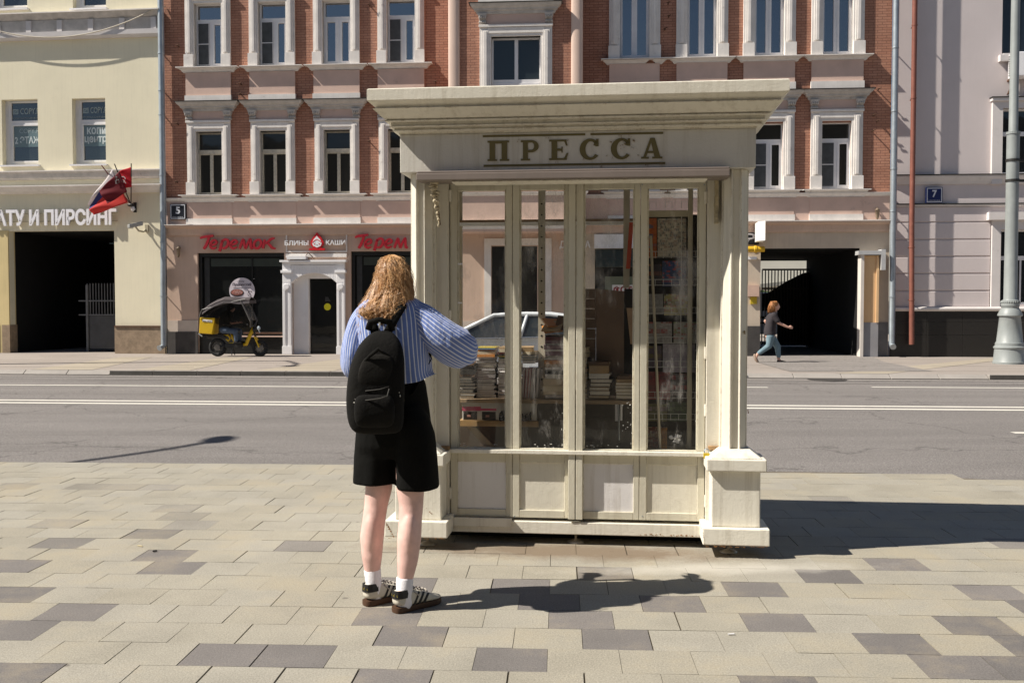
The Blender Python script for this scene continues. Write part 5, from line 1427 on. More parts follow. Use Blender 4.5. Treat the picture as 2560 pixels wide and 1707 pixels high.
# two plastic clips and paint drips at the left pane
q = MB()
for px, py in ((1151, 660), (1150, 757)):
    u, z = K.uv(px, py, DV + 0.02); q.box(u - 0.015, u + 0.012, DV + 0.01, DV + 0.024, z - 0.005, z + 0.005)
q.build('glass_clip', WHITE, ki)
# padlock on the hasp
pk_u, pk_z = K.uv(1766, 1133, DV - 0.09)
pd = thing_in(K, 'padlock', 'small yellow brass padlock hanging at the right end of the kiosk sill', 'padlock', pk_u, DV - 0.10, pk_z)
q = MB(); q.box(-0.018, 0.018, -0.01, 0.01, -0.028, 0.004); q.build('body', mk('yellow_brass', (0.55, 0.40, 0.03), 0.4, 0.1, 20, metal=0.3), pd, bevel=0.004)
q = MB(); q.tube([(-0.012, 0, 0.0), (-0.012, 0, 0.018), (-0.004, 0, 0.028), (0.006, 0, 0.027), (0.013, 0, 0.018), (0.013, 0, 0.0)], 0.004, 6); q.build('shackle', ZINC, pd)
# ------------------------------------------------------------------ signs and wall-mounted things
def lettering_thing(fr, name, label, cat, u, v, z):
    return thing_in(fr, name, label, cat, u, v, z)
# big white letters over the left gateway
u0, u1 = yu(-26, 545), yu(297, 545); z0, z1 = yz(150, 565), yz(150, 524)
sg = thing_in(Y, 'shop_sign', 'row of large white raised letters over the dark left gateway', 'sign', u0, 0, z0)
t = text_mb('ТАТУ И ПИРСИНГ', 0, u1 - u0, 0, z1 - z0, -0.10, 0.05, 0, 0, 0.036)
t.build('letters', mk('white_letters', (0.80, 0.79, 0.82), 0.5, 0.03, 3), sg)
t = MB()
for z in (0.12, 0.36): t.box(0, u1 - u0, -0.095, -0.075, z, z + 0.025)
for k in range(9): t.box(0.2 + k * 0.43, 0.23 + k * 0.43, -0.075, 0.0, 0.12, 0.145)
t.build('letter_rail', mk('sand_rail', (0.45, 0.4, 0.27), 0.7), sg)
# red brush-script name, twice
def script_sign(dx, label, upto=999):
    def M(X, Y_): return (bu(500 + 0.20408 * X + dx, 605), bz(600, 580 + 0.20408 * Y_))
    o_ = M(30, 215)
    s = thing_in(B, 'shop_sign', label, 'sign', o_[0], 0, o_[1])
    q = MB()
    W_ = 0.070
    paths = [
        [(28, 82, .6), (60, 66, 1), (120, 58, 1.1), (190, 48, .8)],
        [(140, 62, .9), (120, 120, 1.1), (95, 175, 1.2), (70, 210, 1.0)],
        [(150, 165, .8), (205, 155, .9), (228, 130, .9), (215, 105, .8), (185, 108, .9), (158, 140, 1.1), (155, 185, 1.1), (185, 205, 1.0), (225, 190, .6)],
        [(300, 100, .9), (285, 160, 1.1), (262, 240, 1.2)],
        [(285, 130, .7), (330, 95, 1), (368, 112, 1.1), (365, 160, 1.1), (330, 200, 1), (290, 198, .7)],
        [(400, 165, .8), (452, 150, .9), (476, 128, .9), (460, 104, .8), (432, 108, .9), (405, 140, 1.1), (402, 185, 1.1), (430, 205, 1.0), (475, 188, .6)],
        [(505, 208, 1.0), (530, 150, 1.1), (552, 95, .9), (565, 150, 1.0), (580, 205, .9), (610, 140, .9), (640, 92, .9), (642, 150, 1.1), (650, 205, 1.0), (672, 195, .6)],
        [(735, 100, .9), (700, 120, 1), (682, 165, 1.1), (700, 202, 1.1), (738, 200, 1), (768, 160, 1), (765, 115, 1), (735, 98, .8)],
        [(815, 98, .9), (805, 150, 1.1), (790, 208, 1.1)],
        [(812, 150, .8), (850, 130, 1), (895, 92, 1.0), (935, 84, .6)],
        [(845, 138, .9), (880, 170, 1.1), (905, 200, 1.1), (945, 210, .6)]]
    for p in paths:
        if p[0][0] > upto: continue
        pts = [M(a, b) + (w,) for a, b, w in p]
        pts = [(a - o_[0], b - o_[1], w) for a, b, w in pts]
        # smooth the stroke
        fine = []
        for i in range(len(pts) - 1):
            p0_, p1_, p2_, p3_ = pts[max(i - 1, 0)], pts[i], pts[i + 1], pts[min(i + 2, len(pts) - 1)]
            for k in range(5):
                t_ = k / 5
                fine.append(tuple(0.5 * (2 * b + (c - a) * t_ + (2 * a - 5 * b + 4 * c - d) * t_ * t_ + (3 * b - a - 3 * c + d) * t_ ** 3) for a, b, c, d in zip(p0_, p1_, p2_, p3_)))
        fine.append(pts[-1])
        strokes(q, fine, W_, -0.12, 0.06)
    q.build('letters', REDSIGN, s)
    return s
script_sign(0, 'red brush script sign over the shop window behind the yellow moped')
script_sign(385, 'red brush script sign over the second shop window, running behind the kiosk', 720)
# white words either side of the red emblem
def ZX(X): return bu(500 + 0.20408 * X, 608)
def ZZ(Y_): return bz(700, 580 + 0.20408 * Y_)
s = thing_in(B, 'shop_sign', 'white lettered sign with red hooded emblem above the white portal', 'sign', ZX(1050), 0, ZZ(205))
ox, oz = ZX(1050), ZZ(205)
q = MB()
text_mb('БЛИНЫ', 0, ZX(1340) - ox, ZZ(168) - oz, ZZ(108) - oz, -0.07, 0.04, 0, 0, 0.014, q); text_mb('КАШИ', ZX(1553) - ox, ZX(1790) - ox, ZZ(163) - oz, ZZ(103) - oz, -0.07, 0.04, 0, 0, 0.014, q)
q.build('letters', mk('white_acrylic', (0.82, 0.82, 0.82), 0.5, 0.03, 3), s)
q = MB()
def EP(pts): return [(ZX(a) - ox, ZZ(b) - oz) for a, b in pts]
q.prism(EP([(1447, 12), (1500, 75), (1528, 125), (1522, 165), (1490, 200), (1541, 206), (1541, 228), (1352, 228), (1352, 206), (1405, 200), (1374, 165), (1368, 125), (1398, 75)]), 'y', -0.14, -0.06, 0)
q.prism(EP([(1447, 55), (1488, 100), (1508, 140), (1495, 175), (1449, 197), (1403, 175), (1388, 140), (1408, 100)]), 'y', -0.150, -0.14, 1)
strokes(q, [p + (1,) for p in EP([(1390, 138), (1420, 112), (1447, 98), (1475, 112), (1506, 138)])], 0.018, -0.151, 0.004, 0)
for X in (1418, 1478): q.disc((ZX(X) - ox, -0.156, ZZ(152) - oz), 0.018, 'y', 12, 0.005, 0)
for X in (1432, 1464): q.disc((ZX(X) - ox, -0.156, ZZ(140) - oz), 0.006, 'y', 8, 0.005, 2)
strokes(q, [p + (1,) for p in EP([(1438, 163), (1449, 168), (1460, 163)])], 0.008, -0.151, 0.004, 2)
q.build('emblem', [mk('bright_red_acrylic', (0.60, 0.018, 0.025), 0.35, 0.05, 6), WHITE, BLACK], s)
# letters seen through the kiosk and beside the arch
def white_word(txt, label, x0, x1, y0, y1, back=None):
    u, z = B.uv(x0, y1); u2, z2 = B.uv(x1, y0)
    s = thing_in(B, 'shop_sign', label, 'sign', u, 0, z)
    text_mb(txt, 0, u2 - u, 0, z2 - z, -0.06, 0.03, 0, 0, 0.02).build('letters', WHITE, s)
    if back:
        q = MB(); q.box(back[0] - u, back[1] - u, -0.05, -0.005, back[2] - z, back[3] - z); q.build('sign_board', BLACKENAMEL, s)
white_word('ДОМ РА', 'small white raised word on the pink wall seen through the kiosk glass', 1399, 1476, 602, 624)
white_word('Р', 'black sign board with one white letter showing beside the kiosk pillar', 1862, 1887, 584, 607, (bu(1840), bu(1896), bz(1880, 612), bz(1880, 566)))
white_word('С', 'white letter on the wall seen through the right kiosk pane', 1733, 1752, 586, 612)
u, z = B.uv(1530, 737, 0.4); u2, z2 = B.uv(1598, 712, 0.4)
s = thing_in(B, 'shop_sign', 'white card with dark red letters in the shop entrance behind the kiosk', 'sign', u, 0, z)
q = MB(); q.box(0, u2 - u, 0.40, 0.415, 0, z2 - z); q.build('card', WHITE, s)
text_mb('ФОТО', 0.04, u2 - u - 0.03, 0.05, z2 - z - 0.04, 0.398, 0.006, 0, 0, 0.04).build('letters', REDSIGN, s)
lbx = thing_in(B, 'lightbox_sign', 'white projecting lightbox with small red writing above the yellow pipe', 'sign', bu(1890, 580, -0.5), -0.5, bz(1900, 607))
q = MB(); a, b = bu(1891, 580, -0.5), bu(1913, 580, -0.5); h = bz(1900, 560) - bz(1900, 607)
q.hexa([(0, -0.25, 0), (b - a - 0.08, -0.55, 0), (b - a, 0.3, 0), (0.02, 0.3, 0)], [(0, -0.25, h), (b - a - 0.08, -0.55, h), (b - a, 0.3, h), (0.02, 0.3, h)]); q.build('box', mk('lightbox_white', (0.80, 0.79, 0.76), 0.5, 0.02, 2), lbx, bevel=0.01)
q = MB()
for k in range(3):
    z_ = h * 0.62 - k * 0.13
    q.hexa([(0.02, -0.268, z_), (0.10, -0.392, z_), (0.10, -0.385, z_), (0.02, -0.262, z_)], [(0.02, -0.268, z_ + 0.07), (0.10, -0.392, z_ + 0.07), (0.10, -0.385, z_ + 0.07), (0.02, -0.262, z_ + 0.07)])
q.build('lettering', mk('red_print', (0.62, 0.09, 0.05), 0.5), lbx)
q = MB(); q.box(0.02, 0.05, 0.30, 0.5, h * 0.3, h * 0.35); q.box(0.02, 0.05, 0.30, 0.5, h * 0.7, h * 0.75); q.build('bracket', RUST, lbx)
# house number plates
def plate(fr, label, num, street, x0, x1, y0, y1, mat, v=-0.12):
    u, z = fr.uv(x0, y1, v); u2, z2 = fr.uv(x1, y0, v); w_, h_ = u2 - u, z2 - z
    s = thing_in(fr, 'house_number_sign', label, 'sign', u, v, z)
    q = MB(); q.box(0, w_, 0, 0.09, 0, h_); q.build('box', mat, s, bevel=0.01)
    q = MB(); e = 0.022
    for a_, b_, c_, d_ in ((0.02, w_ - 0.02, 0.02, 0.02 + e), (0.02, w_ - 0.02, h_ - 0.02 - e, h_ - 0.02), (0.02, 0.02 + e, 0.02 + e, h_ - 0.02 - e), (w_ - 0.02 - e, w_ - 0.02, 0.02 + e, h_ - 0.02 - e)): q.box(a_, b_, -0.004, 0.001, c_, d_)
    text_mb(num, w_ * 0.37, w_ * 0.65, h_ * 0.36, h_ * 0.82, -0.001, 0.004, 0, 0, 0.03, q)
    text_mb(street, w_ * 0.15, w_ * 0.85, h_ * 0.12, h_ * 0.19, -0.001, 0.003, 0, 0, 0, q)
    q.build('lettering', mk('enamel_white', (0.62, 0.64, 0.68), 0.5), s)
    return s
plate(B, 'black house number plate reading 5 beside the left drainpipe', '5', 'СРЕТЕНКА', 425, 464, 510, 549, BLACKENAMEL)
plate(L, 'navy house number plate reading 7 on the lilac wall', '7', 'СРЕТЕНКА', 2315, 2357, 468, 508, NAVY)
# round poster inside the shop window
c_ = B.uv(605, 727, 0.15)
ps = thing_in(B, 'round_poster', 'round pale poster with food picture in the window above the moped', 'poster', c_[0], 0.15, c_[1])
q = MB(); q.disc((0, 0.0, 0), 0.395, 'y', 40, 0.012); q.build('disc', mk('pale_lilac_print', (0.62, 0.56, 0.60), 0.6, 0.03, 3), ps)
q = MB(); q.disc((-0.15, -0.004, -0.06), 0.21, 'y', 26, 0.003, 0, 0.115); q.disc((-0.15, -0.007, -0.045), 0.18, 'y', 26, 0.003, 1, 0.085)
rg = random.Random(2)
for k in range(26): q.disc((-0.15 + rg.uniform(-0.14, 0.14), -0.010, -0.04 + rg.uniform(-0.05, 0.05)), rg.uniform(0.012, 0.028), 'y', 7, 0.003, rg.choice((1, 2, 2)))
for k in range(16): q.disc((0.22 + rg.uniform(-0.07, 0.07), -0.006, -0.07 + rg.uniform(-0.10, 0.10)), rg.uniform(0.008, 0.02), 'y', 7, 0.004, 0)
q.build('food_picture', [mk('dark_print', (0.05, 0.03, 0.03), 0.6), mk('meat_print', (0.36, 0.13, 0.10), 0.6, 0.3, 40), mk('pink_print', (0.55, 0.3, 0.26), 0.6)], ps)
q = MB(); text_mb('Пушкинский', -0.29, 0.29, 0.13, 0.24, -0.001, 0.004, 0, 0, 0.02, q); text_mb('Блин', -0.09, 0.07, 0.26, 0.315, -0.001, 0.004, 0, 0.3, 0, q); text_mb('деревенская с овощами', -0.27, 0.27, 0.07, 0.10, -0.001, 0.003, 0, 0.3, 0, q)
q.build('lettering', mk('grey_print', (0.16, 0.13, 0.15), 0.6), ps)
# ------------------------------------------------------------------ flags in a wall bracket
FLAGV = -0.75
def fp2(X, Y_, v): return (Y.u(180 + 0.1658 * X, 380 + 0.1658 * Y_, v), v, Y.z(180 + 0.1658 * X, 380 + 0.1658 * Y_, v))
br = fp2(890, 800, -0.25)
fb_ = thing_in(Y, 'flag_bracket', 'dark iron flag bracket on the yellow wall beside the gateway', 'bracket', br[0], 0, br[2])
q = MB(); q.tube([(0, 0, -0.06), (0, -0.20, -0.02), (0, -0.25, 0.0)], 0.035, 10); q.ell((0, -0.26, 0.0), (0.11, 0.06, 0.055), 12, 7); q.box(-0.05, 0.05, -0.02, 0.0, -0.2, 0.1); q.build('bracket', DARKMETAL, fb_, smooth=False)
q = MB(); q.tube([(0.03, -0.24, -0.03), (0.05, -0.22, -0.12), (0.01, -0.20, -0.18)], [0.05, 0.07, 0.03], 8, flat=0.4); q.build('plastic_bag', mk('thin_white_plastic', (0.7, 0.7, 0.74), 0.4), fb_, smooth=True)
def flag(label, tip, pole_mat, corners, mats, zone, vs, amp=0.03, ph=0.0, extra=None):
    tp = fp2(*tip, FLAGV)
    o = thing_in(Y, 'flag', label, 'flag', br[0], br[1], br[2], group='flags in the wall bracket')
    def rel(p): return (p[0] - br[0], p[1] - br[1], p[2] - br[2])
    q = MB(); q.tube([(0, 0, 0), rel(tp)], 0.016, 8); q.build('pole', pole_mat, o)
    n, m_ = 18, 18
    C_ = [Vector(rel(fp2(X, Y_, vs + dv))) for X, Y_, dv in corners]
    q = MB(); vsx = []
    for i in range(n + 1):
        for j in range(m_ + 1):
            s_, t_ = i / n, j / m_
            p = (C_[0] * (1 - t_) + C_[3] * t_) * (1 - s_) + (C_[1] * (1 - t_) + C_[2] * t_) * s_
            p = p + Vector((0.35 * amp * math.sin(7 * t_ + 3 * s_), amp * 2.0 * t_ * math.sin(9 * s_ + 6 * t_ + ph), 0.5 * amp * t_ * math.sin(6 * s_ + ph)))
            vsx.append(p)
    b0 = 0; q.v = [tuple(p) for p in vsx]
    for i in range(n):
        for j in range(m_):
            k = i * (m_ + 1) + j
            q.f.append((k, k + 1, k + m_ + 2, k + m_ + 1)); q.m.append(zone((i + 0.5) / n, (j + 0.5) / m_))
    c = q.build('cloth', mats, o, smooth=True, recalc=False)
    sd = c.modifiers.new('thick', 'SOLIDIFY'); sd.thickness = 0.004
    if extra: extra(o, rel)
    return o
def cloth(name, col):
    m, nt, p = nodes(name)
    p.inputs['Base Color'].default_value = (*col, 1); p.inputs['Roughness'].default_value = 0.8
    tr = nt.nodes.new('ShaderNodeBsdfTranslucent'); tr.inputs[0].default_value = (*col, 1)
    mx = nt.nodes.new('ShaderNodeMixShader'); mx.inputs[0].default_value = 0.35
    nt.links.new(p.outputs[0], mx.inputs[1]); nt.links.new(tr.outputs[0], mx.inputs[2]); nt.links.new(mx.outputs[0], nt.nodes['Material Output'].inputs[0])
    return m
FRED, FDRED, FBLUE, FWHITE = cloth('red_flag_cloth', (0.62, 0.015, 0.03)), cloth('dark_red_flag_cloth', (0.17, 0.006, 0.014)), cloth('blue_flag_cloth', (0.05, 0.055, 0.20)), cloth('white_flag_cloth', (0.72, 0.66, 0.66))
FORANGE = cloth('orange_red_flag_cloth', (0.72, 0.06, 0.05))  # orange-red of the striped flag
def sickle(o, rel):
    q = MB()
    def P(X, Y_): p = rel(fp2(X, Y_, -0.70)); return p[0], p[2], 1
    v = rel(fp2(800, 420, -0.70))[1]
    strokes(q, [P(748, 378), P(775, 372), P(800, 390), P(803, 412)], 0.022, v, 0.006); strokes(q, [P(762, 420), P(785, 432), P(800, 438)], 0.02, v, 0.006); strokes(q, [P(775, 448), P(800, 455), P(815, 475)], 0.018, v, 0.006); strokes(q, [P(795, 425), P(782, 470)], 0.012, v, 0.005)
    q.build('emblem', FWHITE, o)
flag('bright red flag with small white emblem, on the upright rightmost pole', (893, 175), DARKMETAL, [(890, 225, -0.05), (898, 530, 0.05), (735, 560, 0.02), (700, 300, -0.02)], [FRED], lambda s_, t_: 0, -0.60, 0.02, 1.0, sickle)
def knight(o, rel):
    q = MB(); rg = random.Random(4)
    v = rel(fp2(680, 430, -0.86))[1]
    for k in range(46):
        X, Y_ = 660 + rg.gauss(0, 34) + 8, 420 + rg.gauss(0, 42)
        p = rel(fp2(X + (Y_ - 420) * 0.4, Y_, -0.86)); q.disc((p[0], v, p[2]), rg.uniform(0.008, 0.022), 'y', 6, 0.004, rg.choice((0, 0, 1, 2)))
    q.build('emblem', [mk('black_print', (0.012, 0.01, 0.01), 0.8), mk('silver_print', (0.25, 0.2, 0.2), 0.7), mk('brown_print', (0.10, 0.03, 0.03), 0.8)], o)
flag('dark red flag with a blackish emblem, hanging in the middle', (640, 180), DARKMETAL, [(715, 290, -0.06), (830, 600, 0.0), (540, 785, 0.0), (400, 590, -0.05)], [FDRED], lambda s_, t_: 0, -0.80, 0.015, 2.0, knight)
flag('white, blue and red striped flag drooping lowest on the left pole', (445, 200), mk('red_pole', (0.2, 0.02, 0.02), 0.5), [(605, 262, 0.0), (842, 765, 0.05), (318, 950, 0.0), (228, 800, -0.02)], [FWHITE, FBLUE, FORANGE], lambda s_, t_: 0 if s_ < 0.14 + 0.05 * t_ else (1 if s_ < 0.34 + 0.10 * t_ else 2), -0.66, 0.03, 0.5)
# security camera
cv = yu(356, 572); cz = yz(356, 572)
sc_ = thing_in(Y, 'security_camera', 'grey bullet camera on the yellow wall above the stone plinth', 'camera', cv, 0, cz)
q = MB(); q.hexa([(-0.16, -0.62, -0.03), (-0.06, -0.66, -0.03), (0.20, -0.34, 0.07), (0.10, -0.30, 0.07)], [(-0.16, -0.62, 0.08), (-0.06, -0.66, 0.08), (0.20, -0.34, 0.19), (0.10, -0.30, 0.19)]); q.build('housing', mk('camera_grey', (0.33, 0.33, 0.31), 0.4), sc_, bevel=0.015)
q = MB(); q.tube([(0.02, -0.46, 0.02), (0.06, -0.35, -0.09), (0.10, -0.12, -0.10), (0.12, -0.02, 0.0), (0.16, 0.0, 0.04)], 0.028, 8); q.box(0.10, 0.20, -0.05, 0.0, -0.10, 0.12); q.build('bracket', mk('camera_arm', (0.4, 0.36, 0.26), 0.5), sc_)
# slack cable across the yellow front
cb = MB(); pts = []
for k in range(25):
    t_ = k / 24
    X = -60 + (405 + 60) * t_; yy = 60 + (12 - 60) * t_ + 62 * 4 * t_ * (1 - t_) * (1 - 0.10)
    pts.append((Y.u(X, yy, -0.24), -0.24 + (0.2 if k == 24 else 0), Y.z(X, yy, -0.24)))
o = cb.tube(pts, 0.016, 6).build('overhead_cable', mk('pale_cable', (0.5, 0.45, 0.36), 0.6), None, smooth=True)
Y.place(o); tag(o, 'slack pale cable hanging across the upper yellow facade', 'cable')
# ------------------------------------------------------------------ street lamps and manhole
def lamp_post(x, y, label, arm=False, hgt=9.5):
    s = thing('street_lamp', label, 'street lamp', (x, y, 0))
    q = MB()
    prof = [(0.385, 0.0), (0.385, 0.05), (0.37, 0.07), (0.345, 0.37), (0.365, 0.385), (0.37, 0.42), (0.335, 0.45), (0.33, 0.52), (0.305, 0.55), (0.245, 1.16), (0.255, 1.18), (0.29, 1.20), (0.285, 1.235), (0.235, 1.34), (0.20, 1.385), (0.205, 1.42)]
    q.lathe(prof, 28); q.build('base', GREYPAINT, s, smooth=False)
    smooth_angle(bpy.data.objects[[c.name for c in s.children][-1]], 35)
    q = MB(); q.lathe([(0.19, 1.421), (0.215, 1.44), (0.215, 1.50), (0.20, 1.515), (0.215, 1.53), (0.215, 1.575), (0.17, 1.59), (0.157, 1.62), (0.150, 3.35), (0.148, 5.1)], 28); smooth_angle(q.build('shaft', GREYPAINT, s), 35)
    q = MB()
    for k in range(26):
        a = 2 * math.pi * k / 26; q.ell((0.212 * math.cos(a), 0.212 * math.sin(a), 1.535), (0.014, 0.014, 0.03), 6, 4)
    q.build('beaded_ring', GREYPAINT, s, smooth=True)
    q = MB(); q.lathe([(0.150, 5.101), (0.150, 5.72), (0.12, 5.74), (0.108, 5.78), (0.10, hgt)], 24); smooth_angle(q.build('upper_shaft', GREYPAINT, s), 35)
    for z in (4.55, 5.05, 5.72):
        q = MB(); q.lathe([(0.154, z - 0.03), (0.166, z - 0.03), (0.166, z + 0.03), (0.154, z + 0.03)], 20); q.box(0.15, 0.36, -0.03, 0.03, z - 0.03, z + 0.03) if z < 5.5 else None; q.build('clamp', DARKMETAL if z < 5.5 else GREYPAINT, s)
    if not arm:
        q = MB()
        for k in range(4): q.box(0.34 + k * 0.11, 0.38 + k * 0.11, -0.02, 0.02, 4.3 + 0.06 * k, 5.35 + 0.05 * k)
        q.box(0.34, 0.72, -0.018, 0.018, 4.62, 4.66); q.box(0.34, 0.72, -0.018, 0.018, 5.02, 5.06); q.build('banner_frame', GREYPAINT, s)
    q = MB(); pth = [(0, 0, hgt - 0.05)]
    tx, ty = (0.85, 2.1) if arm else (0.0, -2.2)
    for k in range(1, 9):
        t_ = k / 8; pth.append((tx * t_, ty * t_, hgt - 0.05 + 0.7 * math.sin(t_ * math.pi / 2)))
    q.tube(pth, 0.05, 8); q.build('arm', GREYPAINT, s)
    q = MB(); q.ell((tx * 1.12, ty * 1.12, hgt + 0.62), (0.17, 0.34, 0.09), 14, 8); q.build('lamp_head', GREYPAINT, s, smooth=True)
    return s
pl_ = G(2523, 909); lamp_post(pl_.x, pl_.y, 'grey ornamental street lamp post standing on the far kerb at right')
lamp_post(-12.15, 7.6, 'grey street lamp just left of the view, throwing its shadow on the road', True, 7.5)
pl_ = G(-240, 912); lamp_post(pl_.x, pl_.y, 'grey ornamental street lamp on the far kerb just beyond the left edge')
c = G(2068, 950, ROAD_Z)
mh = MB(); mh.lathe([(0.40, 0.0), (0.40, 0.012), (0.36, 0.014), (0.36, 0.008), (0.02, 0.009)], 32)
o = mh.build('manhole_cover', mk('cast_iron', (0.05, 0.045, 0.042), 0.7, 0.3, 15), None); o.location = (c.x, c.y, ROAD_Z + 0.001); tag(o, 'dark round manhole cover in the road at right', 'manhole cover')
# small litter on the paving
def litter(px, py, name, label, cat, mat, sx, sy, sz, rz):
    p = G(px, py); q = MB(); q.loft([[(-sx, -sy, 0), (sx, -sy * 0.7, 0), (sx, sy, 0), (-sx * 0.8, sy, 0)], [(-sx * 0.9, -sy * 0.8, sz), (sx * 0.8, -sy * 0.5, sz * 0.7), (sx * 0.9, sy * 0.8, sz), (-sx * 0.7, sy * 0.9, sz * 0.8)]])
    o = q.build(name, mat, None, bevel=0.002); o.location = (p.x, p.y, 0.003); o.rotation_euler = (0, 0, rz); tag(o, label, cat)
litter(387, 1379, 'dry_leaf', 'small blackish crumpled leaf on the dark slabs at left', 'leaf', DARKMETAL, 0.014, 0.008, 0.008, 0.4)
litter(350, 1366, 'twig', 'small yellowish twig lying beyond the dark slabs at left', 'twig', mk('straw', (0.5, 0.42, 0.25), 0.8), 0.022, 0.004, 0.006, -0.5)
litter(1828, 1587, 'cigarette_end', 'pale cigarette end on the pale slabs at lower right', 'cigarette end', WHITE, 0.018, 0.004, 0.006, 0.2)
# ------------------------------------------------------------------ white car beyond the kiosk
cd_ = 18.0; s_ = cd_ / FPX
nose = W(944, 900, cd_)
CF = Frame(nose.x, nose.y, 4.2)
car = thing_in(CF, 'parked_car', 'white saloon car on the road seen through the kiosk panes', 'car', 0, 0, ROAD_Z)
CARW = mk('white_car_lacquer', (0.70, 0.72, 0.74), 0.25, 0.02, 2, spec=0.6)
prof = [(0.10, 0.30), (0.0, 0.42), (0.02, 0.60), (0.22, 0.74), (0.70, 0.85), (1.20, 0.93), (2.6, 0.965), (4.0, 1.0), (4.42, 0.97), (4.52, 0.70), (4.48, 0.42), (4.35, 0.30)]
q = MB(); rings = []
for y, ins in ((0.06, 0.05), (0.0, 0.0), (0.0, 0.0), (1.78, 0.0), (1.72, 0.05)):
    pass
rings = []
for y, k in ((0.10, 0.965), (0.02, 0.992), (0.0, 1.0), (1.76, 1.0), (1.74, 0.992), (1.66, 0.965)):
    rings.append([(2.26 + (x - 2.26) * k, y, 0.62 + (z - 0.62) * (k if z > 0.62 else 1)) for x, z in prof])
q.loft(rings); smooth_angle(q.build('body', CARW, car), 45)
roof = [(2.10, 1.385), (2.5, 1.425), (3.0, 1.425), (3.45, 1.37)]
q = MB(); q.loft([[(x, y, z - (0.02 if y in (0.20, 1.56) else 0)) for x, z in roof] + [(x, y, z - 0.035) for x, z in roof[::-1]] for y in (0.20, 0.34, 1.42, 1.56)]); smooth_angle(q.build('roof', CARW, car), 40)
GH = glass_dark('car_glass', (0.02, 0.025, 0.028), 1.5, 0.02)
q = MB()
def side(sgn):
    y0, y1 = (0.03, 0.20) if sgn < 0 else (1.73, 1.56)
    def sp(x, z): t_ = (z - 0.95) / 0.45; return (x, y0 + (y1 - y0) * t_, z)
    q.quad(sp(1.30, 0.95), sp(4.02, 1.0), sp(3.42, 1.36), sp(2.12, 1.375))
side(-1); side(1)
q.quad((1.22, 0.10, 0.94), (1.22, 1.66, 0.94), (2.12, 1.54, 1.38), (2.12, 0.22, 1.38)); q.quad((4.04, 0.10, 1.0), (4.04, 1.66, 1.0), (3.44, 1.54, 1.37), (3.44, 0.22, 1.37))
q.build('window', GH, car, recalc=False)
q = MB()
for y0, y1 in ((0.018, 0.185), (1.742, 1.575)):
    def sp(x, z, o=0.0): t_ = (z - 0.95) / 0.45; return (x, y0 + (y1 - y0) * t_, z)
    q.tube([sp(1.18, 0.94), sp(2.10, 1.385), sp(2.6, 1.405), sp(3.1, 1.40), sp(3.48, 1.355), sp(4.10, 1.0)], 0.035, 8)
    q.tube([sp(2.58, 0.97), sp(2.70, 1.39)], 0.03, 8)
q.build('window_pillar', CARW, car, smooth=True)
q = MB(); q.tube([(1.2, -0.004, 0.955), (2.6, -0.004, 0.985), (4.0, -0.004, 1.02)], 0.012, 6); q.build('chrome_strip', mk('chrome_strip', (0.6, 0.6, 0.6), 0.2, 0.02, 2, metal=0.9), car)
for y in (-0.14, 1.90):
    q = MB(); q.ell((1.50, y, 1.03), (0.10, 0.11, 0.075), 12, 8); q.build('wing_mirror', CARW, car, smooth=True)
for x in (2.45, 3.35):
    q = MB(); q.box(x - 0.09, x + 0.09, -0.03, -0.004, 0.84, 0.87); q.build('door_handle', CARW, car, bevel=0.008)
q = MB(); q.tube([(1.75, 0.35, 0.95), (1.80, 0.55, 1.08), (1.75, 0.75, 0.95)], 0.018, 6); q.build('steering_wheel', BLACK, car)
for x in (0.86, 3.62):
    for y in (-0.005, 1.585):
        q = MB(); q.disc((x, y, 0.32), 0.32, 'y', 28, 0.18); w_ = q.build('wheel', BLACK, car, bevel=0.02)
        q = MB(); q.disc((x, y - 0.006 if y < 1 else y + 0.181, 0.32), 0.20, 'y', 24, 0.006); q.disc((x, y - 0.010 if y < 1 else y + 0.188, 0.32), 0.06, 'y', 12, 0.004); q.build('rim', mk('alloy_rim', (0.22, 0.22, 0.22), 0.4, 0.2, 20, metal=0.6), w_)
q = MB(); q.box(-0.01, 0.12, 0.12, 0.42, 0.56, 0.68); q.build('headlight', mk('headlight_glass', (0.5, 0.52, 0.55), 0.1), car, bevel=0.03)
q = MB(); q.box(-0.01, 0.12, 1.34, 1.64, 0.56, 0.68); q.build('headlight', mk('headlight_glass_b', (0.5, 0.52, 0.55), 0.1), car, bevel=0.03)

# ------------------------------------------------------------------ yellow delivery moped and its rider
mp = G(590, 891)
MF = Frame(mp.x, mp.y, 4.5)
def mz(X, Y_): return MF.uv(500 + 0.20408 * X, 580 + 0.20408 * Y_)
def m3(X, Y_, v=0.0): a, b = mz(X, Y_); return (a, v, b)
mo = thing_in(MF, 'delivery_moped', 'yellow electric delivery moped with rain canopy parked at the shop window', 'moped')
tint = bpy.data.materials.new('smoked_film'); tint.use_nodes = True
_n = tint.node_tree; _n.nodes.clear(); _o = _n.nodes.new('ShaderNodeOutputMaterial'); _m = _n.nodes.new('ShaderNodeMixShader'); _t = _n.nodes.new('ShaderNodeBsdfTransparent'); _t.inputs[0].default_value = (0.30, 0.30, 0.31, 1)
_g = _n.nodes.new('ShaderNodeBsdfGlossy'); _g.inputs['Roughness'].default_value = 0.15; _g.inputs[0].default_value = (0.5, 0.5, 0.5, 1); _f = _n.nodes.new('ShaderNodeFresnel'); _n.links.new(_f.outputs[0], _m.inputs[0]); _n.links.new(_t.outputs[0], _m.inputs[1]); _n.links.new(_g.outputs[0], _m.inputs[2]); _n.links.new(_m.outputs[0], _o.inputs[0])
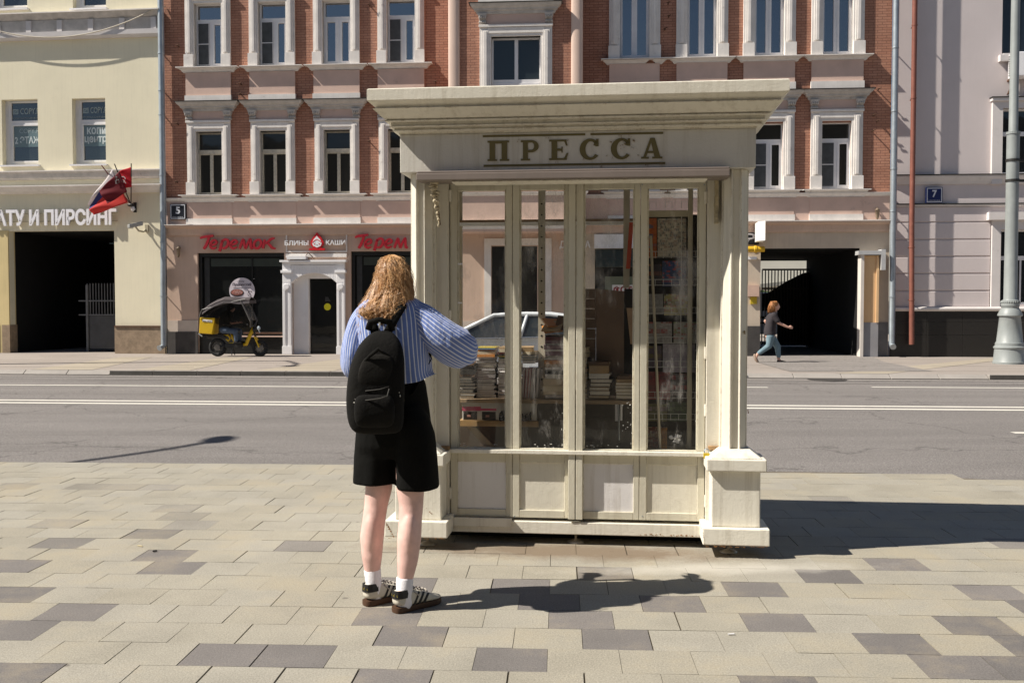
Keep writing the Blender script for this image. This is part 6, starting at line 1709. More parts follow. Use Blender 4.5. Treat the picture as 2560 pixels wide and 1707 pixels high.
MY = mk('moped_yellow', (0.62, 0.40, 0.012), 0.4, 0.05, 4); MB_ = mk('moped_black', (0.016, 0.016, 0.016), 0.5, 0.2, 8); RUB = mk('tyre_rubber', (0.014, 0.014, 0.014), 0.8, 0.2, 8)
def mwheel(X, Y_, r):
    u, z = mz(X, Y_); z = r
    q = MB()
    pts = [(u + (r - 0.05) * math.cos(2 * math.pi * k / 28), 0, z + (r - 0.05) * math.sin(2 * math.pi * k / 28)) for k in range(29)]
    q.tube(pts, 0.052, 10, up=(0, 1, 0)); w_ = q.build('wheel', RUB, mo, smooth=True)
    q = MB()
    for k in range(8):
        a = 2 * math.pi * k / 8; q.tube([(u + 0.05 * math.cos(a), 0, z + 0.05 * math.sin(a)), (u + (r - 0.08) * math.cos(a + 0.2), 0, z + (r - 0.08) * math.sin(a + 0.2))], 0.009, 6)
    q.disc((u, -0.06, z), 0.085, 'y', 20, 0.12); q.lathe([(0.0, 0)], 3) if False else None
    pts = [(u + (r - 0.09) * math.cos(2 * math.pi * k / 28), 0, z + (r - 0.09) * math.sin(2 * math.pi * k / 28)) for k in range(29)]
    q.tube(pts, 0.012, 6, up=(0, 1, 0)); q.build('rim', mk('moped_rim', (0.16, 0.15, 0.14), 0.4, 0.1, 5, metal=0.5), w_)
    return u, z
mwheel(218, 1428, 0.26); mwheel(735, 1412, 0.235)
q = MB()
q.tube([m3(655, 1170), m3(610, 1270), m3(565, 1375), m3(500, 1380)], [0.05, 0.055, 0.055, 0.045], 10, flat=0.7)
q.tube([m3(290, 1270), m3(345, 1262), m3(370, 1300), m3(350, 1335), m3(320, 1310)], 0.03, 8); q.tube([m3(385, 1245), m3(405, 1300), m3(430, 1365), m3(350, 1370)], [0.03, 0.045, 0.06, 0.03], 8)
q.build('frame', MY, mo, smooth=True)
q = MB(); q.tube([m3(680, 1285, -0.07), m3(733, 1410, -0.07)], 0.022, 8); q.tube([m3(680, 1285, 0.07), m3(733, 1410, 0.07)], 0.022, 8); q.tube([m3(682, 1290, -0.07), m3(682, 1290, 0.07)], 0.03, 8); q.build('fork', MY, mo)
q = MB(); q.tube([m3(650, 1165), m3(680, 1285)], 0.03, 8); q.tube([m3(625, 1130, -0.32), m3(640, 1150, -0.12), m3(640, 1150, 0.12), m3(625, 1130, 0.32)], 0.016, 8); q.ell(m3(670, 1190, 0), (0.07, 0.07, 0.08), 10, 7); q.build('handlebar', MB_, mo, smooth=True)
q = MB(); q.box(mz(230, 1)[0], mz(470, 1)[0], -0.11, 0.11, mz(0, 1240)[1], mz(0, 1205)[1]); q.build('seat', MB_, mo, bevel=0.03)
q = MB(); q.box(mz(310, 1)[0], mz(520, 1)[0], -0.10, 0.10, mz(0, 1420)[1], mz(0, 1362)[1]); q.box(mz(80, 1)[0], mz(310, 1)[0], -0.08, 0.08, mz(0, 1300)[1], mz(0, 1265)[1]); q.tube([m3(330, 1380), m3(215, 1428)], 0.05, 8); q.build('motor_case', MB_, mo, bevel=0.02)
q = MB(); q.tube([m3(395, 1400, -0.08), m3(415, 1505, -0.16)], 0.014, 6); q.tube([m3(395, 1400, 0.08), m3(405, 1508, 0.14)], 0.014, 6); q.build('kickstand', MB_, mo)
bxp = [(40, 1045), (228, 1050), (190, 1250), (30, 1238)]
q = MB(); q.prism([mz(*p) for p in bxp], 'y', -0.26, 0.22); bo = q.build('delivery_box', MY, mo, bevel=0.02)
q = MB(); q.prism([mz(75, 1066), mz(192, 1080), mz(190, 1108), mz(73, 1094)], 'y', -0.266, -0.261); q.build('number_plate', WHITE, bo)
t = MB(); a, b = mz(82, 1100), mz(184, 1079); text_mb('РМ 4546', a[0], b[0], a[1] - 0.0, b[1] - 0.01, -0.268, 0.004, 0, 0, 0.03, t); t.build('number', mk('grey_digits', (0.12, 0.12, 0.12), 0.7), bo)
q = MB(); q.prism([mz(60, 1030), mz(205, 1035), mz(228, 1049), mz(40, 1044)], 'y', -0.24, 0.20); q.build('box_lid', MB_, bo)
cpts = [(72, 938), (140, 885), (230, 835), (330, 798), (430, 800), (520, 812), (645, 798)]
q = MB(); top = [mz(*p) for p in cpts]
for (a, b), (c, d) in zip(top, top[1:]):
    q.hexa([(a, -0.30, b - 0.17), (c, -0.30, d - 0.17), (c, 0.30, d - 0.17), (a, 0.30, b - 0.17)], [(a, -0.28, b - 0.085), (c, -0.28, d - 0.085), (c, 0.28, d - 0.085), (a, 0.28, b - 0.085)])
    q.hexa([(a, -0.285, b - 0.09), (c, -0.285, d - 0.09), (c, -0.10, d + 0.0), (a, -0.10, b + 0.0)], [(a, -0.29, b - 0.08), (c, -0.29, d - 0.08), (c, -0.10, d + 0.012), (a, -0.10, b + 0.012)])
    q.hexa([(a, -0.10, b + 0.0), (c, -0.10, d + 0.0), (c, 0.28, d - 0.09), (a, 0.28, b - 0.09)], [(a, -0.10, b + 0.012), (c, -0.10, d + 0.012), (c, 0.29, d - 0.08), (a, 0.29, b - 0.08)])
q.build('canopy', mk('grey_brown_canopy_cloth', (0.055, 0.045, 0.048), 0.7, 0.2, 8), mo)
q = MB()
for v in (-0.28, 0.28):
    q.tube([m3(540, 838, v), m3(600, 960, v), m3(658, 1085, v), m3(642, 1165, v * 0.6)], [0.025, 0.025, 0.028, 0.02], 8); q.tube([m3(75, 942, v), m3(50, 1000, v), m3(38, 1050, v)], 0.014, 6)
    q.tube([m3(75, 950, v), m3(330, 880, v), m3(600, 820, v)], 0.014, 6)
q.build('canopy_strut', mk('canopy_tube', (0.09, 0.085, 0.08), 0.4, 0.2, 10), mo)
q = MB(); q.quad(m3(545, 838, -0.26), m3(655, 1080, -0.26), m3(655, 1080, 0.26), m3(545, 838, 0.26)); q.build('windscreen', glass_clear('windscreen_film', 0.12, 0.4), mo)
q = MB(); q.add([m3(x, y, -0.285) for x, y in ((75, 948), (300, 870), (540, 838), (600, 960), (650, 1085), (636, 1160), (560, 1165), (330, 1150), (235, 1120), (230, 1048), (52, 1030))], [tuple(range(11))]); q.build('side_cover', tint, mo)
q = MB(); q.tube([m3(60, 1275, -0.2), m3(15, 1240, -0.2)], 0.02, 6); q.build('tail_bracket', ZINC, mo)
q = MB(); q.tube([m3(745, 1180, -0.25), m3(770, 1230, -0.25)], 0.014, 6); q.ell(m3(760, 1175, -0.28), (0.05, 0.02, 0.06), 8, 6); q.build('wing_mirror', ZINC, mo)
# rider, hunched in the shade of the canopy
rd = thing_in(MF, 'person', 'dark clothed rider in blue jeans sitting on the yellow moped', 'person')
SKIN = mk('skin', (0.62, 0.36, 0.27), 0.5, 0.06, 12)
q = MB()
q.caps([m3(300, 1180), m3(310, 1090), m3(350, 1010)], [0.14, 0.15, 0.13]); q.caps([m3(355, 1000), m3(375, 965)], [0.05, 0.05]); q.ell(m3(385, 935), (0.095, 0.085, 0.115), 14, 10)
q.ell((m3(385, 938)[0] + 0.09, 0, m3(385, 945)[2]), (0.022, 0.018, 0.025), 8, 6)
for s2 in (-1, 1):
    q.caps([m3(335, 1035, 0.15 * s2), m3(330, 1120, 0.22 * s2), m3(440, 1110, 0.16 * s2)], [0.055, 0.045, 0.035])
    h = m3(470, 1105, 0.14 * s2); q.ell(h, (0.05, 0.022, 0.035), 10, 6)
    for k in range(4): q.tube([(h[0] + 0.03, h[1] - 0.024 + 0.016 * k, h[2]), (h[0] + 0.075, h[1] - 0.02 + 0.014 * k, h[2] - 0.005), (h[0] + 0.085 - 0.004 * abs(k - 1), h[1] - 0.018 + 0.012 * k, h[2] - 0.04)], 0.011, 6)
    q.tube([(h[0], h[1] + 0.02 * s2, h[2] + 0.02), (h[0] + 0.05, h[1] + 0.03 * s2, h[2] + 0.035)], 0.011, 6)
    q.caps([m3(300, 1190, 0.09 * s2), m3(455, 1215, 0.15 * s2)], [0.085, 0.06]); q.caps([m3(455, 1215, 0.15 * s2), m3(465, 1345, 0.15 * s2)], [0.055, 0.04]); q.caps([m3(455, 1352, 0.15 * s2), m3(520, 1358, 0.15 * s2)], [0.04, 0.035])
remeshed(q, 'body', SKIN, rd, 0.012, 3)
q = MB(); q.caps([m3(298, 1190), m3(308, 1090), m3(345, 1010)], [0.165, 0.175, 0.155])
for s2 in (-1, 1): q.caps([m3(338, 1030, 0.15 * s2), m3(330, 1120, 0.22 * s2), m3(385, 1116, 0.185 * s2)], [0.075, 0.065, 0.055])
remeshed(q, 'jacket', mk('black_jacket', (0.012, 0.012, 0.012), 0.9, 0.3, 8), rd, 0.015, 4)
q = MB()
for s2 in (-1, 1): q.caps([m3(295, 1195, 0.09 * s2), m3(458, 1215, 0.15 * s2)], [0.105, 0.08]); q.caps([m3(458, 1215, 0.15 * s2), m3(466, 1325, 0.15 * s2)], [0.078, 0.058])
remeshed(q, 'jeans', mk('blue_jeans', (0.06, 0.085, 0.13), 0.9, 0.2, 20), rd, 0.015, 3)
q = MB()
for s2 in (-1, 1): q.caps([m3(452, 1352, 0.15 * s2), m3(525, 1360, 0.15 * s2)], [0.048, 0.042])
q.build('shoe', BLACK, rd, smooth=True)
q = MB(); q.ell((m3(385, 930)[0] - 0.015, 0, m3(385, 925)[2]), (0.11, 0.10, 0.115), 14, 10); q.build('hair', BLACK, rd, smooth=True)
# ------------------------------------------------------------------ stock inside the kiosk: every book a thing
PAGES = mk('book_pages', (0.74, 0.70, 0.63), 0.85, 0.10, 30)
PAGES_O = mk('old_book_pages', (0.62, 0.52, 0.39), 0.85, 0.10, 30)
PAGES_L = mk('lilac_white_pages', (0.74, 0.70, 0.70), 0.85, 0.08, 30)
COV = {'black': (0.014, 0.014, 0.014), 'charcoal': (0.04, 0.038, 0.036), 'white': (0.76, 0.74, 0.71), 'grey': (0.40, 0.38, 0.37), 'red': (0.36, 0.03, 0.03), 'maroon': (0.12, 0.025, 0.03), 'orange': (0.55, 0.22, 0.05),
       'tan': (0.42, 0.29, 0.16), 'brown': (0.14, 0.08, 0.045), 'navy': (0.03, 0.04, 0.09), 'yellow': (0.58, 0.45, 0.07), 'blue': (0.06, 0.15, 0.30), 'green': (0.06, 0.13, 0.07), 'pink': (0.5, 0.2, 0.25), 'cream': (0.68, 0.59, 0.43), 'plum': (0.26, 0.16, 0.20)}
COVM = {k: mk('cover_' + k, v, 0.5, 0.1, 10) for k, v in COV.items()}
ORD = ['top', 'second', 'third', 'fourth', 'fifth', 'sixth', 'seventh', 'eighth', 'ninth', 'tenth', 'eleventh', 'twelfth', 'thirteenth', 'fourteenth', 'fifteenth', 'sixteenth', 'seventeenth', 'eighteenth', 'nineteenth', 'twentieth', 'twenty-first', 'twenty-second']
def book_mesh(w, d, h, col, pages, spine):
    """lying book, corner at origin: two cover boards, spine on the near side or at the back, block of pages"""
    q = MB(); t = min(0.0028, h * 0.16); e = 0.003
    q.box(0, w, 0, d, 0, t, 0); q.box(0, w, 0, d, h - t, h, 0)
    if spine: q.box(0.0005, w - 0.0005, -0.002, 0.003, 0.0004, h - 0.0004, 0)
    else: q.box(0.0005, w - 0.0005, d - 0.003, d, 0.0004, h - 0.0004, 0)
    q.box(e, w - e, e + 0.001, d - 0.003, t, h - t, 1)
    return q
def add_book(u, v, z, w, d, h, rz, col, pages, spine, label, group, cat='book', name='book'):
    o = book_mesh(w, d, h, col, pages, spine).build(name, [COVM[col], pages], None)
    p = K.world(u, v, z); o.location = p; o.rotation_euler = (0, 0, -K.a + rz)
    tag(o, label, cat, group)
    return o
def stack(px0, px1, y0, y1, v, books, where, group, seed, d=0.20, name='book'):
    """books listed from the top: (colour, pages, spine towards the viewer, relative thickness, sideways shift)"""
    rg = random.Random(seed)
    ua, ub = ku(px0, y1, v), ku(px1, y1, v); za, zb2 = kz((px0 + px1) / 2, y1, v), kz((px0 + px1) / 2, y0, v)
    tot = sum(b[3] for b in books); H_ = zb2 - za; z = za + 0.001
    for i in range(len(books) - 1, -1, -1):
        col, pg, sp, th, sh = books[i]
        h = H_ * th / tot
        w = (ub - ua) * rg.uniform(0.93, 1.0)
        o_ = ORD[i] + ' from the top' if i else 'topmost'
        kind = ('spine out' if sp else 'pages out')
        add_book(ua + sh * (ub - ua) + rg.uniform(0, 0.006), v + rg.uniform(-0.012, 0.012), z, w, d * rg.uniform(0.92, 1.0), h - 0.0006, R(rg.uniform(-5, 5)), col, pg, sp, '%s %s, %s, %s of the %s' % (col, name.replace('_', ' '), kind, o_, where), group, name=name)
        z += h
P_, O_, L_ = PAGES, PAGES_O, PAGES_L
vS = 0.40
rg = random.Random(21)
dk = ['charcoal', 'black', 'brown', 'maroon', 'navy']
stack(1146, 1186, 907, 997, vS, [(rg.choice(['maroon', 'brown', 'red', 'charcoal']), O_, True, 1.0, rg.uniform(-.05, .1)) for _ in range(5)] + [(rg.choice(['black', 'charcoal', 'black']), P_, bool(rg.random() < 0.35), 1.1, rg.uniform(-.1, .12)) for _ in range(7)], 'dark stack at the left pane', 'books in the dark stack', 1)
stack(1189, 1239, 868, 998, vS + 0.05, [('yellow', P_, True, .35, .0), ('blue', P_, True, .3, .05), ('orange', P_, True, .6, .02), ('cream', P_, True, .8, .04), ('orange', O_, True, .7, .0)] + [('white', L_, False, .9, .02), ('grey', L_, False, .8, .0), ('cream', L_, False, 1.0, .03), ('charcoal', L_, False, 1.0, .0)] + [(rg.choice(['grey', 'white', 'plum', 'grey']), L_, False, 0.62, rg.uniform(-.02, .02)) for _ in range(13)], 'grey stack behind the sleeve', 'books in the grey paged stack', 2)
stack(1243, 1299, 868, 998, vS + 0.06, [('tan', O_, True, .5, .0), ('cream', P_, True, .8, .06), ('red', P_, True, .5, .0), ('charcoal', P_, True, .4, .02), ('yellow', P_, True, .4, .0), ('green', P_, True, .4, .03), ('white', L_, True, .5, .0)] + [('white', L_, False, 1.0, rg.uniform(-.03, .03)) for _ in range(6)] + [('grey', L_, False, 1.0, rg.uniform(-.02, .02)) for _ in range(4)], 'white stack behind the first stile', 'books in the white paged stack', 3)
stack(1302, 1334, 868, 909, vS + 0.08, [('tan', O_, True, 1.2, .0), ('cream', P_, True, .8, .05), ('blue', P_, False, .7, .1), ('green', P_, False, .7, .0), ('white', L_, False, .8, .08)], 'short pile on upright books', 'pads lying on the upright books', 4)
stack(1360, 1413, 838, 997, vS, [('charcoal', P_, True, .35, .04), ('maroon', P_, True, .8, .02), ('plum', P_, True, .7, .02), ('black', L_, False, .5, .0), ('plum', P_, True, .9, .0), ('white', L_, True, .4, .02), ('plum', P_, True, 1.0, .03), ('charcoal', P_, False, .5, .0), ('white', L_, True, .5, .0), ('orange', O_, True, .9, .0), ('tan', O_, True, .8, .03), ('white', L_, False, .5, .0), ('black', P_, True, 1.0, .03), ('white', L_, True, 1.1, .04), ('cream', O_, False, 1.6, -.05), ('cream', O_, True, 1.1, -.05), ('cream', O_, False, .9, -.05), ('charcoal', L_, False, .9, .0)], 'tall stack by the upright', 'books in the tall stack', 5)
stack(1458, 1467, 870, 996, vS + 0.02, [(rg.choice(['cream', 'charcoal', 'white', 'black']), O_, False, 1, rg.uniform(-.1, .1)) for _ in range(10)], 'narrow stack at mid stile', 'books in the narrow stack', 6)
stack(1470, 1524, 905, 997, vS, [('brown', O_, True, .9, .0), ('tan', O_, True, 1.9, .0), ('white', L_, True, .5, .02), ('white', L_, True, .8, .02), ('charcoal', P_, False, 1.0, .1), ('black', P_, False, 1.0, .06), ('tan', P_, False, .8, .04), ('black', P_, False, 1.2, .06), ('brown', O_, False, .8, .02)], 'stack behind the third pane', 'books in the third pane stack', 7)
stack(1537, 1583, 940, 997, vS, [('brown', O_, True, .9, .1), ('tan', O_, True, .8, .06), ('tan', P_, False, .8, .03), ('brown', P_, False, .9, .02), ('cream', P_, False, .9, .0), ('brown', P_, False, .9, .0), ('cream', P_, False, .9, .0)], 'low stack beside pane four', 'books in the low stack', 8)
# five books standing on edge
x = ku(1303, 950, vS + 0.06); zc = kz(1303, 995, vS + 0.06)
for k, (col, pg, tilt) in enumerate((('maroon', L_, 3.5), ('pink', L_, 4.5), ('red', L_, 5.0), ('white', L_, 5.5), ('black', L_, 2.5), ('grey', L_, 4.0))):
    o = book_mesh(0.185, 0.13, 0.016, col, pg, False).build('book', [COVM[col], pg], None)
    m_ = Matrix.Translation(K.world(x, vS + 0.06, zc + 0.001)) @ Matrix.Rotation(-K.a, 4, 'Z') @ Matrix.Rotation(-R(90 - tilt * 0.8), 4, 'Y') @ Matrix.Translation((0, 0, -0.017))
    o.matrix_world = m_
    tag(o, '%s book standing on edge in the second pane, %s from the left' % (col, ORD[k] if k else 'first'), 'book', 'books standing on edge')
    x += 0.0178
# loose brown envelopes on the tall stack
for k, (col, X, Y_, rz, ww, tl) in enumerate((('orange', 1362, 834, 12, 0.115, 14), ('tan', 1353, 829, -10, 0.12, 22), ('orange', 1368, 818, 20, 0.10, 18), ('brown', 1386, 822, -5, 0.07, 30))):
    u, z = K.uv(X, Y_, vS + 0.02)
    o = book_mesh(ww, 0.15, 0.009, col, O_, True).build('envelope', [COVM[col], O_], None)
    o.matrix_world = Matrix.Translation(K.world(u, vS + 0.02 + 0.012 * k, z)) @ Matrix.Rotation(-K.a + R(rz), 4, 'Z') @ Matrix.Rotation(R(tl), 4, 'X') @ Matrix.Rotation(R(-6 + 4 * k), 4, 'Y')
    tag(o, '%s envelope tossed on the tall stack, %s of the heap' % (col, ('lowest', 'leftmost', 'highest', 'rightmost')[k]), 'envelope', 'envelopes tossed on the tall stack')
# packed cassette box, gloves
a, zb_2 = K.uv(1156, 1050, 0.40); b, zt_2 = K.uv(1342, 1006, 0.40)
bx_ = thing_in(K, 'display_box', 'long white carton with pink stripe and dark windows under the counter', 'box', a, 0.40, zS2 + 0.001)
w_, h_ = b - a, zt_2 - zS2 - 0.004
q = MB(); q.box(0, w_, 0, 0.2, 0, h_ - 0.012); q.box(-0.004, w_ + 0.004, -0.003, 0.205, h_ - 0.0115, h_); q.build('carton', mk('white_card', (0.62, 0.59, 0.54), 0.6, 0.05, 5), bx_, bevel=0.002)
q = MB(); q.box(0.0, w_ * 0.25, -0.002, 0.0, h_ * 0.52, h_ * 0.76); q.box(w_ * 0.25, w_ * 0.46, -0.002, 0.0, h_ * 0.54, h_ * 0.66); q.build('pink_stripe', mk('pink_print_stripe', (0.58, 0.08, 0.16), 0.5), bx_)
for x0 in (0.015, 0.265):
    q = MB(); q.box(w_ * x0, w_ * (x0 + 0.185), -0.003, -0.0005, h_ * 0.03, h_ * 0.48); q.box(w_ * (x0 + 0.05), w_ * (x0 + 0.10), -0.005, -0.003, h_ * 0.18, h_ * 0.30, 1); q.build('box_window', [mk('dark_window_print', (0.03, 0.025, 0.022), 0.3), mk('small_label', (0.4, 0.2, 0.16), 0.5)], bx_, bevel=0.001)
for px0, px1, lab in ((1249, 1263, 'black rubber glove drooping over the carton, left one'), (1301, 1327, 'black rubber glove lying under the upright books, right one')):
    u0, z0 = K.uv(px0, 1050, 0.37); u1, z1 = K.uv(px1, 1026, 0.37)
    q = MB(); rg2 = random.Random(px0); zz = zS2 + 0.002
    for k in range(5):
        uu = u0 + (u1 - u0) * (k + 0.5) / 5
        q.caps([(uu, 0.372, zz + 0.012), (uu + rg2.uniform(-0.006, 0.006), 0.366, zz + (z1 - z0) * rg2.uniform(0.5, 0.95))], [0.009, 0.007], 8)
    q.caps([(u0 + 0.006, 0.372, zz + 0.014), (u1 - 0.006, 0.372, zz + 0.014)], [0.013, 0.013], 8)
    o = remeshed(q, 'rubber_glove', BLACK, None, 0.004, 2); K.place(o); tag(o, lab, 'glove', 'gloves on the lower shelf')
# papers hanging under the counter
for px0, px1, y1, lab in ((1538, 1546, 1052, 'white paper strip hanging under the counter, the wider one'), (1551, 1556, 1051, 'white paper strip hanging under the counter, the narrow one')):
    u0, z0 = K.uv(px0, y1, 0.38); u1, z1 = K.uv(px1, 1007, 0.38)
    q = MB(); q.hexa([(u0, 0.378, z0), (u1, 0.380, z0), (u1, 0.381, z0), (u0, 0.379, z0)], [(u0, 0.370, z1), (u1, 0.372, z1), (u1, 0.373, z1), (u0, 0.371, z1)])
    o = q.build('paper_strip', WHITE, None); K.place(o); tag(o, lab, 'paper')
u0, z0 = K.uv(1548, 1100, 0.37); q = MB(); q.tube([(u0, 0.37, z0), (u0 - 0.006, 0.37, zSh - 0.025)], 0.006, 6); o = q.build('metal_rod', ZINC, None); K.place(o); tag(o, 'thin grey rod hanging between the white paper strips', 'rod')
# brown packing board behind the third pane
q = MB(); va = 0.58
def kp(px, y, v): a, b = K.uv(px, y, v); return (a, v, b)
q.hexa([kp(1490, 990, va), kp(1560, 990, va), (kp(1560, 990, va)[0], va + 0.012, kp(1560, 990, va)[2]), (kp(1490, 990, va)[0], va + 0.012, kp(1490, 990, va)[2])],
       [kp(1490, 722, va), kp(1560, 728, va), (kp(1560, 728, va)[0], va + 0.012, kp(1560, 728, va)[2]), (kp(1490, 722, va)[0], va + 0.012, kp(1490, 722, va)[2])])
o = q.build('packing_board', mk('brown_packing_board', (0.185, 0.125, 0.09), 0.7, 0.15, 3), None); K.place(o); tag(o, 'large brown packing board leaning behind the third pane', 'board')
q = MB()
for k in range(11):
    y0, y1 = 722 + 25 * k, 746 + 25 * k
    a_, b_ = kp(1458, y1, va), kp(1489, y0, va); q.box(a_[0], b_[0], va + 0.002, va + 0.05 - 0.002 * (k % 3), a_[2], b_[2])
o = q.build('card_bundle', mk('brown_card_edge', (0.16, 0.11, 0.08), 0.8, 0.25, 6), None); K.place(o); tag(o, 'pile of flattened brown cartons left of the packing board', 'cartons')
for px0, px1, y0, y1, col, lab in ((1573, 1584, 556, 672, (0.50, 0.07, 0.03), 'narrow red-orange folder hanging high at the third stile'), (1566, 1582, 770, 860, (0.42, 0.28, 0.18), 'slanting tan newspaper bundle beside the third stile')):
    q = MB(); sl_ = -0.02 if px0 == 1573 else 0.025
    a_, b_ = kp(px0, y1, 0.45), kp(px1, y0, 0.45)
    q.hexa([(a_[0] + sl_, 0.45, a_[2]), (b_[0] + sl_, 0.45, a_[2]), (b_[0] + sl_, 0.46, a_[2]), (a_[0] + sl_, 0.46, a_[2])], [(a_[0], 0.45, b_[2]), (b_[0], 0.45, b_[2]), (b_[0], 0.46, b_[2]), (a_[0], 0.46, b_[2])])
    o = q.build('folder' if px0 == 1573 else 'newspaper_bundle', mk('cover_tone_%d' % px0, col, 0.6, 0.15, 12), None); K.place(o); tag(o, lab, 'folder' if px0 == 1573 else 'newspapers')
# wire rack with magazines behind the fourth pane
RVk = 0.47
ru0, ru1 = ku(1618, 800, RVk), ku(1758, 800, RVk)
rack = thing_in(K, 'wire_rack', 'white wire magazine rack with cream frame behind the fourth pane', 'rack')
q = MB()
ux = ku(1724.5, 800, RVk - 0.03); q.box(ux - 0.014, ux + 0.014, RVk - 0.045, RVk - 0.02, 0.46, zF0)
zt_ = kz(1660, 536, RVk); q.box(ku(1618, 536, RVk), ux - 0.0145, RVk - 0.044, RVk - 0.02, zt_ - 0.018, zt_ + 0.02)
q.build('rack_frame', mk('rack_cream', (0.46, 0.41, 0.30), 0.6, 0.1, 4), rack, bevel=0.002)
WIRE = mk('white_wire', (0.55, 0.54, 0.5), 0.5, 0.05, 5)
q = MB()
rows = [643, 713, 783, 857, 917, 994, 1048]
for y in rows:
    z = kz(1690, y, RVk)
    for dz in (0.0, 0.035): q.tube([(ru0, RVk - 0.01, z + dz), (ru1, RVk - 0.01, z + dz)], 0.0018, 5)
    n = 7
    for k in range(n + 1):
        uu = ru0 + (ru1 - ru0) * k / n; q.tube([(uu, RVk - 0.01, z - 0.002), (uu, RVk - 0.01, z + 0.037)], 0.0016, 5); q.tube([(uu, RVk - 0.01, z - 0.002), (uu, RVk + 0.06, z - 0.002)], 0.0016, 5)
q.tube([(ku(1702, 800, RVk), RVk - 0.02, kz(1702, 540, RVk)), (ku(1701, 800, RVk), RVk - 0.02, kz(1701, 994, RVk))], 0.003, 6)
for px in (1632, 1672, 1712):
    u, z = K.uv(px, 512, RVk); q.tube([(u - 0.02, RVk, z - 0.02), (u - 0.02, RVk, z + 0.02), (u + 0.02, RVk, z + 0.02), (u + 0.02, RVk, z - 0.02)], 0.0016, 5)
q.build('rack_wire', WIRE, rack)
def printed(name, base, inks, scale):
    m, nt, p = nodes(name)
    co = coords(nt)
    sx = nt.nodes.new('ShaderNodeSeparateXYZ'); cx = nt.nodes.new('ShaderNodeCombineXYZ'); nt.links.new(co, sx.inputs[0]); nt.links.new(sx.outputs[0], cx.inputs[0]); nt.links.new(sx.outputs[2], cx.inputs[1])
    r = None
    for k, c_ in enumerate(inks):
        b_ = nt.nodes.new('ShaderNodeTexBrick'); b_.inputs['Scale'].default_value = 1.0 + 0.37 * k; b_.inputs['Brick Width'].default_value = 0.045 - 0.012 * k; b_.inputs['Row Height'].default_value = 0.017 if k % 2 else 0.030
        b_.inputs['Mortar Size'].default_value = 0.002; b_.inputs['Color1'].default_value = (0, 0, 0, 1); b_.inputs['Color2'].default_value = (1, 1, 1, 1); b_.inputs['Mortar'].default_value = (0, 0, 0, 1); b_.offset = 0.37 + 0.1 * k
        nt.links.new(cx.outputs[0], b_.inputs[0])
        r = mixc(nt, ramp(nt, b_.outputs[0], [(0.60, 0.0), (0.68, 0.8)]), r or base, c_)
    r = mixc(nt, 0.5, r, ramp(nt, noise(nt, co, 70, 4), [(0.35, 0.6), (0.65, 1.25)]), 'MULTIPLY')
    nt.links.new(r, p.inputs['Base Color']); p.inputs['Roughness'].default_value = 0.5
    return m
mags = [  # px0, px1, top, bottom, base, inks, text on what it looks like
    (1622, 1642, 545, 645, (0.48, 0.13, 0.03), [(0.06, 0.12, 0.22), (0.45, 0.10, 0.02)], 'narrow orange magazine in the top rack row, left of the newspaper'),
    (1644, 1716, 545, 641, (0.58, 0.52, 0.42), [(0.40, 0.36, 0.30), (0.35, 0.24, 0.2), (0.2, 0.22, 0.22)], 'beige illustrated newspaper in the top rack row'),
    (1620, 1654, 660, 714, (0.05, 0.04, 0.045), [(0.28, 0.09, 0.04)], 'dark brown magazine in the second rack row'),
    (1656, 1716, 652, 716, (0.035, 0.06, 0.17), [(0.02, 0.035, 0.10), (0.5, 0.06, 0.03), (0.06, 0.11, 0.24)], 'navy blue magazine with red specks in the second rack row'),
    (1620, 1658, 735, 786, (0.30, 0.29, 0.27), [(0.36, 0.35, 0.33)], 'grey leaflet in the third rack row'),
    (1660, 1728, 735, 788, (0.45, 0.40, 0.17), [(0.04, 0.04, 0.04), (0.42, 0.12, 0.1), (0.5, 0.47, 0.42)], 'yellowish puzzle magazine in the third rack row'),
    (1622, 1680, 805, 858, (0.36, 0.33, 0.30), [(0.36, 0.07, 0.06), (0.5, 0.48, 0.44)], 'pale crossword magazine with red blocks in the fourth rack row'),
    (1684, 1745, 805, 858, (0.42, 0.40, 0.34), [(0.25, 0.30, 0.12), (0.40, 0.10, 0.09), (0.5, 0.48, 0.43)], 'greenish crossword magazine in the fourth rack row'),
    (1622, 1654, 865, 920, (0.13, 0.10, 0.12), [(0.20, 0.16, 0.05)], 'dim purple magazine in the fifth rack row'),
    (1657, 1738, 860, 930, (0.34, 0.30, 0.34), [(0.42, 0.39, 0.42)], 'large pale lilac sheet in the fifth rack row'),
    (1620, 1676, 930, 998, (0.20, 0.03, 0.03), [(0.11, 0.03, 0.03)], 'dark red magazine in the sixth rack row'),
    (1679, 1728, 935, 998, (0.06, 0.05, 0.05), [(0.30, 0.05, 0.05), (0.2, 0.16, 0.15)], 'blackish magazine with red foot in the sixth rack row'),
    (1620, 1668, 1010, 1052, (0.16, 0.15, 0.06), [(0.3, 0.22, 0.25), (0.10, 0.11, 0.05)], 'olive magazine in the seventh rack row'),
    (1670, 1720, 1005, 1052, (0.06, 0.09, 0.04), [(0.12, 0.16, 0.07), (0.03, 0.03, 0.03)], 'dark green magazine in the seventh rack row'),
    (1620, 1668, 1068, 1118, (0.22, 0.05, 0.03), [(0.42, 0.30, 0.16), (0.10, 0.04, 0.04), (0.5, 0.42, 0.3)], 'red brown box leaning on the kiosk floor left of the stick'),
    (1653, 1668, 1070, 1120, (0.60, 0.24, 0.02), [(0.50, 0.17, 0.02)], 'orange box standing upright at the foot of the rack')]
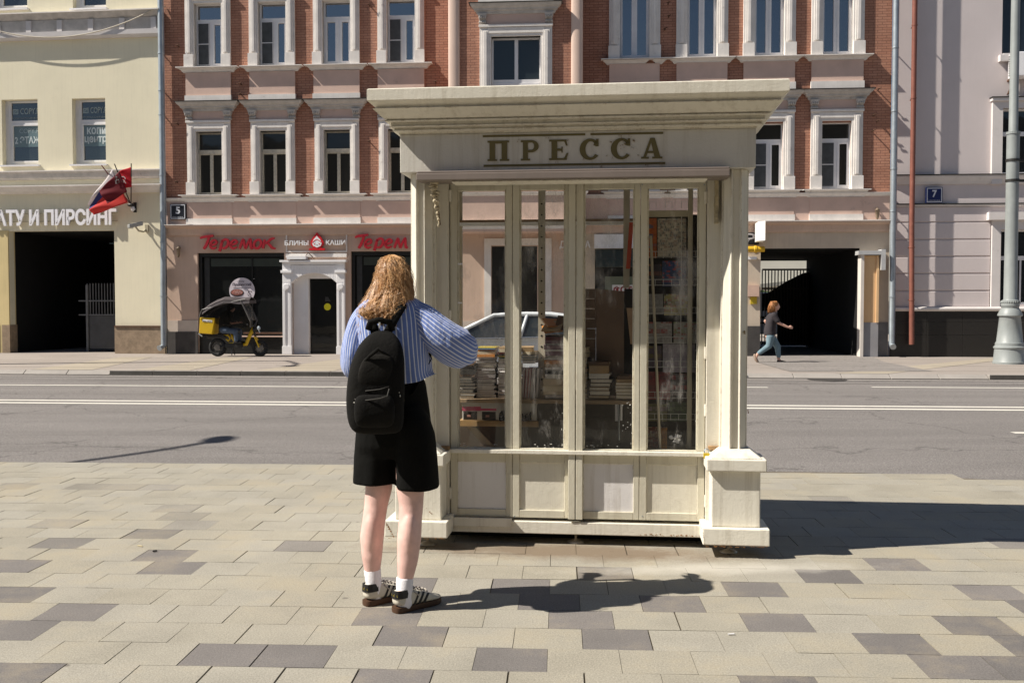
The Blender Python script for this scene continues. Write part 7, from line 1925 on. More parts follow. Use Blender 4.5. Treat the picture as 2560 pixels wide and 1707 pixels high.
for i, (a_, b_, y0, y1, base, inks, lab) in enumerate(mags):
    vv_ = RVk + (0.02 if i < 14 else 0.05) + 0.004 * (i % 3)
    u0, z0 = K.uv(a_, y1, vv_); u1, z1 = K.uv(b_, y0, vv_)
    q = MB(); q.hexa([(0, -0.008, 0), (u1 - u0, -0.008, 0), (u1 - u0, -0.003, 0), (0, -0.003, 0)], [(0, 0.016, z1 - z0), (u1 - u0, 0.016, z1 - z0), (u1 - u0, 0.021, z1 - z0), (0, 0.021, z1 - z0)])
    o = q.build('magazine' if i < 14 else 'carton', printed('print_%s' % lab.split(' in ')[0].replace(' ', '_')[:28], base, inks, 85), None)
    K.place(o, u0, vv_, z0); tag(o, lab, 'magazine' if i < 14 else 'box', 'magazines in the wire rack' if i < 14 else None)
q = MB(); a_, b_ = kp(1627, 590, 0.42), kp(1650, 1121, 0.36); q.tube([a_, b_], 0.0085, 8)
o = q.build('wooden_stick', mk('bare_stick', (0.46, 0.41, 0.31), 0.7, 0.1, 8), None); K.place(o); tag(o, 'long pale stick leaning across the magazine rack', 'stick')
u, z = K.uv(1688, 1096, 0.40)
q = MB(); rg2 = random.Random(8)
for k in range(14): q.ell((u + rg2.gauss(0, 0.012), 0.40 + rg2.gauss(0, 0.006), z + rg2.gauss(0, 0.012)), (rg2.uniform(0.008, 0.02), 0.01, rg2.uniform(0.008, 0.016)), 6, 4, 0, Matrix.Rotation(rg2.uniform(0, 3), 3, 'Y'))
o = remeshed(q, 'crumpled_paper', WHITE, None, 0.004, 1); K.place(o); tag(o, 'crumpled white paper ball behind the bottom of the fourth pane', 'paper')
# ------------------------------------------------------------------ the young woman at the kiosk
SKINW = mk('pale_pink_skin', (0.70, 0.455, 0.40), 0.5, 0.13, 14, 0.12, 150, spec=0.3)
wo = thing('person', 'young woman in striped blue shirt, black shorts and sneakers facing the kiosk', 'person', (-0.55, 4.70, 0))
WO = Vector((-0.55, 4.70, 0))
def w3(px, py, d): return W(px, py, d) - WO
PXM = 4.72 / FPX                      # metres per photo pixel at her distance
def hand(mb, wrist, fwd, side, up, curl=0.5, s=1.0):
    """palm, four jointed fingers of different length and a thumb from the side of the palm"""
    wrist, fwd, side, up = Vector(wrist), Vector(fwd).normalized(), Vector(side).normalized(), Vector(up).normalized()
    mb.caps([wrist - fwd * 0.01, wrist + fwd * 0.03], [0.024 * s, 0.024 * s], 10)
    rings = []
    for t_, w_, h_ in ((0.0, 0.025, 0.017), (0.03, 0.034, 0.016), (0.06, 0.041, 0.014), (0.088, 0.040, 0.011)):
        rings.append([wrist + fwd * t_ * s + side * (w_ * s * math.cos(a)) + up * (h_ * s * math.sin(a)) for a in [2 * math.pi * k / 14 for k in range(14)]])
    mb.loft(rings)
    for k, (o_, L_, r_) in enumerate(((0.031, 0.068, 0.0085), (0.011, 0.077, 0.009), (-0.010, 0.071, 0.0085), (-0.030, 0.056, 0.0075))):
        b0 = wrist + fwd * 0.080 * s + side * o_ * s
        ang = 0; pts = [b0]; p = b0
        for q_, f_ in ((0.45, 0.35), (0.32, 0.9), (0.23, 0.8)):
            ang += curl * f_
            p = p + (fwd * math.cos(ang) - up * math.sin(ang)) * L_ * q_ * s + side * o_ * 0.08
            pts.append(p)
        mb.caps(pts, [r_ * s, r_ * s, r_ * 0.92 * s, r_ * 0.8 * s], 10)
    b0 = wrist + fwd * 0.028 * s + side * 0.030 * s
    mb.caps([b0, b0 + fwd * 0.03 * s + side * 0.022 * s - up * 0.008, b0 + fwd * 0.058 * s + side * 0.026 * s - up * 0.020], [0.012 * s, 0.0105 * s, 0.009 * s], 10)
q = MB()
# legs: pelvis, knee, calf, ankle, foot
legR = [w3(1026, 1080, 4.74), w3(1026, 1175, 4.72), w3(1026, 1225, 4.715), w3(1028, 1262, 4.71), w3(1026, 1300, 4.70), w3(1023, 1345, 4.685), w3(1019, 1400, 4.68), w3(1013, 1450, 4.675), w3(1012, 1494, 4.667)]
radR = [.070, .070, .066, .058, .0555, .0575, .050, .0360, .031]
legL = [w3(950, 1080, 4.80), w3(948, 1175, 4.80), w3(947, 1220, 4.795), w3(940, 1262, 4.79), w3(935, 1300, 4.78), w3(930, 1340, 4.775), w3(930, 1390, 4.77), w3(931, 1435, 4.775), w3(934, 1474, 4.775)]
radL = [.070, .070, .065, .057, .0555, .058, .0495, .0360, .031]
q.tube(legR, radR, 20); q.tube(legL, radL, 20)
# rounded calf muscle and knee hollow edges
for a, c in ((w3(1024, 1338, 4.668), 1), (w3(930, 1334, 4.757), -1)): q.ell(a, (0.045, 0.052, 0.115), 14, 10)
for a in (w3(1045, 1266, 4.72), w3(1008, 1266, 4.715), w3(957, 1262, 4.79), w3(921, 1264, 4.785)): q.ell(a, (0.020, 0.026, 0.055), 10, 7)
# pelvis and torso
def ring(c, a, b, yaw, n=24):
    ca, sa = math.cos(yaw), math.sin(yaw)
    out = []
    for k in range(n):
        t_ = 2 * math.pi * k / n
        x, y = a * math.cos(t_), b * math.sin(t_)
        out.append(c + Vector((x * ca - y * sa, x * sa + y * ca, 0)))
    return out
BY = R(22)                            # body turned towards the kiosk
tor = [ring(w3(988, y, 4.79), a, b, BY) for y, a, b in ((1085, .15, .105), (1030, .165, .115), (980, .14, .10), (940, .128, .09), (890, .135, .095), (840, .15, .10), (800, .165, .10), (775, .16, .085), (752, .10, .065))]
q.loft(tor)
neck = [w3(978, 770, 4.80), w3(980, 735, 4.815), w3(982, 705, 4.835)]
q.tube(neck, [0.062, 0.052, 0.055], 16)
HC = w3(986, 706, 4.850)              # head centre
fd = Vector((math.sin(R(38)), math.cos(R(38)), -0.10)).normalized()   # gaze: right and away, a little down
sdv = Vector((math.cos(R(38)), -math.sin(R(38)), 0)); upv = sdv.cross(fd).normalized()
if upv.z < 0: upv = -upv
rotm = Matrix((sdv, fd, upv)).transposed()
q.ell(HC + upv * 0.015, (0.068, 0.084, 0.092), 20, 14, 0, rotm)
q.ell(HC + fd * 0.030 - upv * 0.055, (0.054, 0.062, 0.065), 16, 10, 0, rotm)
q.caps([HC + fd * 0.088 + upv * 0.012, HC + fd * 0.108 - upv * 0.018], [0.009, 0.0125], 8)
for s2 in (-1, 1):
    q.ell(HC + fd * 0.078 + sdv * 0.032 * s2 + upv * 0.016, (0.014, 0.010, 0.009), 10, 6, 0, rotm)
    q.ell(HC - fd * 0.004 + sdv * 0.074 * s2 - upv * 0.002, (0.010, 0.020, 0.030), 10, 6, 0, rotm)
q.caps([HC + fd * 0.090 - upv * 0.048 - sdv * 0.018, HC + fd * 0.096 - upv * 0.048, HC + fd * 0.090 - upv * 0.048 + sdv * 0.018], [0.006, 0.009, 0.006], 8)
# arms
shR, elR, wrR = w3(1052, 785, 4.80), w3(1142, 868, 4.81), w3(1150, 846, 4.95)
shL, elL, wrL = w3(910, 790, 4.84), w3(892, 895, 4.87), w3(922, 890, 5.00)
q.caps([shR, elR], [0.050, 0.040]); q.caps([elR, wrR], [0.040, 0.026])
q.caps([shL, elL], [0.050, 0.040]); q.caps([elL, wrL], [0.040, 0.026])
hand(q, wrR, wrR - elR, Vector((-1, 0.2, 0.2)), Vector((0.1, 0.1, 1)), 0.7)
hand(q, wrL, wrL - elL, Vector((1, -0.1, 0.2)), Vector((0.1, 0.1, 1)), 0.9)
# feet inside the shoes
hR, hL = Vector((-0.520, 4.655, 0)) - WO, Vector((-0.675, 4.765, 0)) - WO
fR, fL = Vector((math.cos(R(44)), math.sin(R(44)), 0)), Vector((math.cos(R(42)), math.sin(R(42)), 0))
for h_, f_ in ((hR, fR), (hL, fL)): q.caps([h_ + Vector((0, 0, 0.085)), h_ + f_ * 0.045 + Vector((0, 0, 0.055)), h_ + f_ * 0.14 + Vector((0, 0, 0.032))], [0.030, 0.024, 0.016], 14)
body = remeshed(q, 'body', SKINW, wo, 0.0062, 8, 0.5)
eyem = MB()
for s2 in (-1, 1): eyem.ell(HC + fd * 0.0845 + sdv * 0.032 * s2 + upv * 0.016, (0.009, 0.006, 0.006), 10, 6, 0, rotm)
eyem.build('eyes', mk('eye_dark', (0.05, 0.04, 0.03), 0.2), wo, smooth=True)
lip = MB(); lip.caps([HC + fd * 0.097 - upv * 0.048 - sdv * 0.016, HC + fd * 0.103 - upv * 0.048, HC + fd * 0.097 - upv * 0.048 + sdv * 0.016], [0.0045, 0.006, 0.0045], 8); lip.build('lips', mk('lip', (0.45, 0.16, 0.14), 0.4), wo, smooth=True)
# socks
SOCK = mk('white_ribbed_sock', (0.80, 0.78, 0.81), 0.9, 0.03, 10, 0.25, 120)
for nm, pts, rr in (('sock', [w3(1012, 1442, 4.675), w3(1012, 1446, 4.675), w3(1011, 1480, 4.67), w3(1012, 1510, 4.66), w3(1015, 1525, 4.665)], [0.0385, 0.041, 0.0385, 0.035, 0.025]),
                    ('sock', [w3(931, 1420, 4.775), w3(931, 1424, 4.775), w3(934, 1455, 4.775), w3(937, 1482, 4.775), w3(941, 1500, 4.775)], [0.0385, 0.041, 0.0385, 0.035, 0.025])):
    MB().tube(pts, rr, 20).build(nm, SOCK, wo, smooth=True)
# shoes
SHOEW = mk('worn_white_leather', (0.60, 0.56, 0.47), 0.6, 0.08, 14, 0.15, 60, dirt=(0.4, 0.34, 0.25), dirt_amt=0.35, ds=12)
GUM = mk('gum_rubber_sole', (0.075, 0.036, 0.018), 0.6, 0.2, 12)
SHBLK = mk('black_shoe_leather', (0.013, 0.012, 0.012), 0.5, 0.1, 10)
GOLD = mk('gold_print', (0.42, 0.33, 0.06), 0.4, 0.05, 10)
def shoe(heel, f):
    l_ = Vector((-f.y, f.x, 0))
    e = bpy.data.objects.new('shoe', None); COL.objects.link(e); e.parent = wo
    e.location = heel - f * 0.0; e.rotation_euler = (0, 0, math.atan2(f.y, f.x))
    out = [(-0.045, .012), (-0.040, .026), (-0.02, .034), (0.03, .035), (0.08, .036), (0.13, .043), (0.17, .045), (0.20, .039), (0.222, .024), (0.230, .008)]
    def rg_(z, k, zf=None):
        R_ = [(x, w_ * k + 0.0, z if zf is None else zf(x)) for x, w_ in out] + [(x, -w_ * k, z if zf is None else zf(x)) for x, w_ in out[::-1]]
        return [(x + (0.004 if x < 0 else -0.004) * (1 - k) * 6, y, z_) for x, y, z_ in R_]
    s = MB(); s.loft([rg_(0.002, 0.97), rg_(0.010, 1.02), rg_(0.028, 1.0)]); smooth_angle(s.build('sole', GUM, e), 50)
    u_ = MB()
    def top(x): return 0.108 - 0.26 * max(0, x - 0.02) if x < 0.10 else max(0.040, 0.0872 - 0.40 * (x - 0.10))
    u_.loft([rg_(0.026, 0.98), rg_(0, 1.0, lambda x: 0.026 + 0.35 * (top(x) - 0.026)), rg_(0, 0.95, lambda x: 0.026 + 0.68 * (top(x) - 0.026)), rg_(0, 0.80, lambda x: 0.026 + 0.94 * (top(x) - 0.026)), rg_(0, 0.62, lambda x: top(x))])
    o = u_.build('upper', SHOEW, e, smooth=True)
    sb = o.modifiers.new('s', 'SUBSURF'); sb.levels = 1; sb.render_levels = 1
    b = MB()                              # heel tab and three side stripes, both sides
    pts = []
    for (x, w_) in ((0.012, .0345), (-0.02, .0335), (-0.040, .0255), (-0.047, .012)): pts.append((x, w_))
    rr = [(x, -w_ * 1.01) for x, w_ in pts] + [(x, w_ * 1.01) for x, w_ in pts[::-1]]
    b.loft([[(x * 1.035, y * 1.02, 0.070) for x, y in rr], [(x * 1.03, y * 0.99, 0.088) for x, y in rr], [(x * 1.01, y * 0.94, 0.107) for x, y in rr], [(x * 0.90, y * 0.76, 0.107) for x, y in rr], [(x * 0.90, y * 0.80, 0.072) for x, y in rr]], cap=False, closed=False)
    b.build('heel_tab', SHBLK, e, recalc=False)
    st = MB()
    for sgn in (-1, 1):
        for k in range(3):
            x0 = 0.055 + 0.026 * k
            a = []
            for t_ in (0.0, 0.35, 0.7, 1.0):
                x = x0 + 0.022 * (1 - t_) * -0.6 + 0.018 * t_
                w_ = 0.0365 + 0.0035 * k - 0.001; kk = 1.05 if t_ < 0.5 else (1.01 if t_ < 0.9 else 0.88)
                z = 0.030 + t_ * (top(x) - 0.034) * 0.93
                a.append((x, sgn * w_ * kk, z))
            for p, r_ in zip(a, a[1:]):
                d_ = 0.0125
                st.hexa([(p[0], p[1], p[2]), (p[0] + d_, p[1], p[2]), (p[0] + d_, p[1] * 0.9, p[2]), (p[0], p[1] * 0.9, p[2])], [(r_[0], r_[1], r_[2]), (r_[0] + d_, r_[1], r_[2]), (r_[0] + d_, r_[1] * 0.9, r_[2]), (r_[0], r_[1] * 0.9, r_[2])])
    st.build('side_stripe', SHBLK, e)
    lc = MB()
    for k in range(5):
        x = 0.065 + 0.018 * k; z = top(x) + 0.006
        lc.tube([(x, -0.020, z - 0.006), (x + 0.004, 0, z + 0.003), (x, 0.020, z - 0.006)], 0.0035, 6)
    lc.tube([(0.065, 0.0, top(0.06) + 0.006), (0.05, -0.03, 0.09), (0.07, -0.045, 0.07)], 0.003, 6); lc.tube([(0.065, 0.0, top(0.06) + 0.006), (0.045, 0.028, 0.095), (0.06, 0.045, 0.075)], 0.003, 6)
    lc.build('lace', mk('grey_lace', (0.42, 0.38, 0.33), 0.8), e, smooth=True)
    g = MB(); text_mb('adidas', -0.024, 0.024, 0.080, 0.094, 0, 0.002, 0, 0, 0.01, g)
    g.v = [(-0.0505 + abs(a) * 0.30, -a, c) for a, b_, c in g.v]
    g.build('heel_print', GOLD, e)
    return e
shoe(hR, fR); shoe(hL, fL)
# shorts
SHORT = mk('black_shorts_cloth', (0.0055, 0.0055, 0.005), 0.95, 0.2, 6, 0.35, 25, spec=0.12)
q = MB()
def srings(spec, d, yaw, n=26, fold=0.0, ph=0):
    out = []
    for i, (px, py, hw, dp) in enumerate(spec):
        c = w3(px, py, d); rr = []
        for k in range(n):
            t_ = 2 * math.pi * k / n
            f_ = 1 + fold * math.sin(5 * t_ + ph + i * 0.3) * (i / len(spec))
            x, y = hw * PXM * math.cos(t_) * f_, dp * math.sin(t_) * f_
            rr.append(c + Vector((x * math.cos(yaw * 0.3) - y * math.sin(yaw * 0.3), x * math.sin(yaw * 0.3) + y * math.cos(yaw * 0.3), 0)))
        out.append(rr)
    return out
q.loft(srings([(992, 942, 68, .100), (988, 960, 78, .11), (986, 1010, 88, .125), (985, 1060, 95, .13), (986, 1110, 100, .125), (988, 1140, 98, .10)], 4.785, BY))
q.loft(srings([(1022, 1010, 30, .07), (1030, 1045, 45, .105), (1036, 1085, 52, .118), (1040, 1140, 53, .122), (1042, 1190, 54, .118), (1043, 1220, 54.5, .116)], 4.735, BY, fold=0.05))
q.loft(srings([(952, 1010, 30, .07), (946, 1045, 45, .105), (941, 1085, 53, .118), (939, 1140, 55, .122), (938, 1180, 55, .118), (937, 1206, 55, .115)], 4.81, BY, fold=0.05, ph=2))
remeshed(q, 'shorts', SHORT, wo, 0.0085, 4)
wb = MB(); wb.loft(srings([(990, 956, 72, .108), (990, 945, 71, .106)], 4.785, BY)); wb.build('waistband', SHORT, wo, smooth=True)
# shirt with lengthwise stripes
def stripe_mat(name, freq, base=(0.15, 0.215, 0.47), line=(0.68, 0.70, 0.78)):
    m, nt, p = nodes(name)
    uv = nt.nodes.new('ShaderNodeUVMap'); uv.uv_map = 'uv'
    sp = nt.nodes.new('ShaderNodeSeparateXYZ'); nt.links.new(uv.outputs[0], sp.inputs[0])
    a = N(nt, 'ShaderNodeMath', operation='MULTIPLY'); nt.links.new(sp.outputs[0], a.inputs[0]); a.inputs[1].default_value = freq
    f = N(nt, 'ShaderNodeMath', operation='FRACT'); nt.links.new(a.outputs[0], f.inputs[0])
    t_ = ramp(nt, f.outputs[0], [(0.0, 1.0), (0.17, 1.0), (0.23, 0.0), (0.94, 0.0), (1.0, 1.0)])
    c = mixc(nt, t_, base, line)
    co = coords(nt)
    c = mixc(nt, 0.25, c, ramp(nt, noise(nt, co, 140, 3), [(0.3, 0.7), (0.7, 1.2)]), 'MULTIPLY')
    nt.links.new(c, p.inputs['Base Color'])
    p.inputs['Roughness'].default_value = 0.85; p.inputs['Specular IOR Level'].default_value = 0.2
    p.inputs['Sheen Weight'].default_value = 0.15
    n1 = bump(nt, noise(nt, coords(nt, (1.0, 1.0, 0.5)), 13, 3, 0.5), 0.55, 0.03)
    nt.links.new(bump(nt, noise(nt, co, 40, 4), 0.25, 0.006, n1), p.inputs['Normal'])
    return m
ST_BODY, ST_SLV = stripe_mat('striped_shirt_cloth', 48), stripe_mat('striped_sleeve_cloth', 32)
def shirt_ring(px, py, hw, dp, d, yaw, n=60, fold=0.0, ph=0.0):
    c = w3(px, py, d); rr = []
    for k in range(n):
        t_ = 2 * math.pi * k / n
        f_ = 1 + fold * (math.sin(7 * t_ + ph) * 0.6 + math.sin(11 * t_ - 1.7 * ph) * 0.4)
        x, y = hw * PXM * math.cos(t_), dp * math.sin(t_)
        sx = abs(math.cos(t_)) ** 0.85 * (1 if math.cos(t_) >= 0 else -1) * hw * PXM
        x = sx * f_; y *= f_
        rr.append(c + Vector((x * math.cos(yaw) - y * math.sin(yaw), x * math.sin(yaw) + y * math.cos(yaw), 0)))
    return rr
q = MB()
YW = R(12)
spec = [(980, 728, 28, .050, 4.80, 0), (980, 737, 42, .060, 4.80, .0), (981, 748, 66, .075, 4.80, .0), (981, 760, 82, .090, 4.80, .01), (980, 775, 90, .102, 4.80, .012), (981, 795, 93, .112, 4.80, .018), (983, 820, 92, .120, 4.795, .025), (985, 850, 90, .124, 4.79, .03), (988, 880, 88, .126, 4.79, .038), (990, 910, 88, .128, 4.79, .045), (991, 935, 89, .130, 4.79, .05), (992, 953, 90, .131, 4.79, .05)]
rings = [shirt_ring(a, b, c, d, e, YW, fold=f, ph=0.25 * i) for i, (a, b, c, d, e, f) in enumerate(spec)]
# hem lifts at the right where the flap turns out
rings[-1] = [p + Vector((0.018 * max(0, math.cos(2 * math.pi * k / 60)) ** 2, 0, 0.035 * max(0, math.cos(2 * math.pi * k / 60)) ** 2 - 0.006 * math.sin(2 * math.pi * k / 60 * 3))) for k, p in enumerate(rings[-1])]
q.loft(rings, cap=False, uvs=True)
shirt = q.build('shirt', ST_BODY, wo, smooth=True)
so_ = shirt.modifiers.new('thick', 'SOLIDIFY'); so_.thickness = 0.003
sb = shirt.modifiers.new('s', 'SUBSURF'); sb.levels = 1; sb.render_levels = 1
def sleeve(path, radii, name='sleeve', seed=0):
    """balloon sleeve: puffed tube with lengthwise gathers"""
    P = [Vector(p) for p in path]; n = 48; rings = []; prev = None; rgs = random.Random(seed)
    # resample
    fine, fr_ = [], []
    for i in range(len(P) - 1):
        for k in range(5):
            t_ = k / 5
            a, b, c, d = P[max(i - 1, 0)], P[i], P[i + 1], P[min(i + 2, len(P) - 1)]
            fine.append(0.5 * (2 * b + (c - a) * t_ + (2 * a - 5 * b + 4 * c - d) * t_ * t_ + (3 * b - a - 3 * c + d) * t_ ** 3))
            fr_.append(radii[i] * (1 - t_) + radii[i + 1] * t_)
    fine.append(P[-1]); fr_.append(radii[-1])
    for i, p in enumerate(fine):
        t_ = (fine[min(i + 1, len(fine) - 1)] - fine[max(i - 1, 0)]).normalized()
        if prev is None:
            h = Vector((0, 0, 1)); a = (h - t_ * h.dot(t_)).normalized()
        else: a = (prev - t_ * prev.dot(t_)).normalized()
        prev = a; c = t_.cross(a); f = i / (len(fine) - 1)
        rr = []
        for k in range(n):
            th = 2 * math.pi * k / n
            w_ = 1 + 0.035 * math.sin(6 * th + 3.0 * f + seed) + 0.03 * math.sin(9 * th - 5 * f) + 0.035 * math.sin(12 * f + 2 * th + seed)
            rr.append(p + (a * math.cos(th) + c * math.sin(th)) * fr_[i] * w_)
        rings.append(rr)
    m_ = MB(); m_.loft(rings, cap=False, uvs=True)
    o = m_.build(name, ST_SLV, wo, smooth=True)
    s1 = o.modifiers.new('thick', 'SOLIDIFY'); s1.thickness = 0.003
    s2 = o.modifiers.new('s', 'SUBSURF'); s2.levels = 1; s2.render_levels = 1
    return o
sleeve([w3(1030, 785, 4.80), w3(1060, 806, 4.80), w3(1096, 837, 4.795), w3(1130, 862, 4.80), w3(1150, 872, 4.835), w3(1157, 864, 4.87), w3(1158, 853, 4.91), w3(1152, 847, 4.94)], [0.066, 0.083, 0.094, 0.098, 0.094, 0.078, 0.045, 0.032], 'sleeve', 1)
sleeve([w3(925, 778, 4.83), w3(906, 806, 4.84), w3(893, 845, 4.845), w3(887, 885, 4.845), w3(889, 918, 4.87), w3(902, 915, 4.92), w3(914, 900, 4.96), w3(921, 892, 4.99)], [0.055, 0.062, 0.065, 0.065, 0.066, 0.060, 0.042, 0.032], 'sleeve', 2)
cl = MB(); cl.loft([ring(w3(981, 735, 4.805), .070, .062, YW, 30), ring(w3(981, 722, 4.812), .066, .060, YW, 30), ring(w3(981, 714, 4.818), .070, .066, YW, 30), ring(w3(981, 730, 4.808), .082, .076, YW, 30)], cap=False, uvs=True); cl.build('collar', ST_BODY, wo, smooth=True)
# hair: a dense head of wavy strands over a soft inner shell
def hair_mat(name, dark, mid, light):
    m, nt, p = nodes(name)
    a = nt.nodes.new('ShaderNodeAttribute'); a.attribute_name = 'strand'
    c = ramp(nt, a.outputs['Fac'], [(0.0, dark), (0.5, mid), (1.0, light)])
    nt.links.new(c, p.inputs['Base Color']); p.inputs['Roughness'].default_value = 0.38; p.inputs['Specular IOR Level'].default_value = 0.5
    p.inputs['Anisotropic'].default_value = 0.4
    return m
HAIR = hair_mat('auburn_blonde_hair', (0.17, 0.07, 0.025), (0.52, 0.28, 0.115), (0.78, 0.52, 0.27))
prof_h = [  # py, left px, right px, centre depth, half depth
    (637, 968, 990, 4.850, .020), (644, 955, 1006, 4.846, .055), (655, 948, 1013, 4.842, .076), (672, 942, 1024, 4.838, .092), (690, 938, 1031, 4.832, .098), (708, 933, 1034, 4.825, .097), (726, 924, 1037, 4.812, .093), (745, 913, 1040, 4.795, .090), (762, 902, 1028, 4.775, .088), (778, 895, 1016, 4.752, .084), (792, 899, 1008, 4.736, .074), (804, 906, 1000, 4.722, .056)]
def hp(sv, ang, out=0.0):
    """point on the hair surface: sv 0 crown .. 1 tips; ang 0 right, -90 towards the viewer"""
    x = sv * (len(prof_h) - 1); i = min(int(x), len(prof_h) - 2); t_ = x - i
    v_ = [a * (1 - t_) + b * t_ for a, b in zip(prof_h[i], prof_h[i + 1])]
    c = w3((v_[1] + v_[2]) / 2, v_[0], v_[3]); a_ = (v_[2] - v_[1]) / 2 * PXM - 0.013 + out; b_ = v_[4] - 0.010 + out
    return c + Vector((a_ * math.cos(ang), b_ * math.sin(ang), 0))
q = MB(); rings = []
for i in range(25):
    wide = R(0 if i < 4 else min(52, (i - 3) * 20))
    rings.append([hp(i / 24, R(52) + wide + (2 * math.pi - 2 * wide) * k / 36, -0.012 - 0.003 * math.sin(k * 1.7 + i * 0.5)) for k in range(37)])
q.loft(rings, cap=False, closed=False)
shell = q.build('hair', HAIR, wo, smooth=True)
at = shell.data.attributes.new('strand', 'FLOAT', 'FACE'); at.data.foreach_set('value', [0.05] * len(shell.data.polygons))
rh = random.Random(77)
q = MB(); vals = []
NSEG = 16
for c_ in range(205):
    rc = random.Random(c_ * 17 + 3)
    ang0 = -math.pi * 1.36 + math.pi * 1.40 * ((c_ * 0.618034) % 1.0)
    layer = rc.random()
    amp = rc.uniform(0.008, 0.016); fr_ = rc.uniform(2.3, 2.8); ph = 2.6 * ang0 + rc.uniform(-0.9, 0.9); swing = rc.uniform(-0.20, 0.20)
    co_ = rc.uniform(-0.012, 0.009); tone_ = min(1, max(0, rc.gauss(0.55, 0.24)))
    s0c = rc.random() ** 2.2 * 0.35; s1c = rc.uniform(0.84, 1.06) - (0.22 * rc.random() if rc.random() < 0.3 else 0)
    wid = rc.uniform(0.07, 0.16)
    for k in range(24):
        s0 = max(0, s0c + rh.uniform(-0.05, 0.08)); s1 = s1c + rh.uniform(-0.07, 0.04)
        off = rh.uniform(-1, 1); oo = rh.uniform(-0.0035, 0.0035); pj = rh.uniform(-0.35, 0.35); r0 = rh.uniform(0.0006, 0.0012)
        pts = []
        for j in range(NSEG + 1):
            f = j / NSEG; s_ = s0 + (s1 - s0) * f; g_ = max(0.0, s_ - 0.18)
            ang = ang0 + swing * g_ + off * wid * (1.0 - 0.72 * max(0, s_ - 0.1))
            th = fr_ * 6.28 * (s_ ** 1.25) + ph + pj
            p = hp(min(s_, 1.0), ang, co_ * min(1, 0.2 + 1.6 * s_) + oo * (1 - 0.4 * s_) + 0.72 * math.cos(th) * amp * (0.10 + 1.25 * g_))
            p = p + Vector((-math.sin(ang0), math.cos(ang0), 0)) * (math.sin(th) * amp * (0.2 + 1.5 * g_))
            if s_ > 1.0: p.z -= (s_ - 1.0) * 0.5
            pts.append(p)
        rr = [r0 * (0.45 + 0.55 * min(1, 5 * (1 - j / NSEG))) for j in range(NSEG + 1)]
        n0 = len(q.f); q.tube(pts, rr, 3)
        vals += [min(1, max(0, tone_ + rh.gauss(0, 0.06)))] * (len(q.f) - n0)
# flyaway hairs
for k in range(420):
    ang0 = rh.uniform(-math.pi * 1.1, math.pi * 0.1); s0 = rh.uniform(0.0, 0.75); L_ = rh.uniform(0.10, 0.28); bend = rh.uniform(0.006, 0.026)
    pts = [hp(min(1, s0 + L_ * f), ang0 + 0.25 * f * rh.choice((-1, 1)), 0.002 + bend * math.sin(math.pi * min(1, f * 0.8))) for f in (0, .2, .4, .6, .8, 1)]
    n0 = len(q.f); q.tube(pts, 0.0006, 3); vals += [rh.uniform(0.4, 0.9)] * (len(q.f) - n0)
# loose ends lying on the left shoulder
for k in range(40):
    a0 = -math.pi + rh.uniform(-0.35, 0.35); p0_ = hp(0.80 + 0.12 * rh.random(), a0, -0.004)
    pts = [p0_ + Vector((-0.012 * f + 0.02 * f * f * rh.uniform(-1, 1), -0.01 * f, -0.075 * f * rh.uniform(0.7, 1.2))) for f in (0, .25, .5, .75, 1)]
    n0 = len(q.f); q.tube(pts, 0.001, 3); vals += [rh.uniform(0.3, 0.8)] * (len(q.f) - n0)
ho = q.build('hair_strands', HAIR, shell, smooth=True, recalc=False)
at = ho.data.attributes.new('strand', 'FLOAT', 'FACE')
vals = (vals + [0.5] * len(ho.data.polygons))[:len(ho.data.polygons)]
at.data.foreach_set('value', vals)
# ------------------------------------------------------------------ her backpack
PACK = mk('black_canvas', (0.0075, 0.007, 0.0062), 0.9, 0.2, 5, 0.6, 22, spec=0.15)
PACKW = mk('worn_black_canvas', (0.012, 0.011, 0.0095), 0.9, 0.2, 6, 0.5, 30, spec=0.15)
bp = thing('backpack', 'black canvas backpack worn on the young woman\'s back', 'backpack', tuple(w3(945, 1075, 4.58) + WO))
BPO = w3(945, 1075, 4.58) + WO
def b3(px, py, d): return W(px, py, d) - BPO
def sq_ring(cx, py, hw, dp, d, yaw, n=32, e=0.55):
    c = b3(cx, py, d); rr = []
    for k in range(n):
        t_ = 2 * math.pi * k / n
        cx_, sy_ = math.cos(t_), math.sin(t_)
        x = hw * PXM * 0.965 * abs(cx_) ** e * (1 if cx_ >= 0 else -1); y = dp * abs(sy_) ** e * (1 if sy_ >= 0 else -1)
        rr.append(c + Vector((x * math.cos(yaw) - y * math.sin(yaw), x * math.sin(yaw) + y * math.cos(yaw), 0)))
    return rr
BPY = R(10)
spec = [(957, 826, 14, .020, 4.645), (956, 832, 28, .036, 4.635), (954, 845, 42, .050, 4.622), (951, 862, 54, .062, 4.610), (948, 885, 62, .071, 4.600), (944, 910, 68, .078, 4.594), (941, 940, 71, .084, 4.588), (939, 975, 73, .088, 4.585), (938, 1010, 73, .090, 4.582), (939, 1045, 71, .089, 4.582), (941, 1065, 67, .085, 4.582), (943, 1078, 58, .074, 4.584), (945, 1083, 40, .055, 4.586)]
q = MB(); q.loft([sq_ring(a, b, c, d, e, BPY) for a, b, c, d, e in spec])
o = q.build('bag_body', PACK, bp, smooth=True); sb = o.modifiers.new('s', 'SUBSURF'); sb.levels = 1; sb.render_levels = 1
q = MB(); q.loft([sq_ring(a, b, c, d, e, BPY, 28, 0.6) for a, b, c, d, e in ((934, 985, 30, .012, 4.502), (935, 990, 44, .026, 4.500), (936, 1005, 50, .034, 4.497), (936, 1035, 51, .037, 4.496), (937, 1058, 48, .034, 4.500), (938, 1070, 38, .018, 4.506))])
o = q.build('front_pocket', PACK, bp, smooth=True); sb = o.modifiers.new('s', 'SUBSURF'); sb.levels = 1; sb.render_levels = 1
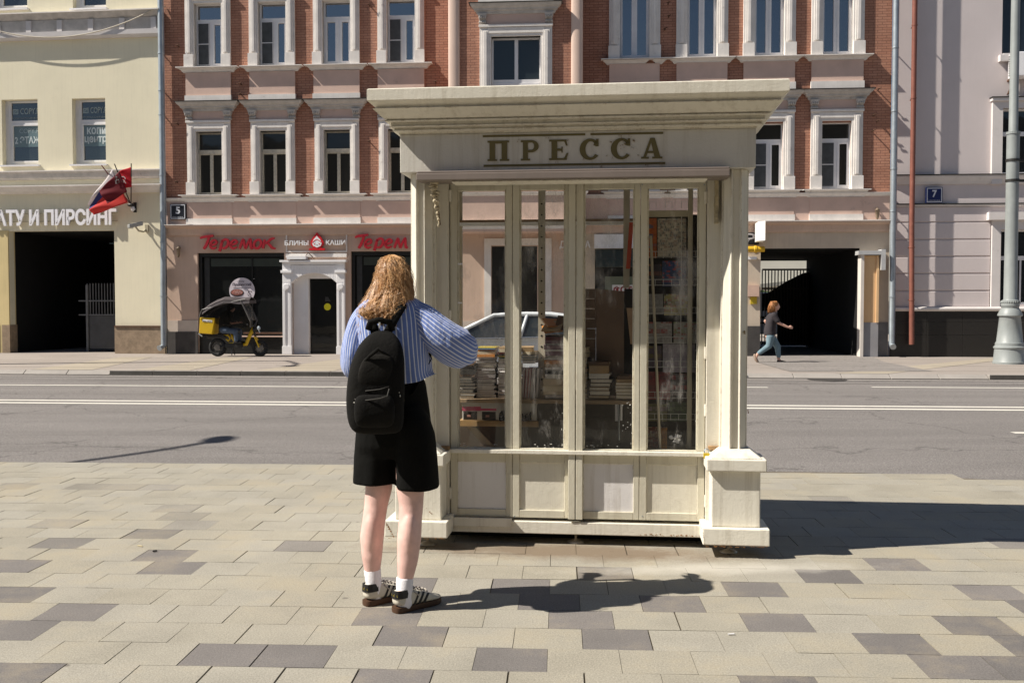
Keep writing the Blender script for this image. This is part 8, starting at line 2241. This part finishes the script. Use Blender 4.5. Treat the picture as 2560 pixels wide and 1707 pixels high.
def on_back(px, py, d=4.505): return b3(px, py, d)
q = MB()
q.tube([b3(880, 983, 4.530), b3(890, 1001, 4.478), b3(920, 1000, 4.462), b3(950, 996, 4.460), b3(968, 990, 4.472), b3(973, 972, 4.490)], 0.0028, 6); q.tube([b3(880, 977, 4.535), b3(915, 977, 4.492), b3(950, 973, 4.490), b3(972, 966, 4.495)], 0.0024, 6)
q.tube([b3(884, 1000, 4.535), b3(888, 1030, 4.52), b3(893, 1068, 4.53)], 0.003, 6)
q.build('zip_seam', mk('worn_grey_edge', (0.05, 0.046, 0.04), 0.7), bp, smooth=True)
q = MB(); q.tube([b3(884, 1006, 4.49), b3(889, 1007, 4.485), b3(892, 1016, 4.484)], 0.0035, 6); q.ell(b3(890, 1023, 4.484), (0.004, 0.003, 0.007), 8, 5); q.build('zip_pull', mk('nickel', (0.62, 0.58, 0.5), 0.3, 0.05, 5, metal=0.8), bp, smooth=True)
q = MB(); q.tube([b3(997, 980, 4.545), b3(1001, 975, 4.54), b3(999, 985, 4.535), b3(996, 981, 4.535), b3(1000, 990, 4.535)], 0.0016, 5); q.ell(b3(997, 981, 4.53), (0.004, 0.003, 0.005), 8, 5); q.ell(b3(1000, 989, 4.53), (0.003, 0.003, 0.006), 8, 5); q.build('zip_pull', mk('nickel_small', (0.5, 0.48, 0.44), 0.35, 0.05, 5, metal=0.8), bp, smooth=True)
# upper pocket: shallow padded panel with a peaked fold at its top
q = MB(); q.loft([sq_ring(a, b, c, d, e, BPY, 28, 0.7) for a, b, c, d, e in ((951, 884, 16, .010, 4.540), (948, 890, 32, .014, 4.533), (943, 905, 40, .018, 4.526), (938, 930, 43, .019, 4.520), (935, 955, 43, .018, 4.516), (934, 972, 41, .014, 4.516), (934, 978, 34, .008, 4.518))])
o = q.build('upper_pocket', PACKW, bp, smooth=True); sb = o.modifiers.new('s', 'SUBSURF'); sb.levels = 1; sb.render_levels = 1
q = MB(); q.tube([b3(903, 912, 4.515), b3(924, 890, 4.503), b3(946, 873, 4.508), b3(958, 882, 4.512), b3(976, 890, 4.530)], [0.004, 0.008, 0.010, 0.007, 0.003], 8, flat=0.6); q.build('pocket_fold', PACK, bp, smooth=True)
q = MB(); q.tube([b3(921, 824, 4.655), b3(926, 806, 4.64), b3(950, 800, 4.63), b3(975, 806, 4.64), b3(980, 826, 4.655)], 0.016, 8, flat=0.5); q.build('carry_handle', PACK, bp, smooth=True)
q = MB(); q.box(*(lambda p: (p.x - 0.004, p.x + 0.004, p.y - 0.02, p.y - 0.017, p.z - 0.012, p.z + 0.012))(b3(950, 812, 4.63))); q.build('label', mk('silver_label', (0.5, 0.5, 0.48), 0.4), bp)
for s2, pts in ((1, [(968, 832, 4.65), (985, 800, 4.672), (1004, 768, 4.70), (1012, 752, 4.76), (1012, 748, 4.85), (1006, 790, 4.93), (1010, 880, 4.93), (1040, 915, 4.87), (1072, 905, 4.80), (1030, 985, 4.68)]), (-1, [(938, 836, 4.65), (930, 800, 4.69), (938, 768, 4.73), (944, 752, 4.79), (944, 750, 4.86), (936, 790, 4.94), (925, 880, 4.95), (900, 960, 4.80), (890, 1020, 4.66)])):
    q = MB(); q.tube([b3(*p) for p in pts], 0.020, 8, flat=0.28); q.build('shoulder_strap', PACK, bp, smooth=True)
q = MB(); q.hexa([b3(1068, 880, 4.78), b3(1081, 902, 4.78), b3(1081, 902, 4.79), b3(1068, 880, 4.79)], [b3(1072, 868, 4.78), b3(1076, 872, 4.78), b3(1076, 872, 4.79), b3(1072, 868, 4.79)]); q.build('strap_end', PACK, bp)
# book or phone she holds up between her hands, mostly hidden by the sleeve
# ------------------------------------------------------------------ woman walking past the arch
wp = G(1958, 905.5)
PF = Frame(wp.x, wp.y, 4.5)
def p3(X, Y_, v=0.0): a, b = PF.uv(1860 + 0.2424 * X, 540 + 0.2424 * Y_, v * 0); return (a, v, b)
pw = thing_in(PF, 'person', 'reddish haired woman in dark T-shirt and pale jeans walking past the arch', 'person')
q = MB()
q.loft([[(Vector(p3(X, Y_)) + Vector((a * math.cos(t_), b * math.sin(t_), 0))) for t_ in [2 * math.pi * k / 18 for k in range(18)]] for X, Y_, a, b in ((270, 1250, .125, .16), (268, 1190, .115, .15), (280, 1110, .11, .15), (292, 1040, .105, .165), (305, 1000, .07, .10))])
q.caps([p3(308, 1000), p3(320, 965)], [0.055, 0.052]); q.ell(p3(327, 927), (0.090, 0.075, 0.112), 16, 11)
q.ell(p3(345, 950), (0.045, 0.05, 0.055), 12, 8); q.caps([p3(364, 925), p3(368, 942)], [0.010, 0.014], 8); q.ell(p3(318, 935, -0.07), (0.018, 0.012, 0.028), 8, 6)
q.caps([p3(300, 1025, -0.17), p3(338, 1098, -0.19)], [0.050, 0.043]); q.caps([p3(338, 1098, -0.19), p3(440, 1145, -0.17)], [0.041, 0.028])
hand(q, p3(440, 1145, -0.17), (1, 0, -0.12), (0.1, 0, 1), (0, -1, 0), 0.55, 0.95)
q.caps([p3(296, 1025, 0.17), p3(235, 1085, 0.21)], [0.050, 0.042]); q.caps([p3(235, 1085, 0.21), p3(275, 1150, 0.20)], [0.040, 0.028])
hand(q, p3(275, 1150, 0.20), (0.4, 0, -1), (1, 0, 0.4), (0, 1, 0), 0.5, 0.95)
q.caps([p3(265, 1250, -0.08), p3(252, 1340, -0.08), p3(140, 1420, -0.07)], [0.085, 0.062, 0.042]); q.caps([p3(290, 1250, 0.08), p3(350, 1350, 0.07), p3(362, 1470, 0.06)], [0.085, 0.062, 0.042])
q.caps([p3(128, 1432, -0.07), p3(120, 1465, -0.07), p3(132, 1492, -0.07)], [0.034, 0.034, 0.028]); q.caps([p3(362, 1480, 0.06), p3(385, 1500, 0.06), p3(425, 1506, 0.06)], [0.034, 0.033, 0.026])
remeshed(q, 'body', SKIN, pw, 0.0095, 4)
q = MB()
q.loft([[(Vector(p3(X, Y_)) + Vector((a * math.cos(t_), b * math.sin(t_), 0))) for t_ in [2 * math.pi * k / 22 for k in range(22)]] for X, Y_, a, b in ((268, 1225, .150, .185), (264, 1180, .148, .18), (275, 1110, .135, .175), (288, 1050, .130, .19), (296, 1015, .115, .185), (305, 990, .065, .09))])
q.caps([p3(298, 1022, -0.17), p3(332, 1080, -0.19)], [0.075, 0.066]); q.caps([p3(294, 1022, 0.17), p3(255, 1065, 0.20)], [0.075, 0.066])
remeshed(q, 'tshirt', mk('faded_black_cotton', (0.035, 0.03, 0.034), 0.9, 0.15, 10, 0.4, 25), pw, 0.012, 4)
q = MB()
q.caps([p3(268, 1240, -0.08), p3(250, 1340, -0.08), p3(150, 1412, -0.07)], [0.108, 0.082, 0.056]); q.caps([p3(285, 1240, 0.08), p3(352, 1350, 0.07), p3(362, 1445, 0.06)], [0.108, 0.082, 0.058])
remeshed(q, 'jeans', mk('washed_blue_jeans', (0.15, 0.225, 0.265), 0.9, 0.15, 12, 0.3, 30), pw, 0.012, 3)
q = MB(); q.caps([p3(105, 1432, -0.07), p3(118, 1475, -0.07), p3(136, 1500, -0.07)], [0.032, 0.042, 0.032]); q.build('shoe', mk('beige_slip_on', (0.34, 0.25, 0.19), 0.7), pw, smooth=True)
q = MB(); q.caps([p3(358, 1497, 0.06), p3(390, 1504, 0.06), p3(432, 1509, 0.06)], [0.036, 0.040, 0.028]); q.build('shoe', mk('dark_slip_on', (0.06, 0.045, 0.04), 0.7), pw, smooth=True)
q = MB(); rg = random.Random(12)
q.ell(p3(318, 915), (0.10, 0.088, 0.10), 14, 10)
for k in range(240):
    a0 = rg.uniform(-1, 1); v_ = rg.uniform(-0.085, 0.085)
    st_ = Vector(p3(318, 905, v_)) + Vector((rg.uniform(-0.09, 0.05), 0, rg.uniform(0.0, 0.07)))
    en = Vector(p3(rg.uniform(245, 318), rg.uniform(955, 1000), v_ * 1.1))
    q.tube([st_, st_ * 0.5 + en * 0.5 + Vector((-0.02, 0, 0.02)), en], [0.008, 0.010, 0.004], 5)
q.build('hair', mk('reddish_hair', (0.34, 0.145, 0.05), 0.5, 0.3, 30), pw, smooth=True)
